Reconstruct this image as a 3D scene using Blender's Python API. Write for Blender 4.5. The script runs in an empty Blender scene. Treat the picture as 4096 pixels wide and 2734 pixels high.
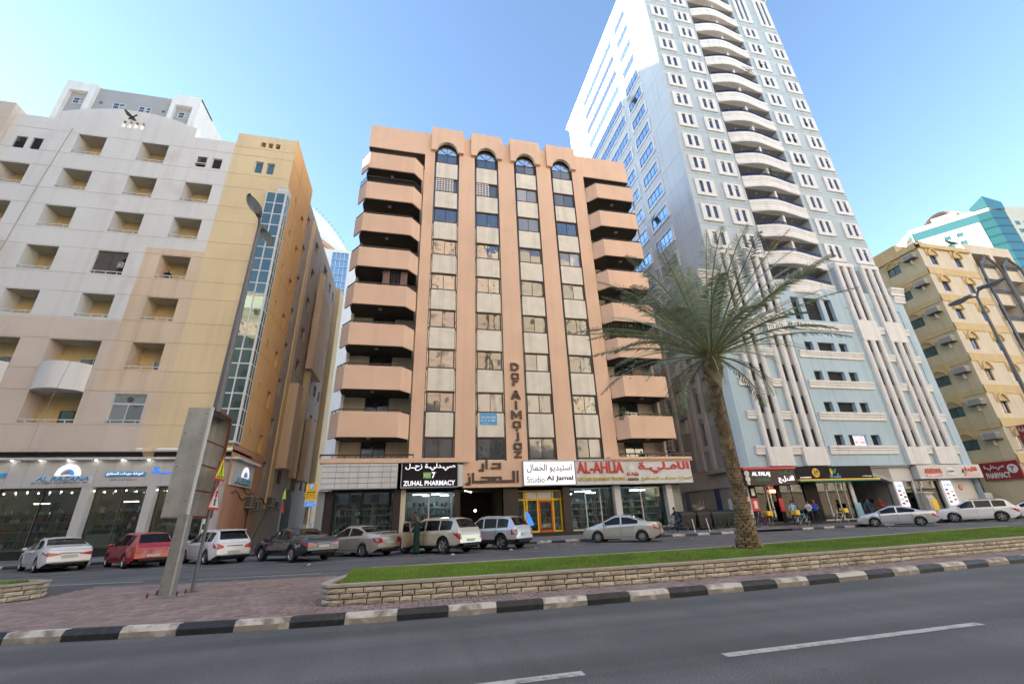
# Street in a Gulf city: apartment blocks with shops, parked cars, planted median with a date palm
import bpy, math, random
import numpy as np
from mathutils import Matrix, Vector
random.seed(7); RNG = np.random.RandomState(11)
sc = bpy.context.scene
COL = sc.collection

# ------------------------------------------------------------------ camera, sky, sun, exposure
CAM_H = 1.4
Rcw = np.array([[0.97568, 0.05127, 0.21304], [-0.21611, 0.38169, 0.89867], [-0.03536, -0.92287, 0.38347]])
import numpy.linalg as _la
_f = 1716.0
_v = np.array([-158., -4127., _f]); _s = np.array([7859., 413., _f])
_v /= _la.norm(_v); _s -= _v * (_s @ _v); _s /= _la.norm(_s)
_d = np.cross(_v, _s); _d = -_d if _d[2] < 0 else _d
Rcw = np.array([_s, _d, _v])                       # camera (right, down, forward) -> world (X street, Y away, Z up)
cam_d = bpy.data.cameras.new('camera'); cam = bpy.data.objects.new('camera', cam_d); COL.objects.link(cam)
cam_d.sensor_width = 36.0; cam_d.lens = _f / 4096.0 * 36.0; cam_d.clip_start = 0.1; cam_d.clip_end = 3000
mw = Matrix.Identity(4)
for i in range(3):
    mw[i][0] = Rcw[i, 0]; mw[i][1] = -Rcw[i, 1]; mw[i][2] = -Rcw[i, 2]
mw[2][3] = CAM_H
cam.matrix_world = mw
sc.camera = cam

SUN_DIR = Vector((-0.88, 0.34, 0.33)).normalized()       # towards the sun: low, down the street to the left
world = bpy.data.worlds.new("World"); sc.world = world; world.use_nodes = True
wn = world.node_tree.nodes; wl = world.node_tree.links
bg = wn['Background']; bg.inputs['Strength'].default_value = 0.068
sky = wn.new('ShaderNodeTexSky'); sky.sky_type = 'NISHITA'; sky.sun_disc = False
sky.sun_elevation = math.asin(SUN_DIR.z)
sky.sun_rotation = math.atan2(SUN_DIR.x, SUN_DIR.y)
sky.air_density = 1.0; sky.dust_density = 0.15; sky.ozone_density = 1.8; sky.altitude = 0
tint = wn.new('ShaderNodeMix'); tint.data_type = 'RGBA'; tint.blend_type = 'MULTIPLY'; tint.inputs['Factor'].default_value = 1.0
tint.inputs['B'].default_value = (1.0, 1.0, 1.0, 1); wl.new(sky.outputs[0], tint.inputs['A']); wl.new(tint.outputs['Result'], bg.inputs['Color'])
sun_d = bpy.data.lights.new('sun', 'SUN'); sun_d.energy = 4.0; sun_d.angle = math.radians(0.5); sun_d.color = (1.0, 0.86, 0.66)
sun = bpy.data.objects.new('sun', sun_d); COL.objects.link(sun); sun.location = (-60, 20, 60)
sun.rotation_euler = SUN_DIR.to_track_quat('Z', 'Y').to_euler()
sc.view_settings.view_transform = 'Standard'; sc.view_settings.look = 'None'
sc.view_settings.gamma = 1.0; sc.view_settings.use_curve_mapping = False
sc.view_settings.exposure = 2.85
sc.cycles.max_bounces = 6; sc.cycles.diffuse_bounces = 3; sc.cycles.glossy_bounces = 3
sc.cycles.transparent_max_bounces = 8; sc.cycles.transmission_bounces = 3
sc.cycles.sample_clamp_indirect = 6.0
try: sc.cycles.use_denoising = True
except Exception: pass

# ------------------------------------------------------------------ helpers
W = {}
class MB:
    """collects polygons for one mesh"""
    def __init__(s): s.v = []; s.f = []; s.m = []
    def add(s, vs, fs, m=0):
        b = len(s.v); s.v += [tuple(p) for p in vs]
        for f in fs: s.f.append(tuple(b + i for i in f)); s.m.append(m)
        return s
    def quad(s, a, b, c, d, m=0): return s.add([a, b, c, d], [(0, 1, 2, 3)], m)
    def box(s, x0, x1, y0, y1, z0, z1, m=0):
        vs = [(x0,y0,z0),(x1,y0,z0),(x1,y1,z0),(x0,y1,z0),(x0,y0,z1),(x1,y0,z1),(x1,y1,z1),(x0,y1,z1)]
        return s.add(vs, [(0,3,2,1),(4,5,6,7),(0,1,5,4),(1,2,6,5),(2,3,7,6),(3,0,4,7)], m)
    def bbox(s, x0, x1, y0, y1, z0, z1, c=0.01, m=0):
        """box with chamfered vertical-plane front edges (12 faces)"""
        vs = []
        for z, k in ((z0, c), (z0 + c, 0), (z1 - c, 0), (z1, c)):
            vs += [(x0+k,y0+k,z),(x1-k,y0+k,z),(x1-k,y1-k,z),(x0+k,y1-k,z)]
        fs = [(0,3,2,1),(12,13,14,15)]
        for l in range(3):
            for i in range(4):
                j = (i+1) % 4; fs.append((l*4+i, l*4+j, l*4+4+j, l*4+4+i))
        return s.add(vs, fs, m)
    def prism(s, pts, z0, z1, m=0, axis='z'):
        n = len(pts)
        if axis == 'z': vs = [(x,y,z0) for x,y in pts] + [(x,y,z1) for x,y in pts]
        elif axis == 'y': vs = [(x,z0,y) for x,y in pts] + [(x,z1,y) for x,y in pts]
        else: vs = [(z0,x,y) for x,y in pts] + [(z1,x,y) for x,y in pts]
        fs = [tuple(range(n-1,-1,-1)), tuple(range(n,2*n))] + [(i,(i+1)%n,n+(i+1)%n,n+i) for i in range(n)]
        return s.add(vs, fs, m)
    def cyl(s, p, q, r0, r1=None, n=10, m=0, caps=True):
        r1 = r0 if r1 is None else r1
        p = Vector(p); q = Vector(q); d = (q-p).normalized()
        a = d.orthogonal().normalized(); b = d.cross(a)
        vs = []
        for c, r in ((p, r0), (q, r1)):
            for i in range(n):
                t = 2*math.pi*i/n; vs.append(c + a*(r*math.cos(t)) + b*(r*math.sin(t)))
        fs = [(i,(i+1)%n,n+(i+1)%n,n+i) for i in range(n)]
        if caps: fs += [tuple(range(n-1,-1,-1)), tuple(range(n,2*n))]
        return s.add(vs, fs, m)
    def tube(s, pts, r, n=6, m=0):
        pts = [Vector(p) for p in pts]; rs = r if isinstance(r, (list, tuple)) else [r]*len(pts)
        vs = []; prev = None
        for i, p in enumerate(pts):
            d = (pts[min(i+1,len(pts)-1)] - pts[max(i-1,0)]).normalized()
            a = d.orthogonal().normalized() if prev is None else (prev - d*prev.dot(d)).normalized()
            prev = a; b = d.cross(a)
            for k in range(n):
                t = 2*math.pi*k/n; vs.append(p + a*(rs[i]*math.cos(t)) + b*(rs[i]*math.sin(t)))
        fs = []
        for i in range(len(pts)-1):
            for k in range(n):
                j = (k+1) % n; fs.append((i*n+k, i*n+j, (i+1)*n+j, (i+1)*n+k))
        fs += [tuple(range(n-1,-1,-1)), tuple(range(len(vs)-n, len(vs)))]
        return s.add(vs, fs, m)
    def lathe(s, prof, o=(0,0,0), ax='z', n=20, m=0, a0=0, a1=2*math.pi):
        vs = []; full = abs(a1-a0-2*math.pi) < 1e-6; nn = n if full else n+1
        for r, h in prof:
            for k in range(nn):
                t = a0 + (a1-a0)*k/n; c, e = r*math.cos(t), r*math.sin(t)
                vs.append((o[0]+c,o[1]+e,o[2]+h) if ax=='z' else (o[0]+c,o[1]+h,o[2]+e) if ax=='y' else (o[0]+h,o[1]+c,o[2]+e))
        fs = []
        for i in range(len(prof)-1):
            for k in range(n):
                j = (k+1) % nn; fs.append((i*nn+k, i*nn+j, (i+1)*nn+j, (i+1)*nn+k))
        return s.add(vs, fs, m)
    def ell(s, c, r, n=10, k=7, m=0):
        vs = []; fs = []
        for i in range(k+1):
            ph = math.pi*i/k
            for j in range(n):
                t = 2*math.pi*j/n
                vs.append((c[0]+r[0]*math.sin(ph)*math.cos(t), c[1]+r[1]*math.sin(ph)*math.sin(t), c[2]+r[2]*math.cos(ph)))
        for i in range(k):
            for j in range(n): fs.append((i*n+j, i*n+(j+1)%n, (i+1)*n+(j+1)%n, (i+1)*n+j))
        return s.add(vs, fs, m)
    def xf(s, fn): s.v = [tuple(fn(p)) for p in s.v]; return s
    def mesh(s, name, mats, smooth=False, off=(0,0,0)):
        me = bpy.data.meshes.new(name)
        v = np.array(s.v, dtype=float).reshape(-1,3) - np.array(off)
        me.from_pydata(v.tolist(), [], s.f)
        for mt in (mats if isinstance(mats, (list, tuple)) else [mats]): me.materials.append(mt)
        if any(s.m): me.polygons.foreach_set('material_index', s.m)
        if smooth:
            me.polygons.foreach_set('use_smooth', [True]*len(s.f))
            if smooth != True: me.set_sharp_from_angle(angle=math.radians(smooth))
        me.update(); return me

def relief(mb, u0, u1, z0, z1, rects, to, hd=0.25, m0=0):
    """facade as a stepped surface: rects (ua,ub,za,zb,depth,mat[,open]) cut into or out of it; `to(u,d,z)` maps to the world"""
    us = {u0, u1}; zs = {z0, z1}
    for r in rects:
        us.update((min(max(r[0],u0),u1), min(max(r[1],u0),u1))); zs.update((min(max(r[2],z0),z1), min(max(r[3],z0),z1)))
    us = sorted(us); zs = sorted(zs); nu, nz = len(us)-1, len(zs)-1
    uc = np.array([(a+b)/2 for a,b in zip(us,us[1:])]); zc = np.array([(a+b)/2 for a,b in zip(zs,zs[1:])])
    D = np.zeros((nz,nu)); Mx = np.full((nz,nu), m0); O = np.zeros((nz,nu), bool)
    for r in rects:
        ui = (uc > r[0]) & (uc < r[1]); zi = (zc > r[2]) & (zc < r[3])
        ix = np.ix_(zi, ui)
        if r[4] is not None: D[ix] = r[4]
        if r[5] is not None: Mx[ix] = r[5]
        O[ix] = len(r) > 6 and r[6]
    for j in range(nz):
        i = 0
        while i < nu:
            k = i
            while k+1 < nu and D[j,k+1] == D[j,i] and Mx[j,k+1] == Mx[j,i] and O[j,k+1] == O[j,i]: k += 1
            if not O[j,i]:
                d = D[j,i]; mb.quad(to(us[i],d,zs[j]), to(us[k+1],d,zs[j]), to(us[k+1],d,zs[j+1]), to(us[i],d,zs[j+1]), int(Mx[j,i]))
            i = k+1
    for j in range(nz):
        for i in range(nu-1):
            a, b = D[j,i], D[j,i+1]
            if abs(a-b) > 1e-6:
                m = Mx[j,i] if a < b else Mx[j,i+1]; u = us[i+1]
                mb.quad(to(u,a,zs[j]), to(u,b,zs[j]), to(u,b,zs[j+1]), to(u,a,zs[j+1]), int(m))
    for j in range(nz-1):
        for i in range(nu):
            a, b = D[j,i], D[j+1,i]
            if abs(a-b) > 1e-6:
                m = Mx[j,i] if a < b else Mx[j+1,i]; z = zs[j+1]
                mb.quad(to(us[i],a,z), to(us[i+1],a,z), to(us[i+1],b,z), to(us[i],b,z), int(m))
    return mb

def front(Y): return lambda u, d, z: (u, Y+d, z)
def sideL(X): return lambda u, d, z: (X+d, u, z)      # faces -X
def sideR(X): return lambda u, d, z: (X-d, u, z)      # faces +X

def each(name, boxes, mats, parent, **k):
    """a list of boxes (x0,x1,y0,y1,z0,z1[,material index]), every one an object of its own"""
    for b_ in boxes: part(name, MB().box(*b_[:6]), mats[b_[6] if len(b_) > 6 else 0], parent, **k)
def prop(o, label=None, cat=None, group=None, kind=None):
    if label: o['label'] = label
    if cat: o['category'] = cat
    if group: o['group'] = group
    if kind: o['kind'] = kind
    return o
def thing(name, label, cat, loc=(0,0,0), rz=0, group=None):
    o = bpy.data.objects.new(name, None); o.empty_display_size = 0.3; COL.objects.link(o)
    o.location = loc; o.rotation_euler = (0,0,rz); W[o.name] = Vector(loc)
    return prop(o, label, cat, group)
def link(name, me, parent=None, at=None, rot=None, label=None, kind=None, scale=None, local=False):
    """at: world position of the mesh origin (parents are unrotated) or, with local=True, position in the parent's frame"""
    o = bpy.data.objects.new(name, me); COL.objects.link(o)
    if parent is not None:
        o.parent = parent; base = W[parent.name]
    else: base = Vector((0,0,0))
    if local:
        o.location = at or (0,0,0); W[o.name] = base
    elif at is None: o.location = (0,0,0); W[o.name] = Vector(base)
    else: o.location = Vector(at) - base; W[o.name] = Vector(at)
    if rot: o.rotation_euler = rot
    if scale: o.scale = scale
    return prop(o, label, None, None, kind)
def part(name, mb, mats, parent=None, at=None, smooth=False, label=None, kind=None, local=False, rot=None):
    """mb in world coordinates unless `at` (then relative to it) or local (then in the parent's frame)"""
    off = (0,0,0) if (at is not None or local or parent is None) else W[parent.name]
    return link(name, mb.mesh(name, mats, smooth, off), parent, at, rot, label, kind, None, local)
def struct(name, mb, mats, smooth=False, kind='structure', label=None):
    o = part(name, mb, mats, None, None, smooth); prop(o, label, None, None, kind); return o
def copy_thing(root, loc, rz=0, label=None, group=None):
    r = root.copy(); COL.objects.link(r); r.location = loc; r.rotation_euler = (0,0,rz); W[r.name] = Vector(loc)
    if label: r['label'] = label
    if group: r['group'] = group
    for ch in list(root.children):
        c = ch.copy(); COL.objects.link(c); c.parent = r; W[c.name] = Vector(loc)
        for g in list(ch.children):
            d = g.copy(); COL.objects.link(d); d.parent = c; W[d.name] = Vector(loc)
    return r

# ------------------------------------------------------------------ materials
MATS = {}
def mat(name, col, rough=0.8, metal=0.0, var=0.0, vs=0.6, streak=0.0, bump=0.0, bs=30.0, emit=0.0, ecol=None, coat=0.0, ior=1.5, island=0.0, dirt=None, fine=0.0, fs=60.0, coords='pos', spec=0.5, lanes=0.0):
    if name in MATS: return MATS[name]
    m = bpy.data.materials.new(name); m.use_nodes = True; MATS[name] = m
    nt = m.node_tree; N = nt.nodes; L = nt.links; b = N['Principled BSDF']
    c4 = (col[0], col[1], col[2], 1)
    b.inputs['Base Color'].default_value = c4; b.inputs['Roughness'].default_value = rough
    b.inputs['Metallic'].default_value = metal; b.inputs['IOR'].default_value = ior
    b.inputs['Specular IOR Level'].default_value = spec
    if coat: b.inputs['Coat Weight'].default_value = coat; b.inputs['Coat Roughness'].default_value = 0.04
    if emit: b.inputs['Emission Color'].default_value = (*(ecol or col), 1); b.inputs['Emission Strength'].default_value = emit
    if coords == 'pos': P = N.new('ShaderNodeNewGeometry').outputs['Position']
    else: P = N.new('ShaderNodeTexCoord').outputs['Object']
    cur = None
    def noise_at(scale, stretch=None, detail=4.0):
        t = N.new('ShaderNodeTexNoise'); t.inputs['Scale'].default_value = scale; t.inputs['Detail'].default_value = detail
        if stretch:
            mp = N.new('ShaderNodeMapping'); mp.inputs['Scale'].default_value = stretch; L.new(P, mp.inputs['Vector']); L.new(mp.outputs[0], t.inputs['Vector'])
        else: L.new(P, t.inputs['Vector'])
        return t.outputs['Fac']
    def vary(cur, fac, lo, hi, fmin=0.3, fmax=0.7):
        r = N.new('ShaderNodeMapRange'); r.inputs['From Min'].default_value = fmin; r.inputs['From Max'].default_value = fmax
        r.inputs['To Min'].default_value = lo; r.inputs['To Max'].default_value = hi; L.new(fac, r.inputs['Value'])
        v = N.new('ShaderNodeVectorMath'); v.operation = 'SCALE'; L.new(r.outputs[0], v.inputs['Scale'])
        if cur is None: v.inputs[0].default_value = col
        else: L.new(cur, v.inputs[0])
        return v.outputs[0]
    if var: cur = vary(cur, noise_at(vs), 1-var, 1+var)
    if fine: cur = vary(cur, noise_at(fs, None, 3.0), 1-fine, 1+fine)
    if lanes:
        mk_ = N.new('ShaderNodeTexVoronoi'); mk_.inputs['Scale'].default_value = 0.8; mk_.feature = 'F1'; L.new(P, mk_.inputs['Vector'])
        sc_ = N.new('ShaderNodeMath'); sc_.operation = 'ADD'; L.new(mk_.outputs['Distance'], sc_.inputs[0]); nz_ = N.new('ShaderNodeMath'); nz_.operation = 'MULTIPLY'; nz_.inputs[1].default_value = 0.5; L.new(noise_at(9.0, None, 4.0), nz_.inputs[0]); L.new(nz_.outputs[0], sc_.inputs[1])
        cur = vary(cur, sc_.outputs[0], 0.62, 1.0, 0.28, 0.36)
        cur = vary(cur, noise_at(1.0, (3.5,0.25,1.0), 6.0), 0.93, 1.04, 0.35, 0.65)
    if lanes: cur = vary(cur, noise_at(1.0, (0.02,1.1,1.0), 3.0), 1-lanes, 1+lanes*.5, 0.35, 0.65)
    if streak: cur = vary(cur, noise_at(1.0, (2.2,2.2,0.10), 5.0), 1-streak, 1.0, 0.28, 0.52)
    if island:
        g = N.new('ShaderNodeNewGeometry'); oi = N.new('ShaderNodeObjectInfo')
        a = N.new('ShaderNodeMath'); a.operation = 'ADD'; L.new(g.outputs['Random Per Island'], a.inputs[0]); L.new(oi.outputs['Random'], a.inputs[1])
        fr = N.new('ShaderNodeMath'); fr.operation = 'FRACT'; L.new(a.outputs[0], fr.inputs[0])
        cur = vary(cur, fr.outputs[0], 1-island, 1+island, 0.0, 1.0)
    if dirt:
        dc, dscale, dlo, dhi = dirt
        mx = N.new('ShaderNodeMix'); mx.data_type = 'RGBA'; r = N.new('ShaderNodeMapRange')
        r.inputs['From Min'].default_value = dlo; r.inputs['From Max'].default_value = dhi
        L.new(noise_at(dscale, None, 6.0), r.inputs['Value']); L.new(r.outputs[0], mx.inputs['Factor'])
        if cur is None: mx.inputs['A'].default_value = c4
        else: L.new(cur, mx.inputs['A'])
        mx.inputs['B'].default_value = (*dc, 1); cur = mx.outputs['Result']
    if cur is not None: L.new(cur, b.inputs['Base Color'])
    if bump:
        bn = N.new('ShaderNodeBump'); bn.inputs['Strength'].default_value = bump; bn.inputs['Distance'].default_value = 0.02
        L.new(noise_at(bs), bn.inputs['Height']); L.new(bn.outputs[0], b.inputs['Normal'])
    return m
def glass_clear(name, tint=(0.8,0.88,0.86), refl=0.04):
    if name in MATS: return MATS[name]
    m = bpy.data.materials.new(name); m.use_nodes = True; MATS[name] = m
    nt = m.node_tree; N = nt.nodes; L = nt.links; N.remove(N['Principled BSDF']); out = N['Material Output']
    t = N.new('ShaderNodeBsdfTransparent'); t.inputs[0].default_value = (*tint, 1)
    g = N.new('ShaderNodeBsdfGlossy'); g.inputs['Roughness'].default_value = 0.02
    fr = N.new('ShaderNodeFresnel'); fr.inputs['IOR'].default_value = 1.55
    a = N.new('ShaderNodeMath'); a.operation = 'ADD'; a.inputs[1].default_value = refl; L.new(fr.outputs[0], a.inputs[0])
    mx = N.new('ShaderNodeMixShader'); L.new(a.outputs[0], mx.inputs[0]); L.new(t.outputs[0], mx.inputs[1]); L.new(g.outputs[0], mx.inputs[2])
    L.new(mx.outputs[0], out.inputs[0]); return m
def pane_mat(name, inner, refl=0.35, tint=(1,1,1), wav=0.25, var=0.5):
    """window pane: curtains or room seen dimly, strong slightly wavy reflection"""
    if name in MATS: return MATS[name]
    m = bpy.data.materials.new(name); m.use_nodes = True; MATS[name] = m
    nt = m.node_tree; N = nt.nodes; L = nt.links; b = N['Principled BSDF']; out = N['Material Output']
    b.inputs['Roughness'].default_value = 0.9
    g = N.new('ShaderNodeBsdfGlossy'); g.inputs['Roughness'].default_value = 0.03; g.inputs['Color'].default_value = (*tint, 1)
    oi = N.new('ShaderNodeObjectInfo'); r = N.new('ShaderNodeMapRange'); r.inputs['To Min'].default_value = 1-var; r.inputs['To Max'].default_value = 1+var
    L.new(oi.outputs['Random'], r.inputs['Value']); v = N.new('ShaderNodeVectorMath'); v.operation = 'SCALE'; v.inputs[0].default_value = inner; L.new(r.outputs[0], v.inputs['Scale'])
    L.new(v.outputs[0], b.inputs['Base Color'])
    P = N.new('ShaderNodeNewGeometry').outputs['Position']; t = N.new('ShaderNodeTexNoise'); t.inputs['Scale'].default_value = 0.9; L.new(P, t.inputs['Vector'])
    bn = N.new('ShaderNodeBump'); bn.inputs['Strength'].default_value = wav; bn.inputs['Distance'].default_value = 0.06; L.new(t.outputs['Fac'], bn.inputs['Height']); L.new(bn.outputs[0], g.inputs['Normal'])
    mx = N.new('ShaderNodeMixShader'); fr = N.new('ShaderNodeFresnel'); fr.inputs['IOR'].default_value = 1.5
    a = N.new('ShaderNodeMath'); a.operation = 'ADD'; a.inputs[1].default_value = refl; a.use_clamp = True; L.new(fr.outputs[0], a.inputs[0])
    L.new(a.outputs[0], mx.inputs[0]); L.new(b.outputs[0], mx.inputs[1]); L.new(g.outputs[0], mx.inputs[2]); L.new(mx.outputs[0], out.inputs[0]); return m

# lettering -----------------------------------------------------------------
_AR = {'ا':(0xFE8D,0xFE8E,0,0),'أ':(0xFE83,0xFE84,0,0),'ب':(0xFE8F,0xFE90,0xFE91,0xFE92),'ة':(0xFE93,0xFE94,0,0),'ت':(0xFE95,0xFE96,0xFE97,0xFE98),'ج':(0xFE9D,0xFE9E,0xFE9F,0xFEA0),'ح':(0xFEA1,0xFEA2,0xFEA3,0xFEA4),'خ':(0xFEA5,0xFEA6,0xFEA7,0xFEA8),'د':(0xFEA9,0xFEAA,0,0),'ذ':(0xFEAB,0xFEAC,0,0),'ر':(0xFEAD,0xFEAE,0,0),'ز':(0xFEAF,0xFEB0,0,0),'س':(0xFEB1,0xFEB2,0xFEB3,0xFEB4),'ش':(0xFEB5,0xFEB6,0xFEB7,0xFEB8),'ص':(0xFEB9,0xFEBA,0xFEBB,0xFEBC),'ط':(0xFEC1,0xFEC2,0xFEC3,0xFEC4),'ع':(0xFEC9,0xFECA,0xFECB,0xFECC),'ف':(0xFED1,0xFED2,0xFED3,0xFED4),'ك':(0xFED9,0xFEDA,0xFEDB,0xFEDC),'ل':(0xFEDD,0xFEDE,0xFEDF,0xFEE0),'م':(0xFEE1,0xFEE2,0xFEE3,0xFEE4),'ن':(0xFEE5,0xFEE6,0xFEE7,0xFEE8),'ه':(0xFEE9,0xFEEA,0xFEEB,0xFEEC),'و':(0xFEED,0xFEEE,0,0),'ي':(0xFEF1,0xFEF2,0xFEF3,0xFEF4)}
def ar(s):
    o = []
    for i, ch in enumerate(s):
        if ch not in _AR: o.append('\u0640' if ch == '_' else ch); continue
        f = _AR[ch]; pv = i > 0 and (s[i-1] == '_' or (s[i-1] in _AR and _AR[s[i-1]][2]))
        nx = i+1 < len(s) and (s[i+1] in _AR or s[i+1] == '_') and f[2]
        o.append(chr(f[3 if pv and nx else 1 if pv else 2 if nx else 0]))
    return ''.join(reversed(o))
def text(name, s, x0, x1, z0, z1, to, m, parent, depth=0.02, bold=0.0, shear=0.0, at_loc=None):
    """lettering fitted into the box u x0..x1, z z0..z1 on the face given by to(u,d,z)"""
    c = bpy.data.curves.new(name, 'FONT'); c.body = s; c.extrude = 0.5; c.offset = bold; c.shear = shear; c.resolution_u = 3
    o = bpy.data.objects.new(name, c); COL.objects.link(o)
    dg = bpy.context.evaluated_depsgraph_get(); dg.update()
    me = bpy.data.meshes.new_from_object(o.evaluated_get(dg)); bpy.data.objects.remove(o); bpy.data.curves.remove(c)
    n = len(me.vertices); co = np.zeros(n*3); me.vertices.foreach_get('co', co); co = co.reshape(-1,3)
    lo, hi = co.min(0), co.max(0); off = Vector(W[parent.name]) if parent is not None else Vector((0,0,0))
    out = np.zeros_like(co)
    for i, p in enumerate(co):
        u = x0 + (p[0]-lo[0])/(hi[0]-lo[0])*(x1-x0); z = z0 + (p[1]-lo[1])/(hi[1]-lo[1])*(z1-z0)
        d = -depth*0.5 - (p[2])*depth
        q = to(u, d, z); out[i] = (q[0]-off.x, q[1]-off.y, q[2]-off.z)
    me.vertices.foreach_set('co', out.ravel()); me.materials.clear(); me.materials.append(m); me.update()
    return link(name, me, parent)
# ------------------------------------------------------------------ the paints and stones of the place
m_orange = mat('peach_render', (0.78,0.525,0.37), 0.9, var=0.06, vs=0.35, streak=0.06, bump=0.15, bs=40)
m_cream = mat('cream_panel', (0.78,0.715,0.60), 0.85, var=0.07, vs=1.2, streak=0.16)
m_creamwall = mat('cream_render', (0.68,0.60,0.47), 0.9, var=0.06, vs=0.8, streak=0.10)
m_brown = mat('dark_brown_aluminium', (0.045,0.028,0.024), 0.45)
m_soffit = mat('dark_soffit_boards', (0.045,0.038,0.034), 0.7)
m_stripglass = pane_mat('bronze_strip_glass', (0.10,0.10,0.09), 0.25)
m_pane_gold = pane_mat('curtained_pane', (0.11,0.10,0.092), 0.11, wav=0.12, var=0.8)
m_pane_grey = pane_mat('grey_curtained_pane', (0.30,0.29,0.28), 0.08, wav=0.10, var=0.45)
m_pane_dark = pane_mat('dark_pane', (0.03,0.033,0.035), 0.18)
m_black = mat('black_opening', (0.012,0.012,0.013), 0.8)
m_white = mat('white_paint', (0.80,0.77,0.73), 0.85, var=0.03, vs=0.5, streak=0.09)
m_lwhite = mat('off_white_render', (0.76,0.74,0.705), 0.9, var=0.04, vs=0.25, streak=0.08, dirt=((0.58,0.53,0.47),0.35,0.60,0.85), bump=0.1, bs=30)
m_lbeige = mat('pinkish_beige_render', (0.69,0.58,0.49), 0.9, var=0.05, vs=0.3, streak=0.08)
m_lpeach = mat('pale_peach_render', (0.74,0.58,0.42), 0.9, var=0.06, vs=0.3, streak=0.13)
m_yellow = mat('yellow_render', (0.79,0.63,0.38), 0.9, var=0.05, vs=0.3, streak=0.07)
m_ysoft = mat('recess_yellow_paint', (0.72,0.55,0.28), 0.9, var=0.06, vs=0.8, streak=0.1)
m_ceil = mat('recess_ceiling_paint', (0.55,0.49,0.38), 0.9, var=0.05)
m_salmon = mat('salmon_render', (0.56,0.30,0.18), 0.9, var=0.08, vs=0.5, streak=0.15)
m_sideor = mat('amber_render', (0.72,0.44,0.19), 0.9, var=0.06, vs=0.4, streak=0.12)
m_tblue = mat('pale_blue_render', (0.455,0.52,0.56), 0.9, var=0.05, vs=0.3, streak=0.12)
m_pblue = mat('sky_blue_render', (0.44,0.56,0.635), 0.9, var=0.05, vs=0.3, streak=0.12)
m_tside = mat('pale_grey_render', (0.58,0.62,0.635), 0.9, var=0.05, vs=0.2, streak=0.12)
m_tgrey = mat('mid_grey_render', (0.30,0.30,0.29), 0.9, var=0.05, vs=0.5, streak=0.12)
m_trim = mat('white_moulding', (0.74,0.72,0.70), 0.8, var=0.05, vs=1.5, streak=0.14)
m_navy = mat('navy_metal', (0.02,0.03,0.13), 0.4)
m_bluepane = pane_mat('blue_pane', (0.03,0.035,0.06), 0.06, (0.8,0.85,1.0), 0.1)
m_tan = mat('tan_render', (0.62,0.52,0.34), 0.9, var=0.06, vs=0.5, streak=0.14)
m_tanb = mat('ochre_band', (0.62,0.46,0.24), 0.9, var=0.06, vs=0.8, streak=0.12)
m_tanf = mat('pale_stone_render', (0.66,0.57,0.44), 0.9, var=0.05, vs=0.6, streak=0.1)
m_teal = pane_mat('teal_glass', (0.015,0.09,0.09), 0.22, (0.38,0.62,0.62), 0.1)
m_greentint = pane_mat('green_tinted_glass', (0.025,0.055,0.05), 0.12, (0.8,0.95,0.9), 0.1)
m_turq = pane_mat('turquoise_glass', (0.12,0.33,0.30), 0.2, (0.8,1,0.95), 0.1)  # brighter turquoise tone for one level of stair panes
m_alu = mat('white_aluminium', (0.66,0.66,0.64), 0.45)
m_steel = mat('galvanised_steel', (0.56,0.54,0.50), 0.35, 0.6, var=0.16, vs=2.2, streak=0.2, bump=0.05, bs=8)
m_concrete = mat('pole_galvanised', (0.34,0.34,0.32), 0.55, 0.5, var=0.12, vs=6, streak=0.12)
m_rust = mat('rusty_steel', (0.17,0.06,0.025), 0.9, var=0.3, vs=12)
m_pole = mat('grey_pole_paint', (0.16,0.165,0.17), 0.5, 0.3, var=0.08, vs=5)
m_lampglass = mat('lamp_lens', (0.35,0.36,0.37), 0.15, coat=0.5)
m_grey = mat('grey_cladding', (0.58,0.565,0.55), 0.5, var=0.03)
m_signwhite = mat('sign_face_white', (0.70,0.69,0.72), 0.5, emit=0.12, ecol=(0.9,0.88,1))
m_signpanel = mat('sign_panel_plain', (0.66,0.65,0.64), 0.5, var=0.08, vs=2, streak=0.12)
m_signblack = mat('sign_face_black', (0.020,0.018,0.018), 0.8, spec=0.2)
m_ink = mat('black_ink', (0.01,0.01,0.012), 0.5)
m_red = mat('sign_red', (0.60,0.03,0.04), 0.4)
m_green = mat('sign_green', (0.02,0.24,0.10), 0.4)
m_lime = mat('sign_lime', (0.16,0.50,0.04), 0.4)
m_yel = mat('sign_yellow', (0.85,0.52,0.02), 0.45)
m_hivis = mat('sign_fluorescent_yellow', (0.72,0.85,0.03), 0.4)
m_blue = mat('sign_blue', (0.02,0.20,0.70), 0.4, emit=0.08, ecol=(0.1,0.35,1))
m_skyblue = mat('sign_light_blue', (0.05,0.36,0.72), 0.4)
m_letbrown = mat('bronze_letters', (0.085,0.05,0.042), 0.5)
m_wood = mat('brown_slats', (0.085,0.038,0.028), 0.6, var=0.15, vs=5)
m_gold = mat('gold_letters', (0.62,0.46,0.05), 0.4)
m_shopdark = mat('dark_granite', (0.045,0.032,0.026), 0.35, var=0.2, vs=14)
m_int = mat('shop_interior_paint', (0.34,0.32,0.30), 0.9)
m_intd = mat('dim_interior', (0.05,0.048,0.045), 0.9)  # dimness of the rooms put into a darker wall colour
m_glass = glass_clear('shop_glass')
m_plinth = mat('black_plinth', (0.02,0.02,0.02), 0.4)
m_tubelight = mat('lit_tube', (0.9,0.95,1), 0.5, emit=6, ecol=(0.75,0.86,1))
m_warmlight = mat('lit_warm', (1,0.85,0.6), 0.5, emit=4, ecol=(1,0.75,0.4))
m_spot = mat('lit_spot', (1,1,0.95), 0.5, emit=2.5, ecol=(1,0.96,0.85))
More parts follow.
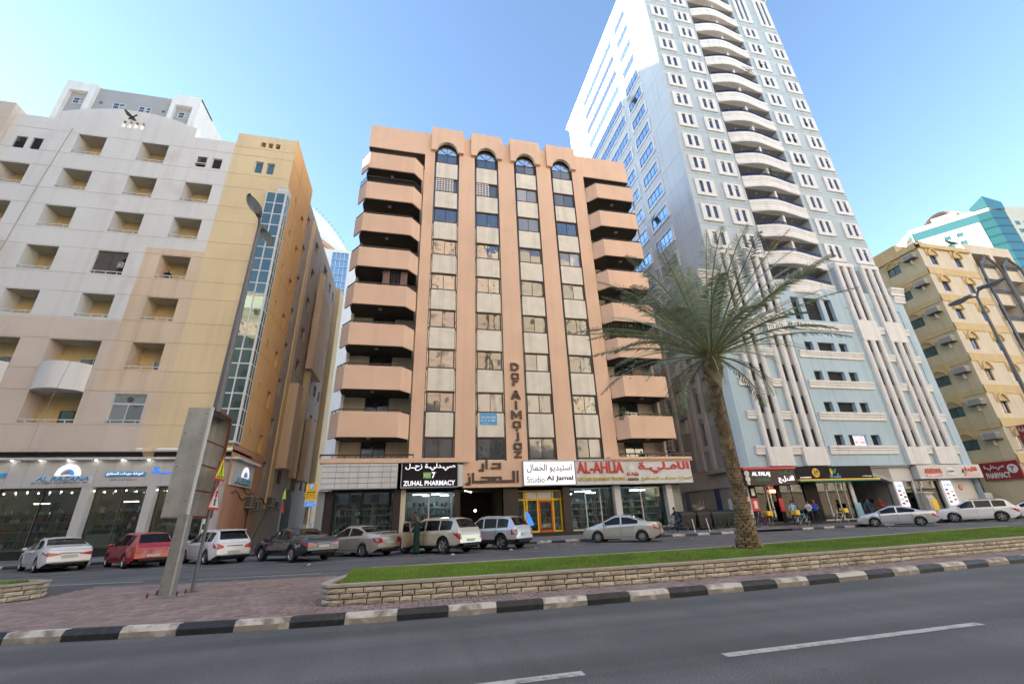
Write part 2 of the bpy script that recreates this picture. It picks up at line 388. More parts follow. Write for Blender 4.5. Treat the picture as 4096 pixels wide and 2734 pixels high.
m_acwhite = mat('ac_case', (0.50,0.47,0.42), 0.6, var=0.1, vs=6)
m_acdark = mat('ac_grille', (0.10,0.095,0.085), 0.7)
m_wire = mat('black_cable', (0.02,0.02,0.02), 0.7)
# ------------------------------------------------------------------ ground, roads, kerbs, paving, planters
m_asph = mat('asphalt', (0.140,0.137,0.134), 0.82, var=0.12, vs=0.3, fine=0.38, fs=50, bump=0.5, bs=90, dirt=((0.10,0.098,0.095),0.4,0.5,0.68), lanes=0.32)
m_asph2 = mat('old_asphalt', (0.155,0.147,0.137), 0.85, var=0.16, vs=0.5, fine=0.22, fs=40, bump=0.4, bs=60, dirt=((0.09,0.086,0.08),0.5,0.5,0.62))
m_road_white = mat('worn_road_paint', (0.52,0.50,0.46), 0.7, var=0.08, vs=3, dirt=((0.16,0.15,0.14),9,0.5,0.72))
m_faint = mat('faint_road_paint', (0.30,0.29,0.27), 0.8, dirt=((0.09,0.09,0.09),7,0.4,0.62))
m_sand = mat('dusty_ground', (0.22,0.19,0.15), 0.95, var=0.1, vs=0.3)
m_kwhite = mat('kerb_white_paint', (0.62,0.58,0.51), 0.75, var=0.08, vs=5, dirt=((0.24,0.20,0.16),4,0.46,0.64), bump=0.3, bs=25)
m_kblack = mat('kerb_black_paint', (0.022,0.023,0.026), 0.55, var=0.25, vs=6, dirt=((0.07,0.066,0.06),7,0.58,0.78), bump=0.3, bs=25)
m_kbare = mat('kerb_worn_white', (0.30,0.275,0.24), 0.85, var=0.15, vs=4, dirt=((0.52,0.49,0.44),5,0.52,0.68), bump=0.3, bs=25)
m_paver = mat('clay_paver', (0.29,0.21,0.185), 0.85, var=0.14, vs=1.2, island=0.22, dirt=((0.26,0.21,0.17),1.6,0.5,0.75), bump=0.2, bs=60)
m_joint = mat('sandy_joint', (0.11,0.09,0.08), 0.95)
m_stone = mat('split_limestone', (0.53,0.475,0.385), 0.9, var=0.14, vs=3.5, island=0.20, dirt=((0.24,0.19,0.14),3,0.52,0.8), bump=0.7, bs=45)
m_mortar = mat('dark_mortar', (0.045,0.036,0.028), 0.95)
m_cap = mat('planter_cap_concrete', (0.42,0.37,0.30), 0.85, var=0.12, vs=4, dirt=((0.16,0.12,0.09),4,0.6,0.8))
m_soil = mat('lawn_soil', (0.12,0.17,0.035), 0.95, var=0.3, vs=2.5, dirt=((0.20,0.14,0.07),1.1,0.54,0.70))
m_grass = mat('grass_blades', (0.175,0.30,0.04), 0.7, var=0.22, vs=1.1, island=0.32, dirt=((0.26,0.19,0.07),0.8,0.55,0.72))
m_pave2 = mat('grey_pavement', (0.22,0.20,0.19), 0.88, var=0.12, vs=0.8, fine=0.12, fs=20, dirt=((0.08,0.075,0.07),1.2,0.55,0.75))

def curve(tab):
    xs = [a for a,_ in tab]; ys = [b for _,b in tab]
    def f(x):
        if x <= xs[0]: return ys[0] + (x-xs[0])*(ys[1]-ys[0])/(xs[1]-xs[0])*0.6
        if x >= xs[-1]: return ys[-1] + (x-xs[-1])*(ys[-1]-ys[-2])/(xs[-1]-xs[-2])*0.6
        # smooth (catmull) interpolation
        i = max(k for k in range(len(xs)-1) if xs[k] <= x); t = (x-xs[i])/(xs[i+1]-xs[i]); h = xs[i+1]-xs[i]
        m0 = (ys[i+1]-ys[max(i-1,0)])/(xs[i+1]-xs[max(i-1,0)]); m1 = (ys[min(i+2,len(xs)-1)]-ys[i])/(xs[min(i+2,len(xs)-1)]-xs[i])
        return (2*t**3-3*t*t+1)*ys[i] + (t**3-2*t*t+t)*h*m0 + (-2*t**3+3*t*t)*ys[i+1] + (t**3-t*t)*h*m1
    return f
KY = curve([(-9,9.35),(-5.7,8.83),(-3.2,8.43),(-0.8,8.2),(2,8.12),(5.1,8.14),(8.4,8.31),(11.9,8.58),(14.8,8.83),(24,9.7)])
FY = lambda x: KY(x) + 1.08                                    # planter front wall
BY = curve([(-1.5,12.6),(3,12.55),(7.66,12.65),(13.8,13.4),(22.2,14.7),(30,15.6)])   # planter back wall
EY = curve([(-12,16.9),(-8.68,15.85),(-6.5,15.3),(-4.58,15.05),(-2.3,14.8),(0,14.3),(3,13.4),(8,13.2),(14,13.8),(22,15.1)])
def strip(mb, xs, fa, za, fb, zb, m=0):
    for a, b in zip(xs, xs[1:]): mb.quad((a,fa(a),za),(b,fa(b),za),(b,fb(b),zb),(a,fb(a),zb), m)
XS = [x*0.8 for x in range(-30, 60)]
struct('ground', MB().quad((-900,-900,-0.12),(900,-900,-0.12),(900,900,-0.12),(-900,900,-0.12)), m_sand)
mb = MB(); strip(mb, [-80]+XS+[140], lambda x: -9.0, 0.0, lambda x: KY(x) if -24<=x<=48 else (KY(-24) if x < 0 else KY(47.2)), 0.0); struct('road', mb, m_asph)
mb = MB(); strip(mb, [-80]+XS+[160], lambda x: (EY(x) if -12<x<40 else (17.5 if x<0 else 16.5)), 0.0, lambda x: 23.6, 0.0); struct('service_road', mb, m_asph)
mb = MB(); mb.quad((-80,23.6,0.004),(160,23.6,0.004),(160,31.0,0.004),(-80,31.0,0.004)); struct('parking_lane', mb, m_asph2)
mb = MB(); mb.quad((-11.5,30.9,0.10),(-5.5,30.9,0.10),(-5.5,90,0.10),(-11.5,90,0.10)); mb.quad((21,30.9,0.10),(26.3,30.9,0.10),(26.3,70,0.10),(21,70,0.10)); mb.quad((51,30.9,0.10),(57.9,30.9,0.10),(57.9,70,0.10),(51,70,0.10))
struct('alley', mb, m_asph2)

def block(L, w=0.17, h=0.145, m=0):
    """one kerb stone, front top edge sloped back"""
    g = 0.006; mb = MB()
    prof = [(0,0),(0.0,h*0.55),(0.045,h),(w,h),(w,0)]
    mb.prism([(y,z) for y,z in prof], g, L-g, 0, 'x'); mb.m[-5] = 1; return mb
def kerb(name, pts, L, label, z=0.0, w=0.17, h=0.145, start=0, wear=True):
    k = bpy.data.objects.new(name, None); COL.objects.link(k); k.location = (pts[0][0], pts[0][1], z); W[k.name] = Vector(k.location); k['kind'] = 'structure'; k['label'] = label
    mw_ = block(L, w, h).mesh('kerb_stone', [m_kwhite, m_kbare]); mk_ = block(L, w, h).mesh('kerb_stone', [m_kblack, m_kblack])
    x = pts[0][0]; i = start
    f = pts[2]
    while x < pts[1][0]:
        y0 = f(x); y1 = f(x+L); a = math.atan2(y1-y0, L)
        o = link('kerb_stone', mw_ if i % 2 == 0 else mk_, k, (x, y0+random.uniform(-.004,.004), z), (0,0,a)); x += L*math.cos(a); i += 1
    return k
kerb('median_kerb', ((-1.58-0.8*20,0),(40,0),KY), 0.8, 'black and white kerb stones edging the brick median', start=1)
for a, b, y, s in ((-42,-11.6,29.7,0),(-5.4,22.2,28.6,0),(27.4,37,29.0,1),(37.6,51,30.0,0),(58,80,29.4,0)):
    kerb('pavement_kerb', ((a,0),(b,0),(lambda yy: (lambda x: yy))(y)), 0.95, 'worn black and white kerb stones in front of the shops', h=0.15, start=s)
# sloping shop pavements
for a, b, y, yb in ((-80,-11.6,29.87,33.0),(-5.4,22.2,28.77,32.6),(22.2,27.4,29.2,31.2),(27.4,51,29.2,32.6),(37.6,51,30.18,32.6),(58,160,29.57,33.0)):
    mb = MB(); mb.quad((a,y,0.142),(b,y,0.142),(b,yb,0.36),(a,yb,0.36)); struct('pavement', mb, m_pave2)
# paint on the roads
mb = MB()
for a, b in ((3.34,7.05),(-2.0,1.74),(8.7,12.4),(14.1,17.8),(-7.4,-3.7),(19.5,23)):
    y0 = 4.80+0.012*(a-3); y1 = 4.80+0.012*(b-3); mb.quad((a,y0,0.004),(b,y1,0.004),(b,y1+0.13,0.004),(a,y0+0.13,0.004))
struct('lane_marking', mb, m_road_white)
mb = MB()
for (x0,y0),(x1,y1) in (((-16,19.2),(-12.8,18.9)),((-11.2,18.55),(-8.26,17.95)),((-6.78,17.6),(-2.75,17.15)),((-1.2,17.1),(2.6,17.2))):
    mb.quad((x0,y0-.06,0.004),(x1,y1-.06,0.004),(x1,y1+.06,0.004),(x0,y0+.06,0.004))
for a, b in ((-10.4,-8.7),(-7.9,-6.5),(-5.7,-4.6),(-3.9,-3.2),(-2.3,-0.8)):
    mb.quad((a,EY(a)+.05,0.004),(b,EY(b)+.05,0.004),(b,EY(b)+.2,0.004),(a,EY(a)+.2,0.004))
struct('lane_marking', mb, m_road_white)
mb = MB()
for x in (-19.6,-15.0,-10.6,-7.0,-3.4,0.6,4.2,8.0,14.5,18.6):
    mb.quad((x-1.2,28.2,0.008),(x-1.08,28.2,0.008),(x+1.25,23.7,0.008),(x+1.13,23.7,0.008))
struct('bay_marking', mb, m_faint)
# paving of the median
mb = MB(); strip(mb, [-24]+[x for x in XS if -24 < x < 34], lambda x: KY(x)+0.16, 0.108, lambda x: EY(x), 0.108)
strip(mb, [x for x in XS if -24 < x < 34], lambda x: EY(x), 0.108, lambda x: EY(x)+0.001, 0.0)
med = struct('median_paving', mb, m_joint); W[med.name] = Vector((0,0,0))
U = 0.105; cells = []
for m_ in range(-90, 340):
    for n_ in range(-130, 130):
        ox, oy = m_ + 2*n_, m_ - 2*n_
        for hx, hy, dx, dy in ((0,0,2,1),(0,1,1,2)):
            x0 = (ox+hx)*U - 11; y0 = (oy+hy)*U + 8; cx = x0 + dx*U/2; cy = y0 + dy*U/2
            if cx < -10.8 or cx > 19 or cy < KY(cx)+0.24: continue
            if cx > -1.45 and cy > FY(cx)-0.02: continue
            if cx <= -1.45 and cy > EY(cx)-0.1: continue
            if cx < -8.3 and cy > 13.1 + (cx+8.6)*0.2: continue
            cells.append((cx, cy, dx, dy))
def paver_mb(mb, cx, cy, dx, dy, z, t=0.0):
    hx, hy = dx*U/2-0.005, dy*U/2-0.005; c = 0.006
    vs = [(cx-hx,cy-hy,z-0.03),(cx+hx,cy-hy,z-0.03),(cx+hx,cy+hy,z-0.03),(cx-hx,cy+hy,z-0.03),(cx-hx,cy-hy,z-c),(cx+hx,cy-hy,z-c),(cx+hx,cy+hy,z-c),(cx-hx,cy+hy,z-c),
          (cx-hx+c,cy-hy+c,z+t),(cx+hx-c,cy-hy+c,z),(cx+hx-c,cy+hy-c,z-t),(cx-hx+c,cy+hy-c,z)]
    mb.add(vs, [(0,1,5,4),(1,2,6,5),(2,3,7,6),(3,0,4,7),(4,5,9,8),(5,6,10,9),(6,7,11,10),(7,4,8,11),(8,9,10,11)])
cells.sort(key=lambda c: c[0]*c[0] + (c[1])**2)
pmesh = {}
for dx, dy in ((2,1),(1,2)):
    b_ = MB(); paver_mb(b_, 0, 0, dx, dy, 0, 0.0015); pmesh[(dx,dy)] = b_.mesh('paver', m_paver)
for cx, cy, dx, dy in cells[:300]:
    link('paver', pmesh[(dx,dy)], med, (cx, cy, 0.122 + random.uniform(-.003,.003)), (random.uniform(-.01,.01), random.uniform(-.01,.01), 0))
mb = MB()
for cx, cy, dx, dy in cells[300:]: paver_mb(mb, cx, cy, dx, dy, 0.122 + random.uniform(-.003,.003), random.uniform(-.002,.002))
part('paver_field', mb, m_paver, med, kind='stuff')

# planters of split stone
def stone_mesh(seed):
    r = random.Random(seed); mb = MB(); nx, nz = 5, 3; vs = []
    for j in range(nz+1):
        for i in range(nx+1):
            e = i in (0,nx) or j in (0,nz)
            vs.append((-.5+i/nx + (0 if i in (0,nx) else r.uniform(-.05,.05)), -0.5 - (0.0 if e else r.uniform(0.05,0.30)), -.5+j/nz + (0 if j in (0,nz) else r.uniform(-.08,.08))))
    fs = [(j*(nx+1)+i, j*(nx+1)+i+1, (j+1)*(nx+1)+i+1, (j+1)*(nx+1)+i) for j in range(nz) for i in range(nx)]
    mb.add(vs, fs); mb.add([(-.5,-.5,-.5),(.5,-.5,-.5),(.5,.5,-.5),(-.5,.5,-.5),(-.5,-.5,.5),(.5,-.5,.5),(.5,.5,.5),(-.5,.5,.5)], [(1,2,6,5),(3,0,4,7),(4,5,6,7),(0,3,2,1)])
    return mb.mesh('brick', m_stone)
stones = [stone_mesh(i) for i in range(6)]
def stone_wall(root, path, z0, rows, hh, lim):
    """path: list of (x,y) with outward to the right-hand side when walking; lays stones course by course"""
    P = [Vector((a,b,0)) for a,b in path]; seg = [(P[i+1]-P[i]).length for i in range(len(P)-1)]; T = sum(seg)
    def at(s):
        s = min(max(s,0),T-1e-4); i = 0
        while s > seg[i]: s -= seg[i]; i += 1
        return P[i] + (P[i+1]-P[i])*(s/seg[i])
    items = []
    for r in range(rows):
        s = -random.uniform(0,.2)
        while s < T:
            l = random.choice((0.22,0.27,0.31,0.34,0.39)); a = at(s); b = at(s+l); d = b-a
            if d.length > 0.06:
                c = (a+b)/2; ang = math.atan2(d.y, d.x); nrm = Vector((d.y,-d.x,0)).normalized()
                th = 0.075; items.append((c.x**2+c.y**2, random.choice(stones), (c.x - nrm.x*th*0.5, c.y - nrm.y*th*0.5, z0 + hh*(r+.5)), ang, (d.length-0.020, th*random.uniform(.85,1.25), hh-0.016)))
            s += l
    items.sort(key=lambda t_: t_[0])
    for _, me_, loc, ang, scl in items[:lim]: link('brick', me_, root, loc, (0,0,ang), scale=scl)
    if len(items) > lim:
        b = MB()
        for _, me_, loc, ang, scl in items[lim:]:
            c_, s_ = math.cos(ang), math.sin(ang); vs = []
            for v in me_.vertices: x, y, z = v.co.x*scl[0], v.co.y*scl[1], v.co.z*scl[2]; vs.append((loc[0]+x*c_-y*s_, loc[1]+x*s_+y*c_, loc[2]+z))
            b.add(vs, [tuple(p.vertices) for p in me_.polygons])
        part('brick_run', b, m_stone, root, kind='stuff')
def planter(label, outer, z0, zt, rows, grass_rng, capw=0.2, front_n=None, closed=None):
    root = thing('stone_planter', label, 'planter', (outer[0][0], outer[0][1], z0))
    n = stone_wall(root, outer[:front_n] if front_n else outer, z0, rows, (zt-0.05-z0)/rows, 300)
    return root
# main planter outline: along the front from left to right, end cap on the left
fx = [-1.35+0.75*i for i in range(36)]
frontp = [(x, FY(x)) for x in fx]
endp = [(-0.75,12.65),(-1.15,11.6),(-1.45,10.3),(-1.52,9.6),(-1.35,FY(-1.35))]
path = endp + frontp[1:]
backp = [(x, BY(x)) for x in fx if x > -0.9]
pl = planter('long low stone planter with lawn down the middle of the road', path, 0.11, 0.44, 3, None)
def offset_poly(pts, d):
    out = []
    for i, p in enumerate(pts):
        a = Vector(pts[max(i-1,0)]); b = Vector(pts[min(i+1,len(pts)-1)]); t = (b-a).normalized(); out.append((p[0]-t.y*d, p[1]+t.x*d))
    return out
def ribbon(mb, pts, w, z0, z1, over=0.02, m=0):
    o = offset_poly(pts, -over); n = offset_poly(pts, w)
    for i in range(len(pts)-1):
        a, b, c, d = o[i], o[i+1], n[i+1], n[i]
        mb.quad((*a,z1),(*b,z1),(*c,z1),(*d,z1), m); mb.quad((*a,z0),(*b,z0),(*b,z1),(*a,z1), m); mb.quad((*c,z0),(*d,z0),(*d,z1),(*c,z1), m); mb.quad((*a,z0),(*d,z0),(*c,z0),(*b,z0), m)
    for k in (0,-1): mb.quad((*o[k],z0),(*n[k],z0),(*n[k],z1),(*o[k],z1), m)
mb = MB(); ribbon(mb, path, 0.17, 0.40, 0.445, 0.025); part('cap', mb, m_cap, pl)
mb = MB(); ribbon(mb, path, 0.15, 0.1, 0.40, -0.045); part('mortar', mb, m_mortar, pl)
mb = MB(); ribbon(mb, backp[::-1], 0.16, 0.40, 0.445, 0.02); ribbon(mb, backp[::-1], 0.14, 0.0, 0.40, 0); part('back_wall', mb, m_cap, pl)
# lawn
def lawn(name, x0, x1, fa, fb, z, n, seed, label, clear=None):
    mb = MB(); xs = np.arange(x0, x1+.01, 0.5); M_ = 8
    r = random.Random(seed); H = {}
    def hz(x, t): return z + 0.035*math.sin(x*0.9+t*3)*math.sin(t*3.1) + 0.03*math.sin(math.pi*t)
    for a, b in zip(xs, xs[1:]):
        for k in range(M_):
            t0, t1 = k/M_, (k+1)/M_
            pt = lambda x, t: (x, fa(x)+(fb(x)-fa(x))*t, hz(x,t))
            mb.quad(pt(a,t0), pt(b,t0), pt(b,t1), pt(a,t1))
    o = struct(name, mb, m_soil, True, 'structure', None)
    rs = np.random.RandomState(seed)
    X = x0 + (x1-x0)*rs.rand(n)**1.35; T = rs.rand(n)
    fa_ = np.array([fa(x) for x in X]); fb_ = np.array([fb(x) for x in X]); Y = fa_+(fb_-fa_)*T
    Z = z + 0.035*np.sin(X*0.9+T*3)*np.sin(T*3.1) + 0.03*np.sin(np.pi*T)
    h = 0.02+0.036*rs.rand(n); ang = rs.rand(n)*np.pi; w = 0.006+0.006*rs.rand(n); lx = (rs.rand(n)-.5)*0.035; ly = (rs.rand(n)-.5)*0.035
    V = np.zeros((n,3,3)); V[:,0] = np.stack([X-np.cos(ang)*w, Y-np.sin(ang)*w, Z-.004],1); V[:,1] = np.stack([X+np.cos(ang)*w, Y+np.sin(ang)*w, Z-.004],1); V[:,2] = np.stack([X+lx, Y+ly, Z+h],1)
    me = bpy.data.meshes.new('grass'); me.vertices.add(n*3); me.vertices.foreach_set('co', V.ravel()); me.loops.add(n*3); me.loops.foreach_set('vertex_index', np.arange(n*3)); me.polygons.add(n); me.polygons.foreach_set('loop_start', np.arange(n)*3)
    me.materials.append(m_grass); me.update(calc_edges=True)
    g = bpy.data.objects.new('grass', me); COL.objects.link(g); prop(g, label, None, None, 'stuff')
lawn('lawn_soil', -1.2, 24.5, lambda x: FY(x)+0.14, lambda x: BY(max(x,-.8))-0.12, 0.405, 210000, 5, 'bright green lawn in the long stone planter')
# the planter at the left edge
lp = [(-11.5,14.3),(-9.0,13.35),(-8.42,14.0),(-8.6,14.9)]
lp = [(-12.5,12.55),(-11.2,12.75),(-9.9,12.98),(-8.75,13.25),(-8.42,13.75),(-8.5,14.15),(-9.0,14.45),(-10.2,14.8),(-12.5,15.2)]
l2 = planter('short end of a stone planter with rubble sides at the left kerb', lp, 0.11, 0.46, 3, None)
mb = MB(); ribbon(mb, lp, 0.17, 0.42, 0.465, 0.025); part('cap', mb, m_cap, l2)
mb = MB(); ribbon(mb, lp, 0.15, 0.1, 0.42, -0.045); part('mortar', mb, m_mortar, l2)
mb = MB(); mb.prism([(-12.5,12.7),(-11.2,12.9),(-9.0,13.4),(-8.6,13.9),(-9.1,14.3),(-12.5,15.0)], 0.1, 0.43); struct('lawn_soil', mb, m_soil)
lawn('lawn_soil', -12.4, -9.0, lambda x: 12.95+(x+12.4)*0.2, lambda x: 15.0-(x+12.4)*0.22, 0.43, 9000, 6, 'lawn in the planter at the left edge')
# litter on the far road
mb_l = MB().add([(-.07,-.04,0.012),(.06,-.05,0.012),(.08,.03,0.03),(-.03,.06,0.045),(0,0,0.05)], [(0,1,4),(1,2,4),(2,3,4),(3,0,4)])
m_paper = mat('crumpled_paper', (0.6,0.6,0.58), 0.9)
pm = mb_l.mesh('paper_scrap', m_paper)
for i, (x, y) in enumerate(((5.2,23.9),(6.6,24.2),(8.3,25.6),(9.4,25.9),(-3.9,21.0),(2.1,22.6),(29.5,25.2),(31,24.6),(33.2,26.5),(40.5,28.6),(43.6,28.0),(16.4,25.0))):
    o = link('paper_scrap', pm, None, (x,y,0.0), (0,0,i*1.3), 'white scrap of paper on the asphalt ' + ('behind the silver off-roader','below the orange studio door','left of the lone champagne sedan','touching the front of the lone champagne sedan','behind the charcoal sedan','behind the gold crossover','left of the silver sedan with skirts','farther left of the silver sedan, nearer the lawn','behind the front wheel of the silver sedan','under the white off-roader, left one','under the white off-roader, right one','behind the tail of the lone champagne sedan')[i]); prop(o, None, 'litter', 'scraps of paper on the far road')
    o.scale = (1.3,1.3,1.3)
# ------------------------------------------------------------------ shared window pieces
def window_mesh(w, h, bar, nv=2, nh=1, d=0.06, split=None):
    """frame with nv lights side by side; returns frame MB (local, centred at bottom-left-front)"""
    mb = MB(); f = bar
    mb.box(0,w,0,d,0,f); mb.box(0,w,0,d,h-f,h); mb.box(0,f,0,d,f,h-f); mb.box(w-f,w,0,d,f,h-f)
    for i in range(1, nv): x = (w*i/nv if split is None else w*split); mb.box(x-f*.4,x+f*.4,0.004,d-.004,f,h-f)
    for i in range(1, nh): z = h*i/nh; mb.box(f,w-f,0.006,d-.006,z-f*.4,z+f*.4)
    return mb
_WM = {}
def add_window(root, x, Y, z, w, h, frame_m, pane_m, bar=0.05, nv=2, nh=1, name='window', face='front', open_leaf=False, panes=1, label=None, tilt=True):
    key = (round(w,2), round(h,2), frame_m.name, bar, nv, nh)
    if key not in _WM: _WM[key] = window_mesh(w, h, bar, nv, nh).mesh('window', frame_m)
    rz = {'front':0, 'left':-math.pi/2, 'right':math.pi/2}[face]
    o = link(name, _WM[key], root, (x,Y,z), (0,0,rz), label)
    for i in range(nv):
        pk = ('p', round(w/nv,2), round(h,2), pane_m.name)
        if pk not in _WM: b_ = MB(); b_.box(0.0, w/nv, 0.0, 0.01, 0.0, h); _WM[pk] = b_.mesh('pane', pane_m)
        p = bpy.data.objects.new('pane', _WM[pk]); COL.objects.link(p); p.parent = o; p.location = (i*w/nv + 0.002*i, 0.035 + (0.008 if i % 2 else 0), 0.0)
        p.scale = ((w/nv - 0.002)/(w/nv), 1, 1)
        if tilt: p.rotation_euler = (random.uniform(-.012,.012), 0, random.uniform(-.012,.012))
        W[p.name] = W[o.name]
    return o

# ------------------------------------------------------------------ the peach apartment block in the middle
CY = 32.0
cb = thing('apartment_building', 'peach coloured nine storey apartment block with Dar Al Majaz in brown letters', 'building', (7.8,CY,0))
XL, XR = -5.42, 20.95; ZB = 5.38; ZR = 36.95
cols = [1.83, 5.68, 9.64, 13.48]; HW = 1.17; PIT = 3.47
rects = []
for c in cols: rects.append((c-HW, c+HW, 5.45, 35.0, 0.22, 1)); rects.append((c-1.02, c+1.02, 35.0, 35.95, 0.22, 1))
bayL = (XL-.01,-0.26); bayR = (15.87,XR+.01)
for a, b in (bayL, bayR): rects.append((a, b, 5.65, 34.2, 1.9, 2))
mb = MB(); relief(mb, XL, XR, ZB, ZR, rects, front(CY))
# sides, roof, back
mb.box(XL, XL+.02, CY+1.95, CY+26, 0.3, ZR); mb.box(XR-.02, XR, CY+1.95, CY+26, 0.3, ZR)
mb.quad((XL,CY,ZR),(XR,CY,ZR),(XR,CY+26,ZR),(XL,CY+26,ZR)); mb.quad((XL,CY+26,0),(XR,CY+26,0),(XR,CY+26,ZR),(XL,CY+26,ZR))
# outer thin piers of the balcony bays at the very edge: top band return
mb.box(XL+.005,XL+.2,CY+1.2,CY+1.88,5.3,34.19,2); mb.box(XR-.2,XR-.005,CY+1.2,CY+1.88,5.3,34.19,2); mb.box(XL,XL+.2,CY+.005,CY+1.9,34.21,ZR-.01,0); mb.box(XR-.2,XR,CY+.005,CY+1.9,34.21,ZR-.01,0)
part('wall', mb, [m_orange, m_brown, m_creamwall], cb)
# cream faces of the fins beside the balconies
mb = MB(); mb.box(-0.262,-0.245,CY+0.14,CY+1.9,5.66,34.18); mb.box(15.855,15.872,CY+0.14,CY+1.9,5.66,34.18); part('fin_face', mb, m_creamwall, cb)
# terrace slab and band over the shops
mb = MB(); mb.box(-5.95,3.9,31.15,CY+0.3,5.32,5.62); mb.box(14.7,21.75,31.15,CY+.3,5.32,5.62); mb.box(3.9,14.7,31.9,CY+.3,5.30,5.45)
mb.box(3.55,7.85,31.45,CY+.2,3.62,5.44); part('band', mb, m_orange, cb)
# window strips
def ring_pos(n): return 5.62 + PIT*n
sill_m = window_mesh(2.06, 1.5, 0.07).mesh
pan = MB(); pan.bbox(-1.0,1.0,0,0.3,0,1.82,0.02); pan_me = pan.mesh('spandrel_panel', m_cream)
sg = MB(); sg.box(-0.045,0.045,0,0.02,0.04,3.3); sg_me = sg.mesh('side_glass', m_stripglass)
dark_panes = {(0,3),(3,5),(2,2)}
for ci, c in enumerate(cols):
    strip_mb = MB()
    for s in (-1, 1):
        strip_mb.box(c+s*1.14-.025, c+s*1.14+.025, CY+0.02, CY+.2, 5.45, 34.6); strip_mb.box(c+s*1.02-.03, c+s*1.02+.03, CY+.02, CY+.2, 5.45, 34.6)
    for n in range(9):
        strip_mb.box(c-1.17, c+1.17, CY+.03, CY+.2, ring_pos(n)-.05, ring_pos(n)+.03); strip_mb.box(c-1.0, c+1.0, CY-.05, CY+.2, ring_pos(n)-.02, ring_pos(n)+.045)
        if n < 8: strip_mb.box(c-1.17, c+1.17, CY+.03, CY+.2, ring_pos(n)+1.53, ring_pos(n)+1.59)
        for s in (-1, 1):
            if n < 8: link('side_glass', sg_me, cb, (c+s*1.08, CY+0.12, ring_pos(n)))
    part('mullion', strip_mb, m_brown, cb)
    for n in range(9):
        pm_ = m_pane_grey if (ci*7+n*5+ci*n) % 5 in (1,3) else m_pane_gold
        if (ci,n) in ((0,4),(0,5),(0,6),(0,8),(1,4),(1,5),(1,6),(1,8),(3,6),(3,1),(1,0)): pm_ = m_pane_dark
        if n < 8:
            add_window(cb, c-1.0, CY+0.06, ring_pos(n)+.04, 2.0, 1.5, m_brown, pm_, 0.055, 2)
            link('spandrel_panel', pan_me, cb, (c, CY-0.06, ring_pos(n)+1.60))
        else:
            add_window(cb, c-0.95, CY+0.10, ring_pos(n)+.04, 1.9, 1.15, m_brown, pm_, 0.055, 2)
            fan = MB(); pts = [(c + .95*math.cos(math.pi*k/14), ring_pos(n)+1.2+.95*math.sin(math.pi*k/14)) for k in range(15)]
            fan.prism(pts, CY+.14, CY+.15, 0, 'y')
            arc = part('fanlight', fan, pm_, cb)
            fr = MB(); fr.tube([(x,CY+.12,z) for x,z in pts], 0.035, 5)
            for k in (3.5,7,10.5): fr.tube([(c,CY+.12,ring_pos(n)+1.2),(c+.95*math.cos(math.pi*k/14),CY+.12,ring_pos(n)+1.2+.95*math.sin(math.pi*k/14))], 0.025, 4)
            part('glazing_bar', fr, m_brown, arc)
    base = MB(); base.bbox(c-1.0, c+1.0, CY-.06, CY+.2, 5.30, 5.56, 0.015); part('spandrel_panel', base, m_cream, cb)
    # arched surround block at the roofline
    R = 1.0; zc = 34.62; zt = 37.55; xo = 1.56; z0 = 34.1
    s_ = MB(); K = 16
    inner = [(c-R, z0+.55)] + [(c - R*math.cos(math.pi*k/K), zc + R*1.2*math.sin(math.pi*k/K)) for k in range(K+1)] + [(c+R, z0+.55)]
    ya, yb = CY-0.32, CY+0.02
    out = [(c-xo, z0+.55), (c-xo, zt), (c+xo, zt), (c+xo, z0+.55)]
    for y, flip in ((ya,0),(yb,1)):
        # left, right, then top pieces
        top = [(x, zt) for x, z in inner[1:-1]]
        for i in range(1, len(inner)-2):
            (x0,z0_),(x1,z1_) = inner[i], inner[i+1]; s_.quad((x0,y,z0_),(x1,y,z1_),(x1,y,zt),(x0,y,zt))
        s_.quad((c-xo,y,z0+.55),(c-R,y,z0+.55),(c-R,y,zt),(c-xo,y,zt)); s_.quad((c+R,y,z0+.55),(c+xo,y,z0+.55),(c+xo,y,zt),(c+R,y,zt))
    for (x0,z0_),(x1,z1_) in zip(inner, inner[1:]): s_.quad((x0,ya,z0_),(x1,ya,z1_),(x1,yb,z1_),(x0,yb,z0_), 1)
    for a, b in ((c-xo,c-R),(c+R,c+xo)): s_.quad((a,ya,z0+.55),(b,ya,z0+.55),(b,yb,z0+.55),(a,yb,z0+.55))
    for x in (c-xo, c+xo): s_.quad((x,ya,z0+.55),(x,yb,z0+.55),(x,yb,zt),(x,ya,zt))
    s_.quad((c-xo,ya,zt),(c+xo,ya,zt),(c+xo,CY+1,zt),(c-xo,CY+1,zt)); s_.box(c-xo+.01,c+xo-.01,CY+.02,CY+1,ZR-.3,zt-.01)
    part('arch_surround', s_, [m_orange, m_cream], cb)
# lattice blocks in two windows
for ci, n, w in ((0,7,1.55),(1,7,1.1)):
    la = MB(); x0 = cols[ci]-.95; z0 = ring_pos(n)+.08; nx = int(w/0.24); 
    for i in range(nx+1): la.box(x0+i*w/nx-.035, x0+i*w/nx+.035, CY-.01, CY+.05, z0, z0+1.4)
    for k in range(7): la.box(x0, x0+w, CY-.006, CY+.046, z0+k*1.4/6-.035, z0+k*1.4/6+.035)
    part('lattice_screen', la, m_white, cb)
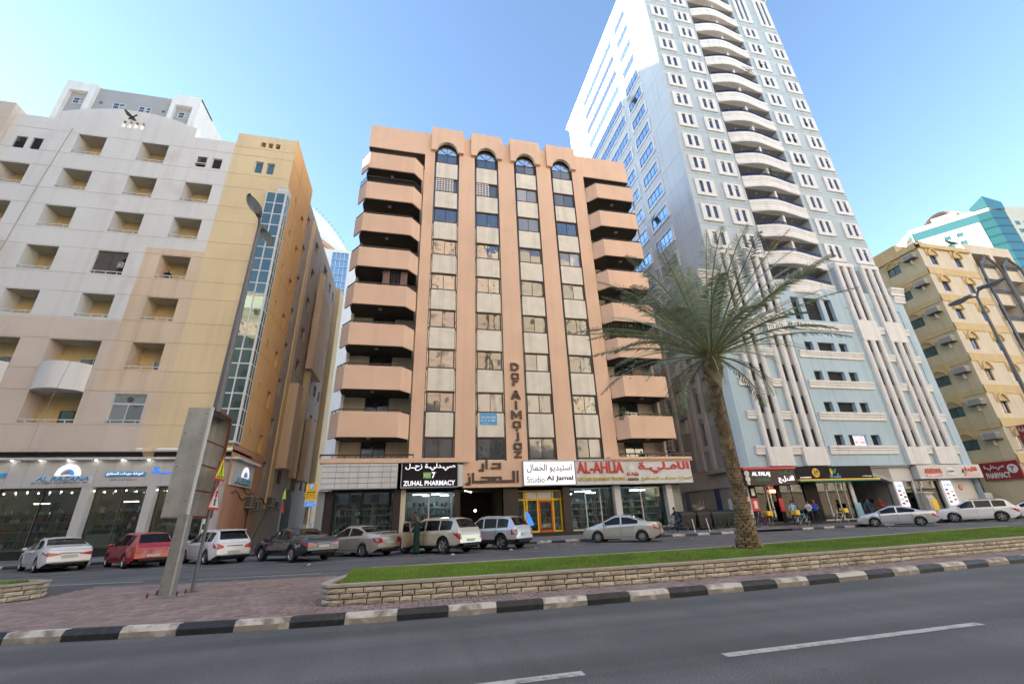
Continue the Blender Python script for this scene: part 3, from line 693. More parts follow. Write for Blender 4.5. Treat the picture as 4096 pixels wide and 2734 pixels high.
# balconies
def balcony_poly(x0, x1, off=0.0, mir=False):
    """plan outline of the chamfered parapet, x0 wall side... left balcony"""
    return [(x0+off, CY+.25), (x0+.75+off*.5, CY-0.85+off), (x1-.75-off*.5, CY-0.85+off), (x1-off, CY+.06)]
def make_balcony(x0, x1, zb, mir, extra=None):
    P = balcony_poly(x0, x1)
    if mir: P = [(x0, CY+.06), (x0+.75, CY-.85), (x1-.75, CY-.85), (x1, CY+.25)]
    Q = [(P[0][0]+.12,P[0][1]),(P[1][0]+.06,P[1][1]+.13),(P[2][0]-.06,P[2][1]+.13),(P[3][0]-.12,P[3][1])]
    zt = zb + 1.78; b = MB()
    for i in range(3):
        a, c_, d_, e_ = P[i], P[i+1], Q[i+1], Q[i]
        b.quad((*a,zb),(*c_,zb),(*c_,zt),(*a,zt)); b.quad((*e_,zb),(*d_,zb),(*d_,zt),(*e_,zt)); b.quad((*a,zt),(*c_,zt),(*d_,zt),(*e_,zt)); b.quad((*a,zb),(*c_,zb),(*d_,zb),(*e_,zb))
    for i in (0,3): b.quad((*P[i],zb),(*Q[i],zb),(*Q[i],zt),(*P[i],zt))
    o = part('balcony', b, m_orange, cb)
    s_ = MB(); inn = [(Q[0][0],CY+1.9),(Q[0][0],Q[0][1]),Q[1],Q[2],(Q[3][0],Q[3][1]),(Q[3][0],CY+1.9)]
    xlo, xhi = (bayL[0]+.02,bayL[1]) if not mir else (bayR[0],bayR[1]-.02); inn = [(min(max(x,xlo+.005),xhi-.005) if y > CY+.2 else x, y) for x,y in inn]
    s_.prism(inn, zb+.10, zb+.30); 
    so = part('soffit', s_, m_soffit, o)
    r = MB(); RP = [((P[i][0]+Q[i][0])/2,(P[i][1]+Q[i][1])/2,zt+.16) for i in range(4)]
    r.tube(RP, 0.05, 4)
    for i in range(3):
        for t in (0.05,.5,.95):
            x = RP[i][0]+(RP[i+1][0]-RP[i][0])*t; y = RP[i][1]+(RP[i+1][1]-RP[i][1])*t; r.box(x-.03,x+.03,y-.03,y+.03,zt,zt+.15)
    part('handrail', r, m_brown, o)
    l = MB(); lx = (x0+x1)/2; l.box(lx-.13,lx+.13,CY-.05,CY+.21,zb+.02,zb+.095); part('ceiling_light', l, m_acwhite, o)
    if extra == 'bars':
        g = MB(); 
        for i in range(3):
            L_ = math.dist(RP[i][:2],RP[i+1][:2]); n = max(2,int(L_/0.14))
            for k in range(n+1):
                x = RP[i][0]+(RP[i+1][0]-RP[i][0])*k/n; y = RP[i][1]+(RP[i+1][1]-RP[i][1])*k/n; g.box(x-.012,x+.012,y-.012,y+.012,zt,zt+.7)
        g.tube([(x,y,zt+.7) for x,y,_ in RP], 0.03, 4); part('railing', g, m_brown, o)
    return o
for n in range(8):
    zb = 7.05 + 3.405*n
    make_balcony(-5.85, -0.36, zb, False, 'bars' if n == 6 else None)
    make_balcony(15.97, 21.42, zb, True)
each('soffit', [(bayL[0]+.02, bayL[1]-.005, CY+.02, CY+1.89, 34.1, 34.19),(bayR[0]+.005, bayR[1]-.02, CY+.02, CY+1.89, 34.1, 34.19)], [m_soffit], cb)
# terrace railings and what stands behind
mb = MB()
for a, b in ((-6.0,0.1),(15.6,21.75)):
    mb.box(a,b,31.17,31.24,5.80,5.90)
    n = 8
    for i in range(n+1): x = a+.04+(b-a-.08)*i/n; mb.box(x-.03,x+.03,31.18,31.23,5.62,5.80)
part('handrail', mb, m_brown, cb)
for n in range(9):
    z = 5.7 + 3.44*n
    add_window(cb, -3.75, CY+1.84, z+.05, 1.75, 2.05, m_ink, m_pane_dark, 0.06, 2, name='balcony_door')
    add_window(cb, 17.45, CY+1.84, z+.05, 1.75, 2.05, m_ink, m_pane_dark, 0.06, 2, name='balcony_door')
# things on balconies
m_curt1 = mat('pink_curtain', (0.42,0.30,0.27), 0.95); m_curt2 = mat('grey_curtain', (0.05,0.045,0.05), 0.95)
def curtain(x0, x1, y, z0, z1, m, name, label, parent=None):
    b = MB(); n = 26
    pts = [(x0+(x1-x0)*i/n, y+0.05*math.sin(i*1.9)) for i in range(n+1)]
    for (a,b_),(c,d) in zip(pts, pts[1:]): b.quad((a,b_,z0),(c,d,z0),(c*0.97+.03*(x0+x1)/2,d,z1),(a*0.97+.03*(x0+x1)/2,b_,z1))
    o = part(name, b, m, None, None, 30); prop(o, label, 'curtain'); return o
zc_ = 7.05+3.405*4
curtain(-3.1,-2.55,CY-.35,zc_-1.42,zc_+.05, m_curt1, 'curtain', 'pink curtain hanging open on a left hand balcony of the peach block')
curtain(-2.5,-1.75,CY-.33,zc_-1.45,zc_+.05, m_curt2, 'curtain', 'dark striped curtain between the two pink ones on the left balcony')
curtain(-1.7,-1.15,CY-.35,zc_-1.42,zc_+.05, m_curt1, 'curtain', 'pink curtain beside the fin, right of the dark striped curtain')
# lettering down the pilaster
def glyph(name, polys, x0, x1, z0, z1, Y, dep, parent, m_=None):
    """block letter from convex polygons in the unit square"""
    b = MB()
    for P in polys: b.prism([(x0+(x1-x0)*u, z0+(z1-z0)*v) for u, v in P], Y-dep, Y, 0, 'y')
    return part(name, b, m_ or m_letbrown, parent)
R4 = lambda a,b_,c,d: [(a,c),(b_,c),(b_,d),(a,d)]
GL = {'D':[R4(0,.26,0,1),[(.26,.8),(.62,.8),(.9,1),(.26,1)] and [(.26,.79),(.55,.79),(.68,1),(.26,1)],[(.26,0),(.68,0),(.55,.21),(.26,.21)],[(.55,.79),(.74,.62),(1,.72),(.68,1)],[(.74,.62),(.74,.38),(1,.28),(1,.72)],[(.55,.21),(.68,0),(1,.28),(.74,.38)]],
 'a':[R4(.74,1,0,1),R4(.15,.74,.79,1),R4(.15,.74,0,.21),[(0,.2),(.26,.3),(.26,.7),(0,.8)],[(0,.8),(.26,.7),(.3,.79),(.15,1)],[(0,.2),(.15,0),(.3,.21),(.26,.3)]],
 'r':[R4(0,.42,0,1),[(.42,.55),(1,.72),(1,1),(.42,.88)]],
 'A':[[(0,0),(.26,0),(.62,1),(.38,1)],[(.74,0),(1,0),(.62,1),(.38,1)],R4(.27,.73,.22,.4)],
 'l':[R4(0,1,0,1)], 'j':[R4(.4,1,0,1),R4(0,.4,0,.16)], '.':[R4(.1,.9,0,1)],
 'M':[R4(0,.2,0,1),R4(.8,1,0,1),[(.2,1),(.2,.66),(.5,.12),(.5,.5)],[(.8,1),(.5,.5),(.5,.12),(.8,.66)]],
 'z':[R4(0,1,.78,1),R4(0,1,0,.22),[(0,.22),(.38,.22),(1,.78),(.62,.78)]]}
for ch, z1, z0, w in (('D',13.19,12.53,.70),('a',12.33,11.81,.64),('r',11.73,11.28,.46),('A',10.88,10.18,.80),('l',10.03,9.37,.17),('M',9.27,8.60,.84),('a',8.45,7.93,.64),('j',7.60,6.95,.26),('.',7.84,7.70,.2),('a',6.80,6.30,.64),('z',6.2,5.70,.58)):
    glyph('letter', GL[ch], 7.71-w/2, 7.71+w/2, z0, z1, CY, .12, cb)
YB = 31.45
for polys, x0, x1, z0, z1 in ((([R4(0,1,0,.32),R4(.72,1,.32,1),R4(.1,.72,.72,1)]),5.55,6.28,4.86,5.28),(([R4(0,1,0,1)]),5.16,5.30,4.86,5.52),(([R4(.55,1,0,1),R4(0,.55,0,.25)]),4.66,5.04,4.70,5.26),
   (([R4(0,1,0,1)]),7.42,7.56,3.92,4.72),(([R4(.82,1,0,1),R4(0,.82,0,.22)]),6.35,7.28,3.92,4.72),(([R4(0,1,0,.35),R4(0,.3,.35,1),R4(.3,1,.72,1),R4(.72,1,.35,.72)]),5.72,6.32,3.92,4.34),(([R4(0,1,0,.42),R4(.6,1,.42,1),R4(.1,.6,.72,1)]),4.72,5.70,3.92,4.34),(([R4(.0,.3,0,1),R4(.3,1,0,.22)]),4.18,4.70,3.92,4.62),(([R4(.55,1,0,1),R4(0,.55,0,.25)]),3.72,4.08,3.80,4.36),(([R4(0,1,0,1)]),3.86,4.0,4.46,4.58)):
    glyph('letter', polys, x0, x1, z0, z1, YB, .09, cb)
# to-let board
fs = thing('notice_board', 'small blue phone number board on the second window column', 'sign', (4.86,CY-.07,8.15))
mb = MB(); mb.box(4.84,6.16,CY-.09,CY-.065,8.15,9.0); part('board', mb, m_skyblue, fs)
text('phone_number', '056 644 5593', 4.92,6.06,8.62,8.80, front(CY-.09), m_white, fs, 0.006, 0.01)
text('phone_number', '06 55 33 400', 4.92,6.0,8.38,8.55, front(CY-.09), m_white, fs, 0.006, 0.01)
text('phone_number', 'Asteco', 5.05,5.5,8.2,8.28, front(CY-.09), m_white, fs, 0.006)

# ---- shops of the peach block
def shop(root, x0, x1, Y, z0, z1, glass_bars=(), frame_m=m_ink, depth=3.2, seed=1, lights=(), goods=True, back=m_int, lit=None):
    mb = MB(); yb = Y+depth
    mb.quad((x0,Y,z0),(x1,Y,z0),(x1,yb,z0),(x0,yb,z0)); mb.quad((x0,Y,z1),(x1,Y,z1),(x1,yb,z1),(x0,yb,z1)); mb.quad((x0,yb,z0),(x1,yb,z0),(x1,yb,z1),(x0,yb,z1))
    mb.quad((x0,Y,z0),(x0,yb,z0),(x0,yb,z1),(x0,Y,z1)); mb.quad((x1,Y,z0),(x1,yb,z0),(x1,yb,z1),(x1,Y,z1))
    part('shop_room', mb, back, root)
    g = MB(); g.box(x0,x1,Y+.04,Y+.05,z0,z1); part('shop_window', g, m_glass, root)
    f = MB(); f.box(x0,x1,Y,Y+.09,z0,z0+.08); f.box(x0,x1,Y,Y+.09,z1-.07,z1)
    for x in glass_bars: f.box(x-.03,x+.03,Y+.002,Y+.088,z0+.08,z1-.07)
    part('window_frame', f, frame_m, root)
    r = random.Random(seed)
    if goods:
        sh = MB(); n = max(1,int((x1-x0)/1.1))
        for yy in (Y+.5, Y+depth-.6):
            for i in range(n):
                if r.random() < .15: continue
                a = x0+.1+(x1-x0-.2)*i/n; b = a+(x1-x0-.2)/n-.12
                for z in (z0+.1,z0+.55,z0+1.0,z0+1.5,z0+1.95):
                    if z < z1-.5: sh.box(a,b,yy,yy+.4,z,z+.03)
                for xx in (a,b): sh.box(xx-.015,xx+.015,yy,yy+.02,z0,z0+2.2); sh.box(xx-.015,xx+.015,yy+.38,yy+.4,z0,z0+2.2)
        part('shelf', sh, m_steel, root)
        gm = [mat('goods_white',(0.6,0.6,0.58),0.4), mat('goods_steel',(0.45,0.46,0.48),0.25,0.9), mat('goods_black',(0.03,0.03,0.035),0.4), mat('goods_blue',(0.08,0.2,0.4),0.5), mat('goods_red',(0.35,0.04,0.03),0.5), mat('goods_brown',(0.2,0.12,0.07),0.6)]
        gd = MB()
        for yy in (Y+.5, Y+depth-.6):
            x = x0+.15
            for z in (z0+.13,z0+.58,z0+1.03,z0+1.53,z0+1.98):
                x = x0+.12
                while x < x1-.3:
                    w = r.uniform(.08,.38); h = r.uniform(.1,.36)
                    if r.random() < .78 and z+h < z1-.1:
                        m_ = r.choice([0,1,1,2,2,3,4,5])
                        if r.random() < .5: gd.box(x,x+w,yy+.05,yy+.3,z,z+h,m_)
                        else: gd.cyl((x+w/2,yy+.18,z),(x+w/2,yy+.18,z+h),w*.4,w*.35,8,m_)
                    x += w+r.uniform(.02,.15)
        part('goods', gd, gm, root, kind='stuff')
    for (xa, xb, yy, zz, mm) in lights:
        l = MB(); l.box(xa,xb,yy,yy+.06,zz,zz+.05); part('ceiling_lamp', l, mm, root)
ZS = 0.55; YW = CY+0.35
each('shop_pillar', [(-5.9,-5.46,31.7,CY+4,0.3,3.62,1),(-5.45,-4.98,31.9,CY+.6,0.3,3.6),(-1.08,-.63,31.9,CY+.6,0.3,3.6),(-.62,-.3,31.95,CY+.5,.3,3.6,2),(3.0,3.42,31.9,CY+.6,0.3,3.55),(6.5,7.6,31.9,CY+.5,0.3,3.55),(10.98,11.55,31.9,CY+.6,0.3,3.6),
 (15.1,15.6,31.9,CY+.5,0.3,3.58,3),(19.45,19.95,31.85,CY+.5,0.3,3.58,3),(19.95,20.93,CY+.3,CY+15,0.1,3.6,1)], [m_shopdark, m_tgrey, m_creamwall, m_grey], cb)
mb = MB(); mb.box(-5.9,21.0,31.75,CY+.4,0.28,ZS); part('plinth', mb, m_plinth, cb)
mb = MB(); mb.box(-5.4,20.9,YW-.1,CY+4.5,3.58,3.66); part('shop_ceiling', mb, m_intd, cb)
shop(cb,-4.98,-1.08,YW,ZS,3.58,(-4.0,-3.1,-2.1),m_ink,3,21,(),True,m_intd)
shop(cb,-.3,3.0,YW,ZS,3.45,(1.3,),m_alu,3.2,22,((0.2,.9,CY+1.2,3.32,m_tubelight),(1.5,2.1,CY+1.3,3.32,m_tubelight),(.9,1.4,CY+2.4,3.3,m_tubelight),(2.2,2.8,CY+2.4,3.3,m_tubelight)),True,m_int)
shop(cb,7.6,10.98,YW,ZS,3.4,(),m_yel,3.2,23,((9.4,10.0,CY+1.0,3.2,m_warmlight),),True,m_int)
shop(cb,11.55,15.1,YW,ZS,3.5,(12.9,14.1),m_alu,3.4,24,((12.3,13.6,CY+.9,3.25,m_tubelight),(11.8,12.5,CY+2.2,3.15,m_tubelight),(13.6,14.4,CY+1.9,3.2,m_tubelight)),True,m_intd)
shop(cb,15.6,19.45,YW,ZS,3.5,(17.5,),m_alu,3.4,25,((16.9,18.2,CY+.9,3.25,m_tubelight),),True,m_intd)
# entrance lobby
mb = MB(); x0,x1,yb = 3.42,6.5,CY+6
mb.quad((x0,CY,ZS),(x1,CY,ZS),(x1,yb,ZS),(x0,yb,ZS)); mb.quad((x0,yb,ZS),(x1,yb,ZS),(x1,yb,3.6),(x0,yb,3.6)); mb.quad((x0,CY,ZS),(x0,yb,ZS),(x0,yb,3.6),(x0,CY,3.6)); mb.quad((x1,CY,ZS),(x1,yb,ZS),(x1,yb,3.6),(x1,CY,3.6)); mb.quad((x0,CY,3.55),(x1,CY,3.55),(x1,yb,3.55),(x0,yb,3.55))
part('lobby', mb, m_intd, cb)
mb = MB()
for x,y in ((3.9,CY+1),(4.2,CY+1.8),(4.5,CY+2.6)): mb.cyl((x,y,3.5),(x,y,3.54),.06,n=8)
mb.ell((4.9,CY+3,2.2),(.09,.09,.09)); part('ceiling_lamp', mb, m_warmlight, cb)
# studio door: orange frame inside yellow frame
mb = MB()
for x in (8.12,8.3,9.12,10.3,10.9): mb.box(x-.05,x+.05,YW-.05,YW+.04,ZS,3.3)
mb.box(7.6,10.98,YW-.045,YW+.035,2.70,2.80); mb.box(7.6,10.98,YW-.045,YW+.035,ZS,ZS+.12); part('window_frame', mb, m_yel, cb, label='mustard yellow studio shopfront frame')
mb = MB(); m_orangef = mat('orange_frame', (0.62,0.10,0.015), 0.4)
for x in (9.24,10.18): mb.box(x-.055,x+.055,YW-.07,YW-.052,ZS+.02,2.68)
mb.box(9.24,10.18,YW-.07,YW-.052,2.58,2.68); mb.box(9.24,10.18,YW-.07,YW-.052,ZS+.02,ZS+.16); part('door', mb, m_orangef, cb, label='orange framed glass studio door')
mb = MB(); mb.box(8.2,10.2,YW-.02,YW+.0,2.82,3.28); part('transom_board', mb, m_signpanel, cb)

# ---- signboards
def sign_box(label, x0, x1, z0, z1, ya, yb, face, edge, cat='sign', name='shop_sign', rim=0.05):
    t = thing(name, label, cat, (x0,ya,z0))
    b = MB(); b.box(x0,x1,ya+.02,yb,z0,z1); part('sign_box', b, edge, t)
    b = MB(); b.box(x0+rim,x1-rim,ya,ya+.018,z0+rim,z1-rim); part('sign_face', b, face, t)
    return t
s1 = sign_box('blank white signboard with rusty grid lines under the left balcony', -5.78,-0.92,3.68,5.30,31.2,32.0,m_signpanel,m_alu)
g = MB()
for i in range(1,5): z = 3.68+i*1.62/4.6; g.box(-5.7,-1.0,31.185,31.199,z-.012,z+.012)
for x in (-4.85,-4.0,-3.45,-2.8,-1.9,-1.35): g.box(x-.008,x+.008,31.18,31.184,3.75,5.25)
part('seam', g, m_acdark, s1)
s2 = sign_box('black Zuhal Pharmacy signboard with Arabic above', -.68,3.20,3.68,5.40,31.25,31.9,m_signblack,m_alu)
T_ = front(31.25)
text('lettering', ar('صيـدليـة زحــل'), -.42,2.98,4.78,5.27,T_,m_signwhite,s2,0.03,0.02)
b = MB(); b.box(.80,1.32,31.23,31.249,4.27,4.67); part('logo_plate', b, m_lime, s2)
text('lettering','MED',.84,1.28,4.35,4.58,front(31.23),m_white,s2,0.01,0.01); text('lettering','7',1.37,1.62,4.27,4.68,T_,m_signwhite,s2,0.02,0.03); text('lettering','*',1.64,1.72,4.62,4.70,T_,m_lime,s2,0.02)
text('lettering','ZUHAL PHARMACY',-.50,2.98,3.80,4.13,T_,m_signwhite,s2,0.03,0.025)
b = MB(); b.box(3.22,3.53,31.3,31.9,3.72,5.18); part('side_box', b, m_alu, s2)
s3 = sign_box('pale lilac Studio Al Jamal signboard in black letters', 7.89,11.84,3.66,5.38,31.25,31.9,m_signwhite,m_alu)
text('lettering', ar('استيديو الجمال'), 8.15,11.6,4.55,5.15,T_,m_ink,s3,0.02,0.012)
text('lettering','Studio',8.13,9.45,3.87,4.27,T_,m_ink,s3,0.015); text('lettering','Al Jamal',9.58,11.65,3.90,4.32,T_,m_ink,s3,0.02,0.03)
s4 = sign_box('white Al-Ahlia kitchen equipment signboard with red letters', 11.88,21.55,3.64,5.38,31.25,31.9,m_signpanel,m_alu,rim=0.02)
text('lettering','AL-AHLIA',12.0,15.75,4.45,5.28,T_,m_red,s4,0.08,0.02)
text('lettering','KITCHEN EQUIPMENT TRADING',12.0,15.8,3.86,4.16,T_,m_gold,s4,0.05,0.015)
text('lettering',ar('الاهـليـة'),17.0,21.4,4.38,5.25,T_,m_red,s4,0.08,0.02)
text('lettering',ar('لتجارة معدات المطابخ'),17.1,21.45,3.84,4.14,T_,m_gold,s4,0.05,0.015)
b = MB(); b.box(16.0,16.9,31.22,31.249,3.88,4.06); part('logo_plate', b, m_ink, s4); text('lettering','EAST MP CATERING',16.03,16.87,3.92,4.02,front(31.22),m_gold,s4,0.008)
text('lettering','Al Ahlia',15.9,16.95,4.22,4.5,T_,m_red,s4,0.04,0.01,0.3)
b = MB()
for x,z,r_ in ((16.25,4.80,.13),(16.45,4.88,.16),(16.62,4.78,.12),(16.43,4.66,.14)): b.lathe([(0,-.015),(r_,-.012),(r_,0)], (x,31.235,z), 'y', 12)
part('logo_plate', b, m_white, s4)
b = MB(); xs = [7.9+0.2*i for i in range(70)]
for a, c_ in zip(xs, xs[1:]): z = 5.42+0.02*math.sin(a*5)+.015*math.sin(a*13); b.quad((a,31.15,z),(c_,31.15,5.42+0.02*math.sin(c_*5)+.015*math.sin(c_*13)),(c_,31.5,5.46),(a,31.5,5.46)); b.quad((a,31.15,z-.05),(c_,31.15,5.37+0.02*math.sin(c_*5)+.015*math.sin(c_*13)),(c_,31.15,5.42+0.02*math.sin(c_*5)+.015*math.sin(c_*13)),(a,31.15,z))
part('flashing', b, m_signpanel, s4)
# plants on a balcony
def shrub(label, x, y, z, rx, ry, rz, n, seed, m=None, trail=0.0, cat='plant'):
    r = random.Random(seed); mb = MB()
    for _ in range(n):
        u = Vector((r.gauss(0,.5),r.gauss(0,.5),r.gauss(0,.5))); 
        if u.length > 1: u.normalize()
        c = Vector((x+u.x*rx, y+u.y*ry, z+u.z*rz)); a = Vector((r.uniform(-1,1),r.uniform(-1,1),r.uniform(-1,1))).normalized()*.07; b = a.orthogonal().normalized()*.035
        mb.quad(c-a, c-b, c+a, c+b)
    for _ in range(8): mb.tube([(x,y,z-rz),(x+r.uniform(-rx,rx)*.6,y,z+r.uniform(0,rz)*.7)], .012, 3, 1)
    o = part('potted_plant', mb, [m or m_leaf, m_wood]); prop(o, label, cat); return o
m_leaf = mat('shrub_leaves', (0.06,0.10,0.03), 0.7, island=0.4)
zp = 7.05+1.78
shrub('bushy plant at the fin end of the lowest right hand balcony', 16.5, CY-.4, zp+.25, .45,.3,.55, 420, 3)
shrub('low straggling plant at the outer end of the lowest right hand balcony', 20.6, CY-.6, zp+.15, 1.1,.25,.35, 420, 4)
# ------------------------------------------------------------------ the white and yellow block on the left
LY = 32.0
lb = thing('apartment_building', 'white and yellow apartment block on the left with recessed balconies and glazed corner stair', 'building', (-20,LY,0))
LX0, LX1 = -32.5, -11.55
MW,MB_,MP,MY,MR = 0,1,2,3,4
rects = [(-20.15,-16.3,6,21.2,0,MP), (LX0,-20.15,6,15.1,0,MB_), (-16.3,LX1,6,33.6,0,MY), (-20.15,-17.0,6,10.1,0,MB_)]
A = (-27.35,-25.42); B_ = (-23.0,-21.05); C_ = (-19.08,-17.12); D_ = (-31.35,-29.43)
rows = {1:(29.22,31.15), 2:(25.76,27.62), 3:(22.27,24.12), 4:(18.71,20.62), 5:(15.3,17.08), 6:(11.65,13.57)}
openings = []
for r, colsr in ((1,(A,B_)),(2,(D_,A,B_,C_)),(3,(D_,A,B_,C_)),(4,(D_,A,C_)),(5,(D_,A,B_,C_)),(6,(C_,))):
    for c in colsr: openings.append((c[0], c[1], rows[r][0], rows[r][1], r))
wide = [(-23.75,-20.85,11.65,13.57,6), (-23.75,-20.85,8.0,9.96,7), (-28.3,-25.35,11.65,13.57,6)]
# joints
for r,(a,b) in rows.items():
    for z in (a-0.12, b+0.06):
        rects.append((LX0, LX1, z-.02, z+.02, 0.025, None))
for z in (7.9, 10.1): rects.append((LX0, LX1, z-.02, z+.02, 0.025, None))
rects.append((-16.3, LX1, 32.05, 32.09, 0.025, None))
for o in openings + wide: rects.append((o[0],o[1],o[2],o[3],1.35,MR,True))
smallw = [(-31.12,-30.36,29.06,30.2),(-30.03,-29.36,29.08,30.22),(-18.78,-18.05,29.34,30.43),(-17.66,-16.93,29.34,30.42),(-14.44,-13.8,29.43,30.68),(-13.52,-12.9,29.43,30.65)]
for w in smallw: rects.append((*w, 0.14, None, True))
rects.append((-23.06,-21.13,18.71,20.6,0.16,None,True)); rects.append((-19.15,-17.28,8.0,9.94,0.14,None,True))
for i in range(3): rects.append((-14.36+.58*i,-13.98+.58*i,32.33,32.88,1.2,MY,True))
mb = MB(); 
relief(mb, LX0, -16.25, 6.42, 32.45, [r for r in rects], front(LY)); relief(mb, -16.25, LX1, 6.42, 33.6, rects, front(LY), m0=MY)
mb.box(-16.26,-16.24,LY,LY+4,32.4,33.6,MY); mb.quad((-16.25,LY+4,31),(LX1,LY+4,31),(LX1,LY+4,33.6),(-16.25,LY+4,33.6),MY)
mb.quad((LX0,LY+.35,32.45),(LX0,LY,32.45),(-16.25,LY,32.45),(-16.25,LY+.35,32.45),MW); mb.quad((LX0,LY+.35,32.45),(-16.25,LY+.35,32.45),(-16.25,LY+.35,31.5),(LX0,LY+.35,31.5),MW)
mb.quad((LX0,LY+.35,31.5),(LX1-.3,LY+.35,31.5),(LX1-.3,LY+28,31.5),(LX0,LY+28,31.5),MW)
for (a,b,c_,d_) in ((LX0,LX1,LY,LY+.9),): mb.box(a,-13.0,LY+.01,LY+4,6.25,6.41,MB_); mb.box(-13.0,b,LY+.01,LY+4,6.25,6.41,MY)
part('wall', mb, [m_lwhite, m_lbeige, m_lpeach, m_yellow, m_ysoft], lb)
# underside of the overhang, brackets
mb = MB(); mb.box(LX0,LX1-.05,LY+.4,LY+1.5,5.95,6.25); part('overhang_beam', mb, m_shopdark, lb)
mb = MB(); mb.prism([(LY-.02,6.5),(LY+.9,6.5),(LY+.9,5.9),(LY+.35,5.9),(LY-.02,6.25)], -16.65,-16.15,0,'x'); part('bracket', mb, m_yellow, lb)
# curved parapet over the middle with four slits
mb = MB(); K = 24; xa, xb = -29.1, -19.45
def crown(x): t = (x-(-24.2))/5.0; return 34.42 - 1.15*t*t
pts = [(x, crown(x)) for x in np.linspace(xa, xb, K+1)]
sl = [(-24.86,-24.6),(-24.42,-24.16),(-23.98,-23.72),(-23.54,-23.28)]
us = sorted(set([round(float(p[0]),4) for p in pts] + [v for s in sl for v in s]))
for a, b in zip(us, us[1:]):
    m_ = (a+b)/2; ins = any(s[0] < m_ < s[1] for s in sl)
    for y in (LY-.004, LY+.34):
        if ins: mb.quad((a,y,32.44),(b,y,32.44),(b,y,32.5),(a,y,32.5)); mb.quad((a,y,33.15),(b,y,33.15),(b,y,crown(b)),(a,y,crown(a)))
        else: mb.quad((a,y,32.44),(b,y,32.44),(b,y,crown(b)),(a,y,crown(a)))
    mb.quad((a,LY-.004,crown(a)),(b,LY-.004,crown(b)),(b,LY+.34,crown(b)),(a,LY+.34,crown(a)))
for s in sl:
    for u in s: mb.quad((u,LY,32.5),(u,LY+.34,32.5),(u,LY+.34,33.15),(u,LY,33.15))
for x in (xa,xb): mb.quad((x,LY,32.44),(x,LY+.34,32.44),(x,LY+.34,crown(x)),(x,LY,crown(x)))
part('parapet', mb, m_lwhite, lb)
# recess rooms
lampme = MB().lathe([(0,-.07),(.15,-.06),(.2,-.02),(.2,0)], (0,0,0), 'z', 14).mesh('ceiling_light', m_acwhite, 40)
railcache = {}
def recess(x0, x1, z0, z1, row, lamp=True, rail=True, door=True):
    mb = MB(); yb = LY+1.35
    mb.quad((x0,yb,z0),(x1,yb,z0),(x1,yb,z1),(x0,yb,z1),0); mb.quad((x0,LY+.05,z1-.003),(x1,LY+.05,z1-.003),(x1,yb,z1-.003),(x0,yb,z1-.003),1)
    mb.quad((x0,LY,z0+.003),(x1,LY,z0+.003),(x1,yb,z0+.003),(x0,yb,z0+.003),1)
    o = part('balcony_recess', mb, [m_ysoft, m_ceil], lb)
    if lamp: link('ceiling_light', lampme, o, ((x0+x1)/2+.25, LY+.75, z1-.01))
    if rail:
        w = x1-x0
        if w not in railcache:
            r = MB(); r.box(0,w,-.05,.0,.16,.22); 
            for t in (.15,.5,.85): r.box(w*t-.02,w*t+.02,-.045,-.005,0,.16)
            railcache[w] = r.mesh('railing', m_alu)
        link('railing', railcache[w], o, (x0, LY+.02, z0))
    if door:
        dw = .95 if x1-x0 < 2.4 else 1.6
        add_window(lb, x1-dw-.12, yb-.07, z0-.9+.0, dw, 1.6 if row < 6 else 1.95, m_alu if row in (6,5) else m_acdark, m_pane_dark if row != 7 else m_greentint, .045, 2, name='balcony_door')
    return o
for o in openings: recess(*o)
for i, o in enumerate(wide): recess(*o, rail=(i==1))
for k, w in enumerate(smallw):
    add_window(lb, w[0], LY+.1, w[2], w[1]-w[0], w[3]-w[2], m_alu if k > 2 else m_acdark, m_greentint if k > 3 else m_black, .05, 1)
for x, z in ((-30.75,29.95),(-18.42,30.15)):
    f = MB(); f.box(x-.35,x+.35,LY+.09,LY+.1,z-.22,z+.22,0); f.lathe([(.05,0),(.16,-.03),(.2,0)], (x+.05,LY+.08,z), 'y', 12, 1); part('extractor_fan', f, [m_acdark, m_black], lb)
g = MB(); g.box(-18.8,-18.03,LY-.12,LY+.1,29.62,29.7); part('window_ledge', g, m_alu, lb)
# netted opening with an air conditioner
mb = MB(); mb.box(-23.06,-21.13,LY+.14,LY+.15,18.71,20.6); m_net = mat('torn_brown_netting', (0.11,0.095,0.08), 0.9, var=0.15, vs=3); nt_ = part('shade_net', mb, m_net, lb)
mb = MB(); mb.box(-22.11,-22.09,LY+.1,LY+.13,18.75,20.58); mb.prism([(-21.9,18.72),(-21.15,18.72),(-21.15,20.2),(-21.45,20.05),(-21.4,19.3),(-21.6,19.1),(-21.75,18.95)], LY+.125,LY+.135,1,'y'); part('net_tear', mb, [m_acdark,m_black], nt_)
mb = MB(); mb.box(-21.6,-21.25,LY+.0,LY+.12,19.3,19.75); mb.lathe([(.13,0),(.17,-.03),(.17,0)], (-21.45,LY+.0,19.52), 'y', 14, 1); part('fan_unit', mb, [m_acwhite,m_black], nt_)
link('railing', railcache.get(C_[1]-C_[0]) or list(railcache.values())[0], lb, (-23.08, LY+.02, 18.71))
# closed white window, seventh row
w = (-19.15,-17.28,8.0,9.94)
add_window(lb, w[0], LY+.08, w[2], 1.87, 1.28, m_alu, pane_mat('hazy_pane',(0.16,0.17,0.17),0.25), .05, 2)
add_window(lb, w[0], LY+.08, w[2]+1.28, 1.87, .66, m_alu, MATS['hazy_pane'], .05, 1)
f = MB().lathe([(.05,0),(.13,-.05),(.17,0)], (-18.2,LY+.07,9.6), 'y', 14); part('extractor_fan', f, m_acdark, lb)
link('railing', railcache.get(C_[1]-C_[0]) or list(railcache.values())[0], lb, (-19.17, LY-.0, 8.0))
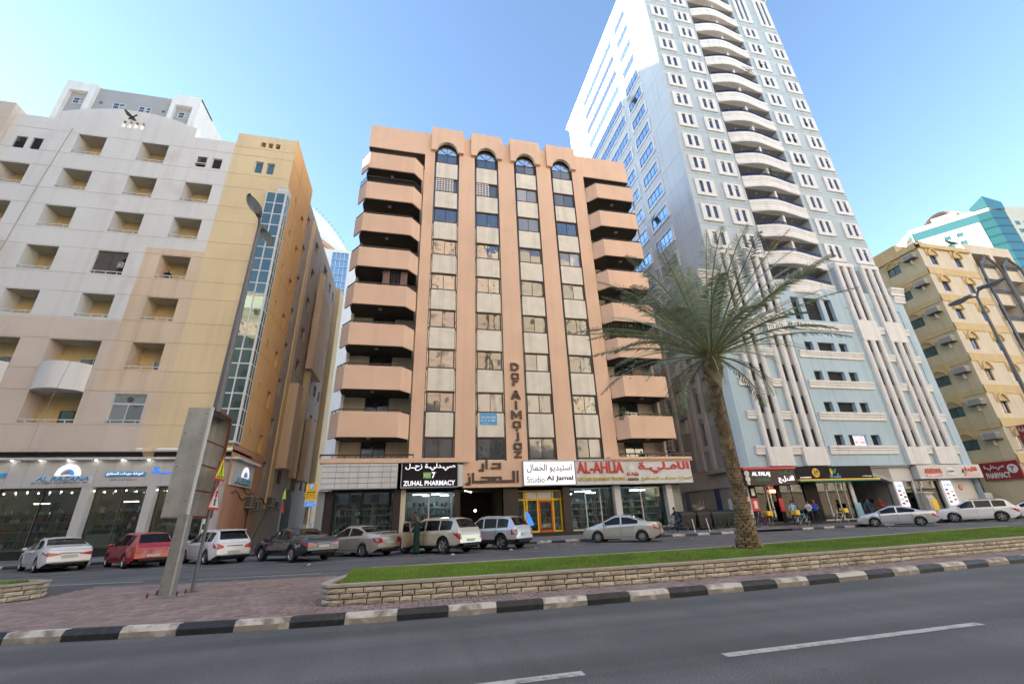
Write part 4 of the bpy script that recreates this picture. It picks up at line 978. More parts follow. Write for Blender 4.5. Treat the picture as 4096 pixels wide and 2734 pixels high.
# bulging white balconies
def curved_balcony(x0, x1, z0, z1, dep=.8):
    mb = MB(); K = 18; P = []
    for k in range(K+1):
        t = k/K; P.append((x0+(x1-x0)*t, LY-.02 - dep*(math.sin(math.pi*min(1,max(0,t)))**.75)))
    for (a,b),(c,d) in zip(P,P[1:]):
        mb.quad((a,b,z0),(c,d,z0),(c,d,z1),(a,b,z1)); mb.quad((a,b+.12,z0),(c,d+.12,z0),(c,d+.12,z1),(a,b+.12,z1)); mb.quad((a,b,z1),(c,d,z1),(c,d+.12,z1),(a,b+.12,z1)); mb.quad((a,b,z0),(c,d,z0),(c,LY+.05,z0),(a,LY+.05,z0)); mb.quad((a,b+.12,z0+.15),(c,d+.12,z0+.15),(c,LY+.05,z0+.15),(a,LY+.05,z0+.15))
    return part('curved_balcony', mb, m_white, lb, smooth=30)
curved_balcony(-23.75,-20.85,10.02,11.82); curved_balcony(-28.3,-25.35,10.02,11.82)
# glazed stair bay at the yellow corner
bx0, bx1, by0, by1, bz0, bz1 = -12.95, -11.38, LY-.28, LY+.62, 6.75, 27.45
mb = MB(); mb.box(bx0+.05,bx1-.05,by0+.05,by1,bz0+.02,bz1-.02,1); mb.box(bx0,bx1,by0,by1,bz0,bz0+.12,0); mb.box(bx0,bx1,by0,by1,bz1-.1,bz1,0)
mb.box(-12.2,bx1,by0+.01,by1,bz1,28.0,0)
bay = part('stair_bay', mb, [m_alu, m_acdark], lb)
levels = np.linspace(bz0+.1, bz1-.1, 20); pm_front = MB().box(0,.66,0,.012,0,1.0).mesh('pane', m_greentint)
fr = MB()
for z in levels: fr.box(bx0-.01,bx1+.01,by0-.02,by0+.03,z-.045,z+.045); fr.box(bx1-.03,bx1+.02,by0+.032,by1,z-.03,z+.03)
for x in (bx0+.05,(bx0+bx1)/2-.03,bx1-.06): fr.box(x-.045 if x<bx1-.2 else x-.08,x+.045 if x<bx1-.2 else x+.075,by0-.025,by0+.03,bz0,bz1)
for y in (by0+.45, by1-.04): fr.box(bx1-.03,bx1+.025,y-.022,y+.022,bz0,bz1)
part('glazing_bar', fr, m_alu, lb)
for i, (za, zb) in enumerate(zip(levels, levels[1:])):
    m_ = m_turq if i in (9,) else (m_pane_dark if i == 7 else m_greentint)
    for (xa, xb) in ((bx0+.09,(bx0+bx1)/2-.07),((bx0+bx1)/2+.01,bx1-.13)):
        p = MB(); p.box(xa,xb,by0+.0,by0+.012,za+.045,zb-.045); part('stair_pane', p, m_, lb)
    for (ya, yb) in ((by0+.06,by0+.41),(by0+.49,by1-.08)):
        p = MB(); p.box(bx1-.012,bx1,ya,yb,za+.045,zb-.045); part('stair_pane', p, m_, lb)
add_window(lb, -12.15, by0-.02, 27.5, .72, .45, m_alu, m_greentint, .04, 1)
# alley side
mb = MB(); X = LX1
r2 = []
for k in range(9):
    z = 4.4+3.5*k
    r2.append((33.9+4.0,34.9+4.0+.9,z-.55+.1,z+.6,.18,4,True)) if False else None
for k in range(7): r2.append((34.3+.0,34.62,7.6+3.5*k,8.2+3.5*k,.3,4)); r2.append((36.7,37.5,6.9+3.5*k,8.2+3.5*k,.25,4))
for k in range(8): z = 6.75+3.5*k; r2.append((LY, 38.7, z-.02, z+.02, .03, None))
r2 = [r for r in r2 if r]
rr = [(LY,38.7,0,6.75,0,3)] + r2
relief(mb, LY, 38.7, 0.1, 33.85, rr, sideR(X), m0=0)
mb.quad((X,LY,33.6),(X,38.7,33.85),(X-4.7,38.7,33.85),(X-4.7,LY,33.6),0)
r3 = []
for k in range(8):
    z = 5.2+3.5*k; r3 += [(39.2,40.1,z,z+1.35,.25,4),(43.6,44.9,z,z+1.4,.25,4),(48.6,50.6,z-.4,z+1.6,.8,6),(52.5,53.6,z,z+1.3,.25,4),(55,55.9,z,z+1.3,.25,4)]
for k in range(8): z = 4.8+3.5*k; r3.append((38.7,60,z-.02,z+.02,.03,None))
r3 += [(41.2,42.2,3,32,-.12,5),(47.2,48.2,6,29,-.5,5),(57,60,2,33.5,-.6,5)]
relief(mb, 38.7, 62, 0.1, 32.6, r3, sideR(X-.15), m0=2)
part('alley_wall', mb, [m_sideor, m_yellow, mat('alley_grey_render',(0.47,0.42,0.37),0.9,var=.06,streak=.12), m_salmon, m_pane_dark, m_yellow, m_ysoft], lb)
each('alley_projection', [(X+.0,X+.85,42.0,43.8,6.3,14.0),(X,X+.6,50.2,52.5,6.0,12.5),(X,X+.7,46.5,51.5,17.0,26.5)], [m_lpeach], lb)
mb = MB(); K = 10
pts = [(46.4,.2),(46.4,3.6)] + [(48.1-1.7*math.cos(math.pi*k/K), 3.6+1.4*math.sin(math.pi*k/K)) for k in range(1,K)] + [(49.8,3.6),(49.8,.2)]
mb.prism(pts, X-.12, X-.10, 0, 'x'); part('archway', mb, m_black, lb)
# ground floor shop with grey fascia
FYL = LY+0.45
mb = MB(); mb.box(LX0,-11.98,FYL,FYL+2.5,4.2,5.78); mb.box(LX0,-11.1,FYL-.28,FYL+.3,5.782,5.93,1)
mb.box(-11.98,-11.42,FYL,36.5,4.2,5.78); mb.box(-12.0,-11.1,FYL+.3,36.7,5.782,5.93,1); part('fascia', mb, [m_grey, m_signpanel], lb)
mb = MB(); 
for i in range(24): x = LX0+.9*i; mb.box(x-.004,x+.004,FYL-.004,FYL,4.25,5.76)
part('panel_joint', mb, m_acdark, lb)
spot = MB().cyl((0,0,0),(0,0,.04),.05,n=8).mesh('spotlight', m_spot)
for i in range(12):
    if -31.9+1.42*i < -12: link('spotlight', spot, lb, (-31.9+1.42*i, FYL-.18, 5.73))
bulb = MB().ell((0,0,0),(.042,.042,.055),8,5).mesh('bulb', mat('warm_bulb',(0.9,0.9,0.85),0.3,emit=0.7,ecol=(1,.97,.9)))
for i in range(30): link('bulb', bulb, lb, (-29.5+.56*i, FYL+.12, 3.93+.04*math.sin(i*2.1)))
each('shop_pillar', [(a,b,FYL+.02,FYL+.6,.3,4.2) for a, b in ((-30,-29.4),(-24.4,-23.85),(-19.5,-19.0),(-16.05,-15.6),(-12.6,-11.6))], [m_grey], lb)
mb = MB(); mb.box(LX0,-11.6,FYL-.05,FYL+.9,.28,.78); part('plinth', mb, m_plinth, lb)
for k, (a, b) in enumerate(((-29.4,-24.4),(-23.85,-19.5),(-19.0,-16.05),(-15.6,-12.6))):
    shop(lb, a, b, FYL+.5, .78, 4.2, ((a+b)/2,) if k else ((a+b)/2-.6,(a+b)/2+.9), m_acdark, 4.5, 40+k, ((a+.8,a+1.6,LY+2.6,3.4,m_warmlight),(b-1.2,b-.7,LY+3.4,3.5,m_warmlight)), True, m_intd if k == 0 else mat('shop_yellow_wall',(0.26,0.21,0.12),0.9))
# chest and bread-oven shapes seen in the window
def display(name, label, x, y, z, kind):
    t = thing(name, label, 'appliance', (x,y,z))
    b = MB()
    if kind == 'chest': b.box(x-.75,x+.75,y-.3,y+.4,z,z+.75); m_ = m_acwhite; part('body', b, m_, t); b = MB(); b.quad((x-.8,y-.32,z+.72),(x+.8,y-.32,z+.72),(x+.8,y+.3,z+1.25),(x-.8,y+.3,z+1.25)); part('glass_lid', b, m_greentint, t)
    else: b.ell((x,y,z+.45),(.55,.4,.45),16,8); part('body', b, m_acwhite, t, smooth=True); b = MB(); b.lathe([(.2,-.42),(.24,-.4),(.24,-.36)], (x,y,z+.45), 'y', 14); b.ell((x,y-.36,z+.45),(.16,.03,.16)); part('dial', b, m_acdark, t)
    return t
display('display_freezer', 'slanted glass topped display freezer inside the left shop window', -18.2, 33.6, .8, 'chest')
display('dough_mixer', 'round cream coloured mixer in the left shop window', -15.0, 33.6, 1.2, 'oven')
display('dough_mixer', 'second smaller round cream mixer, right of the first', -14.0, 33.5, 1.05, 'oven')
# lettering of the left shop
F_ = front(FYL)
def razana(to, x0, w, z0, h, parent):
    """fan-shaped emblem and name"""
    cx = x0+w*.56; r0, r1 = h*.26, h*.50; zc = z0+h*.42
    b = MB(); K = 24
    for (ra,rb,mi,a0,a1,dd) in ((r0*.62,r0*.98,1,0,.55,-.06),(r0*.62,r0*.98,2,.55,1,-.06),(r0*1.05,r1,0,0,1,-.05)):
        n = int(K*(a1-a0)); 
        for k in range(n):
            t0 = math.pi*(a0+(a1-a0)*k/n); t1 = math.pi*(a0+(a1-a0)*(k+1)/n); t1 -= (t1-t0)*(.12 if mi == 0 else 0)
            P = [(cx+ra*math.cos(t0),zc+ra*math.sin(t0)),(cx+rb*math.cos(t0),zc+rb*math.sin(t0)),(cx+rb*math.cos(t1),zc+rb*math.sin(t1)),(cx+ra*math.cos(t1),zc+ra*math.sin(t1))]
            b.quad(*[to(u,dd,z) for u,z in P], mi); b.quad(*[to(u,dd,z) for u,z in P[1:3]], *[to(u,0,z) for u,z in P[1:3][::-1]], mi)
    b.quad(to(cx-r1,-.02,zc-.03),to(cx+r1,-.02,zc-.03),to(cx+r1,-.02,zc+.02),to(cx-r1,-.02,zc+.02),0)
    part('emblem', b, [m_signwhite, m_blue, m_grey], parent)
    b = MB(); P = [(x0,z0),(x0+w*.96,z0),(x0+w,z0+h*.05),(x0+w*.99,z0+h*.38),(x0+w*.07,z0+h*.38)]
    b.add([to(u,-.03,z) for u,z in P]+[to(u,0,z) for u,z in P], [(0,1,2,3,4)]+[(i,(i+1)%5,5+(i+1)%5,5+i) for i in range(5)]); part('name_plate', b, m_signpanel, parent)
    text('lettering', 'AL RAZANA', x0+w*.07, x0+w*.95, z0+h*.17, z0+h*.37, (lambda u,d,z: to(u,d-.03,z)), m_skyblue, parent, .04, .01, .25)
    text('lettering', 'KITCHEN EQUIPMENT TR.', x0+w*.02, x0+w*.95, z0+h*.03, z0+h*.13, (lambda u,d,z: to(u,d-.03,z)), m_acdark, parent, .02, .0, .2)
sr = thing('shop_sign', 'blue and white Al Razana kitchen equipment letters on grey fascia with fan emblem', 'sign', (-21,FYL,4.4))
razana(F_, -22.15, 3.05, 4.34, 1.32, sr)
b = MB(); b.box(-26.2,-23.5,FYL-.06,FYL-.002,4.82,5.06); part('name_plate', b, m_skyblue, sr); text('lettering','KITCHEN EQUIPMENT TR',-26.1,-23.6,4.86,5.02,front(FYL-.06),m_signwhite,sr,.02,.01,.1)
text('lettering','SOLE PROPRIETORSHIP',-26.2,-24.1,4.5,4.6,F_,m_ink,sr,.01)
b = MB(); b.box(-18.45,-16.35,FYL-.06,FYL-.002,4.80,5.06); part('name_plate', b, m_skyblue, sr); text('lettering',ar('لتجـارة معـدات المطابخ'),-18.4,-16.45,4.83,5.04,front(FYL-.06),m_signwhite,sr,.02,.015)
text('lettering',ar('ذ م م شركة الشخص الواحد'),-18.2,-16.7,4.52,4.66,F_,m_ink,sr,.01)
text('lettering',ar('الرزانــــة'),-16.0,-12.6,4.8,5.4,F_,m_blue,sr,.05,.03)
ss = thing('shop_sign', 'small Al Razana sign on the fascia return at the alley corner', 'sign', (-11.42,34.5,4.3))
razana(lambda u,d,z: (-11.42-d, u, z), 33.0, 3.2, 4.25, 1.4, ss)
# AC units and cables on the salmon wall
def ac_unit(x, y, z, s=1.0):
    b = MB(); b.box(x,x+.42*s,y,y+.85*s,z,z+.75*s,0); b.box(x+.42*s,x+.43*s,y+.06,y+.8*s,z+.05,z+.7*s,1)
    for i in range(5): b.box(x+.43*s,x+.44*s,y+.06,y+.8*s,z+.1+.13*i*s,z+.12+.13*i*s,0)
    b.quad((x+.02,y-.001,z+.05),(x+.4*s,y-.001,z+.05),(x+.4*s,y-.001,z+.7*s),(x+.02,y-.001,z+.7*s),1)
    b.box(x-.12,x+.48*s,y+.1,y+.14,z-.05,z-.002,1); b.box(x-.12,x+.48*s,y+.7*s,y+.74*s,z-.05,z-.002,1)
    return b
for i, (y, z, s, lab) in enumerate(((36.0,2.9,1.1,'nearest air conditioner unit on the salmon alley wall'),(37.9,2.8,.85,'second air conditioner unit along the salmon alley wall'),(41.2,3.2,1.0,'third air conditioner unit along the salmon alley wall'),(43.6,3.1,.8,'farthest air conditioner unit on the alley wall before the archway'))):
    t = part('air_conditioner', ac_unit(-11.55+.02,y,z,s), [m_acwhite,m_acdark]); prop(t, lab, 'air conditioner', 'air conditioner units on the alley wall')
b = MB(); b.tube([(-11.5,33.2+.6*i,3.7+.25*math.sin(i*1.3)-.02*i) for i in range(14)], .025, 4); b.tube([(-11.5,34.5+.6*i,4.1-.06*i+.18*math.sin(i*1.7)) for i in range(12)], .025, 4)
b.tube([(-11.5,37.0,2.8),(-11.5,36.9,.4)], .03, 4); b.tube([(-11.5,41.8,3.1),(-11.5,40,1.5),(-11.5,38.6,.4)], .02, 4); part('cable', b, m_wire, lb)
b = MB(); b.tube([(-27.9,LY-.02,31.6),(-28.3,LY-.04,26.0),(-28.6,LY-.03,20),(-29.4,LY-.05,16.9)], .018, 4); b.tube([(-21.3,LY-1.0,12.8),(-21.6,LY-.9,11.2),(-22.2,LY-.5,8.1),(-22.4,LY-.3,6.3)], .012, 4); part('cable', b, mat('pale_cable',(0.35,0.34,0.33),.8), lb)

# far left neighbour (only its edge shows)
nb = thing('apartment_building', 'beige block cut off by the left edge of the photo', 'building', (-50,31.6,0))
mb = MB(); rr = []
for k in range(9):
    for j in range(7): rr.append((-60+4*j,-58+4*j,5+3.4*k,6.7+3.4*k,.5,1))
for k in range(9): rr.append((-80,-32,4.2+3.4*k,4.24+3.4*k,.03,None))
relief(mb, -95, -31.85, 0, 33.1, rr, front(31.6), m0=0); mb.box(-95,-31.86,31.62+.6,60,0,33.05,0); mb.box(-32.2,-31.85,31.62,33,0,33.1,0)
mb.box(-95,-28.75,31.2,31.58,19.9,21.1,0)
part('wall', mb, [m_lbeige, m_pane_dark], nb)

# white and grey tower behind the left block
gb = thing('apartment_building', 'grey and white block whose top floors rise behind the left building', 'building', (-36,50,0)); GY = 50.0
sx = lambda x: x*50/60; sz = lambda z: 1.4+(z-1.4)*50/60
m_ggrey = mat('warm_grey_render', (0.36,0.35,0.345), 0.9, var=.05, vs=.5)
mb = MB(); x0,x1 = sx(-55.3), sx(-36.9)
rr = [(x0,sx(-51.3),0,sz(67.1),-.5,0),(sx(-40.9),x1,0,sz(67.55),-.5,0)]
for xa, xb in ((sx(-54.6),sx(-52.1)),(sx(-40.3),sx(-37.8))): rr.append((xa,xb,0,sz(65.3),0,1))
relief(mb, x0, x1, 20, sz(67.0), rr, front(GY), m0=1)
mb.box(x0,sx(-51.3),GY-.5,GY+3,sz(67.0),sz(67.12),0); mb.box(sx(-40.9),x1,GY-.5,GY+3,sz(67.0),sz(67.55),0)
mb.quad((x1,GY-.5,20),(x1,GY+14,20),(x1,GY+14,sz(67.4)),(x1,GY-.5,sz(67.4)),0); mb.quad((x0,GY,sz(67)),(x1,GY,sz(67)),(x1,GY+14,sz(67)),(x0,GY+14,sz(67)),1)
mb.box(x1-.3,x1+1.6,GY+6.0,GY+14,20,sz(62.5),0); part('wall', mb, [m_lwhite, m_ggrey], gb)
for xa in (-54.0,-48.75,-45.3,-39.75):
    for k in range(3):
        z = sz(63.15) - 2.9*k; wx = sx(xa)
        add_window(gb, wx, GY-.04, z, 1.4, 1.0, m_alu, m_bluepane, .06, 2, 2)
mb = MB()
for x in (-50.4,-41.9): mb.box(sx(x)-.18,sx(x)+.18,GY-.02,GY+.0,sz(63.8),sz(64.2))
part('vent', mb, m_acdark, gb)
# ------------------------------------------------------------------ the tall white and pale blue tower
TY, PY = 31.5, 31.0
tb = thing('tower', 'very tall white and pale blue residential tower rising out of the frame', 'building', (38,PY,0))
TX0, TX1, TZ = 28.17, 50.2, 76.2; FP = 3.43
fz = lambda k: 26.5 + FP*k
cols4 = [(28.78,31.22),(32.38,34.85),(43.55,46.0),(47.4,49.85)]
rects = []
for k in range(-1, 15): z = fz(k)-.38; rects.append((TX0,TX1,z-.03,z+.03,.03,None))
rects.append((35.35,42.95,19.2,TZ-2.5,2.0,1,False))
for c in cols4:
    for k in range(-1 if c[0] < 40 else 0, 12):
        zb = fz(k)
        if c[0] < 40 and k == -1: continue
        rects.append((c[0]+.1, c[1]-.1, zb+.1, zb+2.1, 0.0, 0))
mb = MB(); relief(mb, TX0, TX1, 18.7, TZ, rects, front(TY), m0=0)
# left side face
sr_ = []
for k in range(-3, 11):
    z = 37.25+FP*k - .9
    sr_.append((TY, 60, z-.02, z+.02, .02, None)) if k > -9 else None
relief(mb, TY, 60.3, 4.5, TZ, [r for r in sr_ if r] , sideL(TX0), m0=2)
mb.quad((TX1,TY,4),(TX1,60,4),(TX1,60,TZ),(TX1,TY,TZ),2); mb.quad((TX0,TY,TZ),(TX1,TY,TZ),(TX1,60.3,TZ),(TX0,60.3,TZ),2); mb.quad((TX0,60.3,0),(TX1,60.3,0),(TX1,60.3,TZ),(TX0,60.3,TZ),2)
part('wall', mb, [m_tblue, m_tgrey, m_tside], tb)
mb = MB(); mb.box(TX0-.5,TX1+.5,TY-.5,60.8,TZ-.6,TZ-.25); mb.box(TX0-.35,TX1+.35,TY-.35,60.6,TZ-.25,TZ+.4); mb.box(TX0-.2,TX1+.2,TY-.2,60.4,TZ-1.3,TZ-1.1); part('cornice', mb, m_trim, tb)
# paired slit windows in raised surrounds
def surround_mesh(w, h, slots, dep=.18, name='window_surround'):
    b = MB(); relief(b, 0, w, 0, h, [(a,b_,c,d,.16,1,True) for a,b_,c,d in slots], lambda u,d,z: (u,-dep+d,z))
    b.quad((0,-dep,0),(0,0,0),(0,0,h),(0,-dep,h)); b.quad((w,-dep,0),(w,0,0),(w,0,h),(w,-dep,h)); b.quad((0,-dep,h),(w,-dep,h),(w,0,h),(0,0,h)); b.quad((0,-dep,0),(w,-dep,0),(w,0,0),(0,0,0))
    return b.mesh(name, [m_trim, m_tgrey])
slots = [(.55,1.02,.42,2.0),(1.45,1.92,.42,2.0)]
sm = surround_mesh(2.44, 2.22, slots)
pm1 = MB().box(0,.47,0,.012,0,1.58).mesh('pane', m_bluepane)
pfr = MB(); pfr.box(0,.47,-.02,.0,0,.22); pfr.box(0,.03,-.02,0,.22,1.58); pfr.box(.44,.47,-.02,0,.22,1.58); pfr_me = pfr.mesh('window_frame', m_navy)
leaf = MB(); leaf.box(0,.45,0,.02,0,.9); leaf_me = leaf.mesh('open_leaf', m_bluepane)
openset = {(2,9,0),(2,8,0),(2,5,0),(2,5,1),(2,4,0),(2,4,1),(3,6,0),(2,10,1)}
for ci, c in enumerate(cols4):
    for k in range(0, 12):
        if c[0] > 40 and k > 11: continue
        zb = fz(k) + (0.25 if c[0] < 40 and False else 0)
        s_ = link('window_surround', sm, tb, (c[0], TY, zb))
        for j, sl_ in enumerate(slots):
            link('pane', pm1, s_, (c[0]+sl_[0], TY-.06, zb+.42)); link('window_frame', pfr_me, s_, (c[0]+sl_[0], TY-.06, zb+.42))
            if (ci,k,j) in openset: link('open_leaf', leaf_me, s_, (c[0]+sl_[0], TY-.42, zb+.75), (math.radians(-38),0,0))
            elif (ci in (1,3) or k % 3 == 0) and j == (k+ci) % 2:
                e = MB(); e.box(.1,.34,-.035,-.022,1.22,1.46); link('extractor_fan', _WM.setdefault('exf', e.mesh('extractor_fan', m_acwhite)), s_, (c[0]+sl_[0], TY-.06, zb+.42))
# tall pairs at the top
def tall(c, z0, z1, Y, name='tall_surround', dep=.18):
    h = z1-z0; sl_ = [(.55,1.02,.45,h-.35),(1.45,1.92,.45,h-.35)]
    s_ = link(name, surround_mesh(2.44, h, sl_, dep, name), tb, (c, Y, z0))
    for a,b_,z_,zz in sl_:
        p = MB(); p.box(0,.47,0,.012,0,zz-z_); link('pane', p.mesh('pane', m_bluepane), s_, (c+a, Y-.06, z0+z_))
    return s_
for c in cols4: tall(c[0], 67.9, 74.3, TY)
# curved balconies
def wave(x): t = (x-35.4)/(42.9-35.4); return TY - 0.12 - 0.55*math.sin(math.pi*min(1,max(0,t*1.02)))**1.1 - 0.12*math.sin(2*math.pi*t)
bx = [35.3+7.7*i/26 for i in range(27)]
prof = [(0,0),(-.05,.12),(-.05,.34),(0,.40),(0,.82),(.05,.86),(.05,.9),(0,.94),(0,1.06),(.05,1.10),(.05,1.14),(0,1.18),(-.03,1.24),(-.03,1.52),(0,1.58)]
b = MB()
for (d0,z0),(d1,z1) in zip(prof, prof[1:]):
    for a, c in zip(bx, bx[1:]): b.quad((a,wave(a)+d0,z0),(c,wave(c)+d0,z0),(c,wave(c)+d1,z1),(a,wave(a)+d1,z1))
for a, c in zip(bx, bx[1:]):
    b.quad((a,wave(a),1.58),(c,wave(c),1.58),(c,wave(c)+.16,1.58),(a,wave(a)+.16,1.58)); b.quad((a,wave(a)+.16,.25),(c,wave(c)+.16,.25),(c,wave(c)+.16,1.58),(a,wave(a)+.16,1.58))
    b.quad((a,wave(a),0),(c,wave(c),0),(c,TY+.05,0),(a,TY+.05,0)); b.quad((a,wave(a)+.16,.25),(c,wave(c)+.16,.25),(c,TY+2,.25),(a,TY+2,.25))
b.quad((35.36,TY+.05,0),(42.94,TY+.05,0),(42.94,TY+1.99,0),(35.36,TY+1.99,0),1)
for x in (bx[0],bx[-1]): b.quad((x,wave(x),0),(x,TY+.1,0),(x,TY+.1,1.58),(x,wave(x),1.58))
bal_me = b.mesh('balcony', [m_trim, m_tgrey], 40)
r_ = MB()
for z in (1.72,1.84,1.98): r_.tube([(x,wave(x)+.08,z) for x in bx[1:-1]], .028 if z < 1.9 else .045, 4)
for x in bx[1:-1:3]: r_.box(x-.02,x+.02,wave(x)+.06,wave(x)+.10,1.58,1.96)
rail_me = r_.mesh('railing', m_navy)
dv = MB().box(39.15,39.42,TY-.2,TY+1.99,0,1.86).mesh('divider', m_trim)
bd = MB(); bd.box(0,1.9,0,.05,0,1.75,0); bd_me = bd.mesh('balcony_door', m_pane_dark)
ll = MB().cyl((0,0,-.06),(0,0,0),.14,n=10).mesh('ceiling_light', m_acwhite)
for k in range(-1, 14):
    z = 25.15 + FP*k
    o = link('balcony', bal_me, tb, (0,0,z)); o.location = Vector((0,0,z)) - W[tb.name]; W[o.name] = Vector((0,0,z))
    link('railing', rail_me, o, (0,0,z)); 
    link('divider', dv, o, (0,0,z+1.58-.05))
    for x in (36.2,40.3): link('balcony_door', bd_me, o, (x,TY+1.9,z+.3))
    for x in (37.4,41.2): link('ceiling_light', ll, o, (x,TY+.6,z+3.43))
mb = MB(); mb.box(35.2,43.1,TY-1.0,TY+.5,TZ-2.5,TZ-1.6); part('balcony', mb, m_trim, tb)
# side windows
ls = MB(); 
def side_surround(w, h, nm):
    b = MB(); relief(b, 0, w, 0, h, [(.28,w-.28,.28,h-.28,.12,1,True)], lambda u,d,z: (-.13+d, u, z))
    b.quad((-.13,0,0),(0,0,0),(0,0,h),(-.13,0,h)); b.quad((-.13,w,0),(0,w,0),(0,w,h),(-.13,w,h)); b.quad((-.13,0,h),(-.13,w,h),(0,w,h),(0,0,h)); b.quad((-.13,0,0),(-.13,w,0),(0,w,0),(0,0,0))
    return b.mesh(nm, [m_trim, m_navy])
ss1 = side_surround(3.9, 2.15, 'side_window'); ss2 = side_surround(12.4, 2.15, 'strip_window')
m_blue2 = pane_mat('bright_blue_pane', (0.05,0.10,0.18), 0.5, (0.7,0.85,1.0), 0.08)
sp1 = MB().box(-.03,-.02,0,3.34,0,1.59).mesh('pane', m_blue2); sp2 = MB().box(-.03,-.02,0,11.84,0,1.59).mesh('pane', m_blue2)
def sbars(w, n):
    b = MB()
    for i in range(n+1): y = w*i/n; b.box(-.05,-.032,y-.03,y+.03,0,1.59)
    b.box(-.05,-.033,0,w,.36,.42); return b.mesh('window_frame', m_navy)
sb1, sb2 = sbars(3.34,4), sbars(11.84,14)
for k in range(-5, 11):
    z = 37.2 + FP*k
    for (me_, pe_, be_, y) in ((ss1,sp1,sb1,35.6),(ss2,sp2,sb2,40.4)):
        s_ = link('side_window', me_, tb, (TX0, y, z)); link('pane', pe_, s_, (TX0, y+.28, z+.28)); link('window_frame', be_, s_, (TX0, y+.28, z+.28))
    if 5 < k < 11 or k < 5:
        s_ = MB(); s_.box(TX0-.1,TX0,55.6,56.3,z+.7,z+1.4,0); s_.box(TX0-.11,TX0-.101,55.75,56.15,z+.85,z+1.25,1); part('vent_window', s_, [m_yellow, m_navy], tb)
b = MB(); b.quad((TX0-.15,38.0,57.0),(TX0-.75,38.0,56.2),(TX0-.75,38.8,56.2),(TX0-.15,38.8,57.0)); part('open_leaf', b, m_bluepane, tb)
b = MB(); b.quad((TX0-.15,38.4,36.3),(TX0-.7,38.4,35.3),(TX0-.7,39.2,35.3),(TX0-.15,39.2,36.3)); part('open_leaf', b, m_bluepane, tb)

# podium ---------------------------------------------------------------
PX0, PX1, PZ0, PZ1 = 26.3, 50.9, 4.72, 22.4; PP = 2.975
rects = [(27.75,34.95,PZ0,20.5,.06,None),(42.75,49.9,PZ0,20.5,.06,None)]
cop = [(36.2,37.15),(37.75,39.72),(40.25,41.22)]
for k in range(4):
    z = 6.47+PP*k
    for a, b_ in cop: rects.append((a,b_,z,z+.92,.35,1))
for a, b_ in cop: rects.append((a,b_,18.7,21.2,.35,1))
mb = MB(); relief(mb, PX0+.5, PX1, PZ0, PZ1, rects, front(PY), m0=0)
mb.quad((PX0,PY+.5,PZ0),(PX0+.5,PY,PZ0),(PX0+.5,PY,PZ1),(PX0,PY+.5,PZ1),0); mb.quad((PX1,PY,0),(PX1,PY+20,0),(PX1,PY+20,PZ1),(PX1,PY,PZ1),0)
mb.quad((PX0,PY+.5,PZ1),(PX0+.5,PY,PZ1),(PX1,PY,PZ1),(PX1,PY+20,PZ1),0); mb.quad((PX0,PY+.5,PZ1),(PX1,PY+20,PZ1),(PX0,PY+20,PZ1),(PX0,PY+.5,PZ1),0)
# podium left side
sr_ = []
for k in range(7):
    z = 3.6+PP*k
    for y0 in (32.4,36.9,41.4,45.9):
        if k > 0: sr_.append((y0,y0+1.7,z+2.2-.1,z+3.6,.3,2)); 
        sr_.append((y0+2.45,y0+2.95,z+.5,z+2.5,.25,3)) if k > 0 else None
        sr_.append((y0+2.25,y0+3.2,z-.1+.1,z+.5,-.12,4))
for y0 in (32.4,36.9,41.4,45.9):
    sr_.append((y0-.6,y0-.1,4.4,PZ1,-.28,4)); sr_.append((y0+1.8,y0+2.2,4.4,PZ1,-.28,4)); sr_.append((y0+3.25,y0+3.65,4.4,PZ1,-.28,4)); sr_.append((y0+2.3,y0+3.0,.3,4.2,-.02,3))
sr_.append((31.5,50,3.35,4.9,-.1,4))
relief(mb, PY+.5, 50, .2, PZ1, [r for r in sr_ if r], sideL(PX0), m0=5)
part('podium_wall', mb, [m_pblue, m_black, m_pane_dark, m_navy, mat('stone_grey_fin',(0.42,0.39,0.36),.9,var=.05,streak=.12), m_tgrey], tb)
# mesh over the garage openings
g = MB()
for k in range(4):
    z = 6.47+PP*k
    for a, b_ in cop:
        n = int((b_-a)/.12)
        for i in range(n): g.box(a+.06+i*.12-.006,a+.06+i*.12+.006,PY+.28,PY+.29,z,z+.92)
part('security_mesh', g, m_acdark, tb)
b = MB(); b.box(38.45,39.68,PY+.2,PY+.22,6.49,7.36,0); tl = part('banner', b, m_signwhite, tb)
text('lettering','TO LET',38.5,39.6,7.14,7.32,front(PY+.2),m_red,tl,.01,.01); text('lettering','FLAT & PARKING',38.5,39.62,6.98,7.09,front(PY+.2),m_blue,tl,.01); text('lettering','050 5716033',38.5,39.62,6.6,6.9,front(PY+.2),m_red,tl,.01,.01)
# moulded bands
def band(x0, x1, z, Y=PY, h=.72, dep=.22):
    P = [(Y,z),(Y-dep*.55,z),(Y-dep*.55,z+h*.42),(Y-dep*.8,z+h*.46),(Y-dep*.8,z+h*.56),(Y-dep*.7,z+h*.58),(Y-dep*.7,z+h*.68),(Y-dep,z+h*.74),(Y-dep,z+h),(Y,z+h)]
    b = MB(); b.prism(P, x0, x1, 0, 'x'); return part('band', b, m_trim, tb)
for k in range(5):
    z = 5.69+PP*k; band(35.15,42.65,z)
    for a, b_ in ((27.65,28.6),(31.1,32.15),(45.75,46.65),(49.2,49.9)): band(a,b_,z+.0)
band(49.8,51.3,21.5,h=.75); band(49.6,51.4,22.35,h=.9,dep=.4); band(26.2,28.0,21.5,h=.7); band(26.0,28.2,22.3,h=.9,dep=.4)
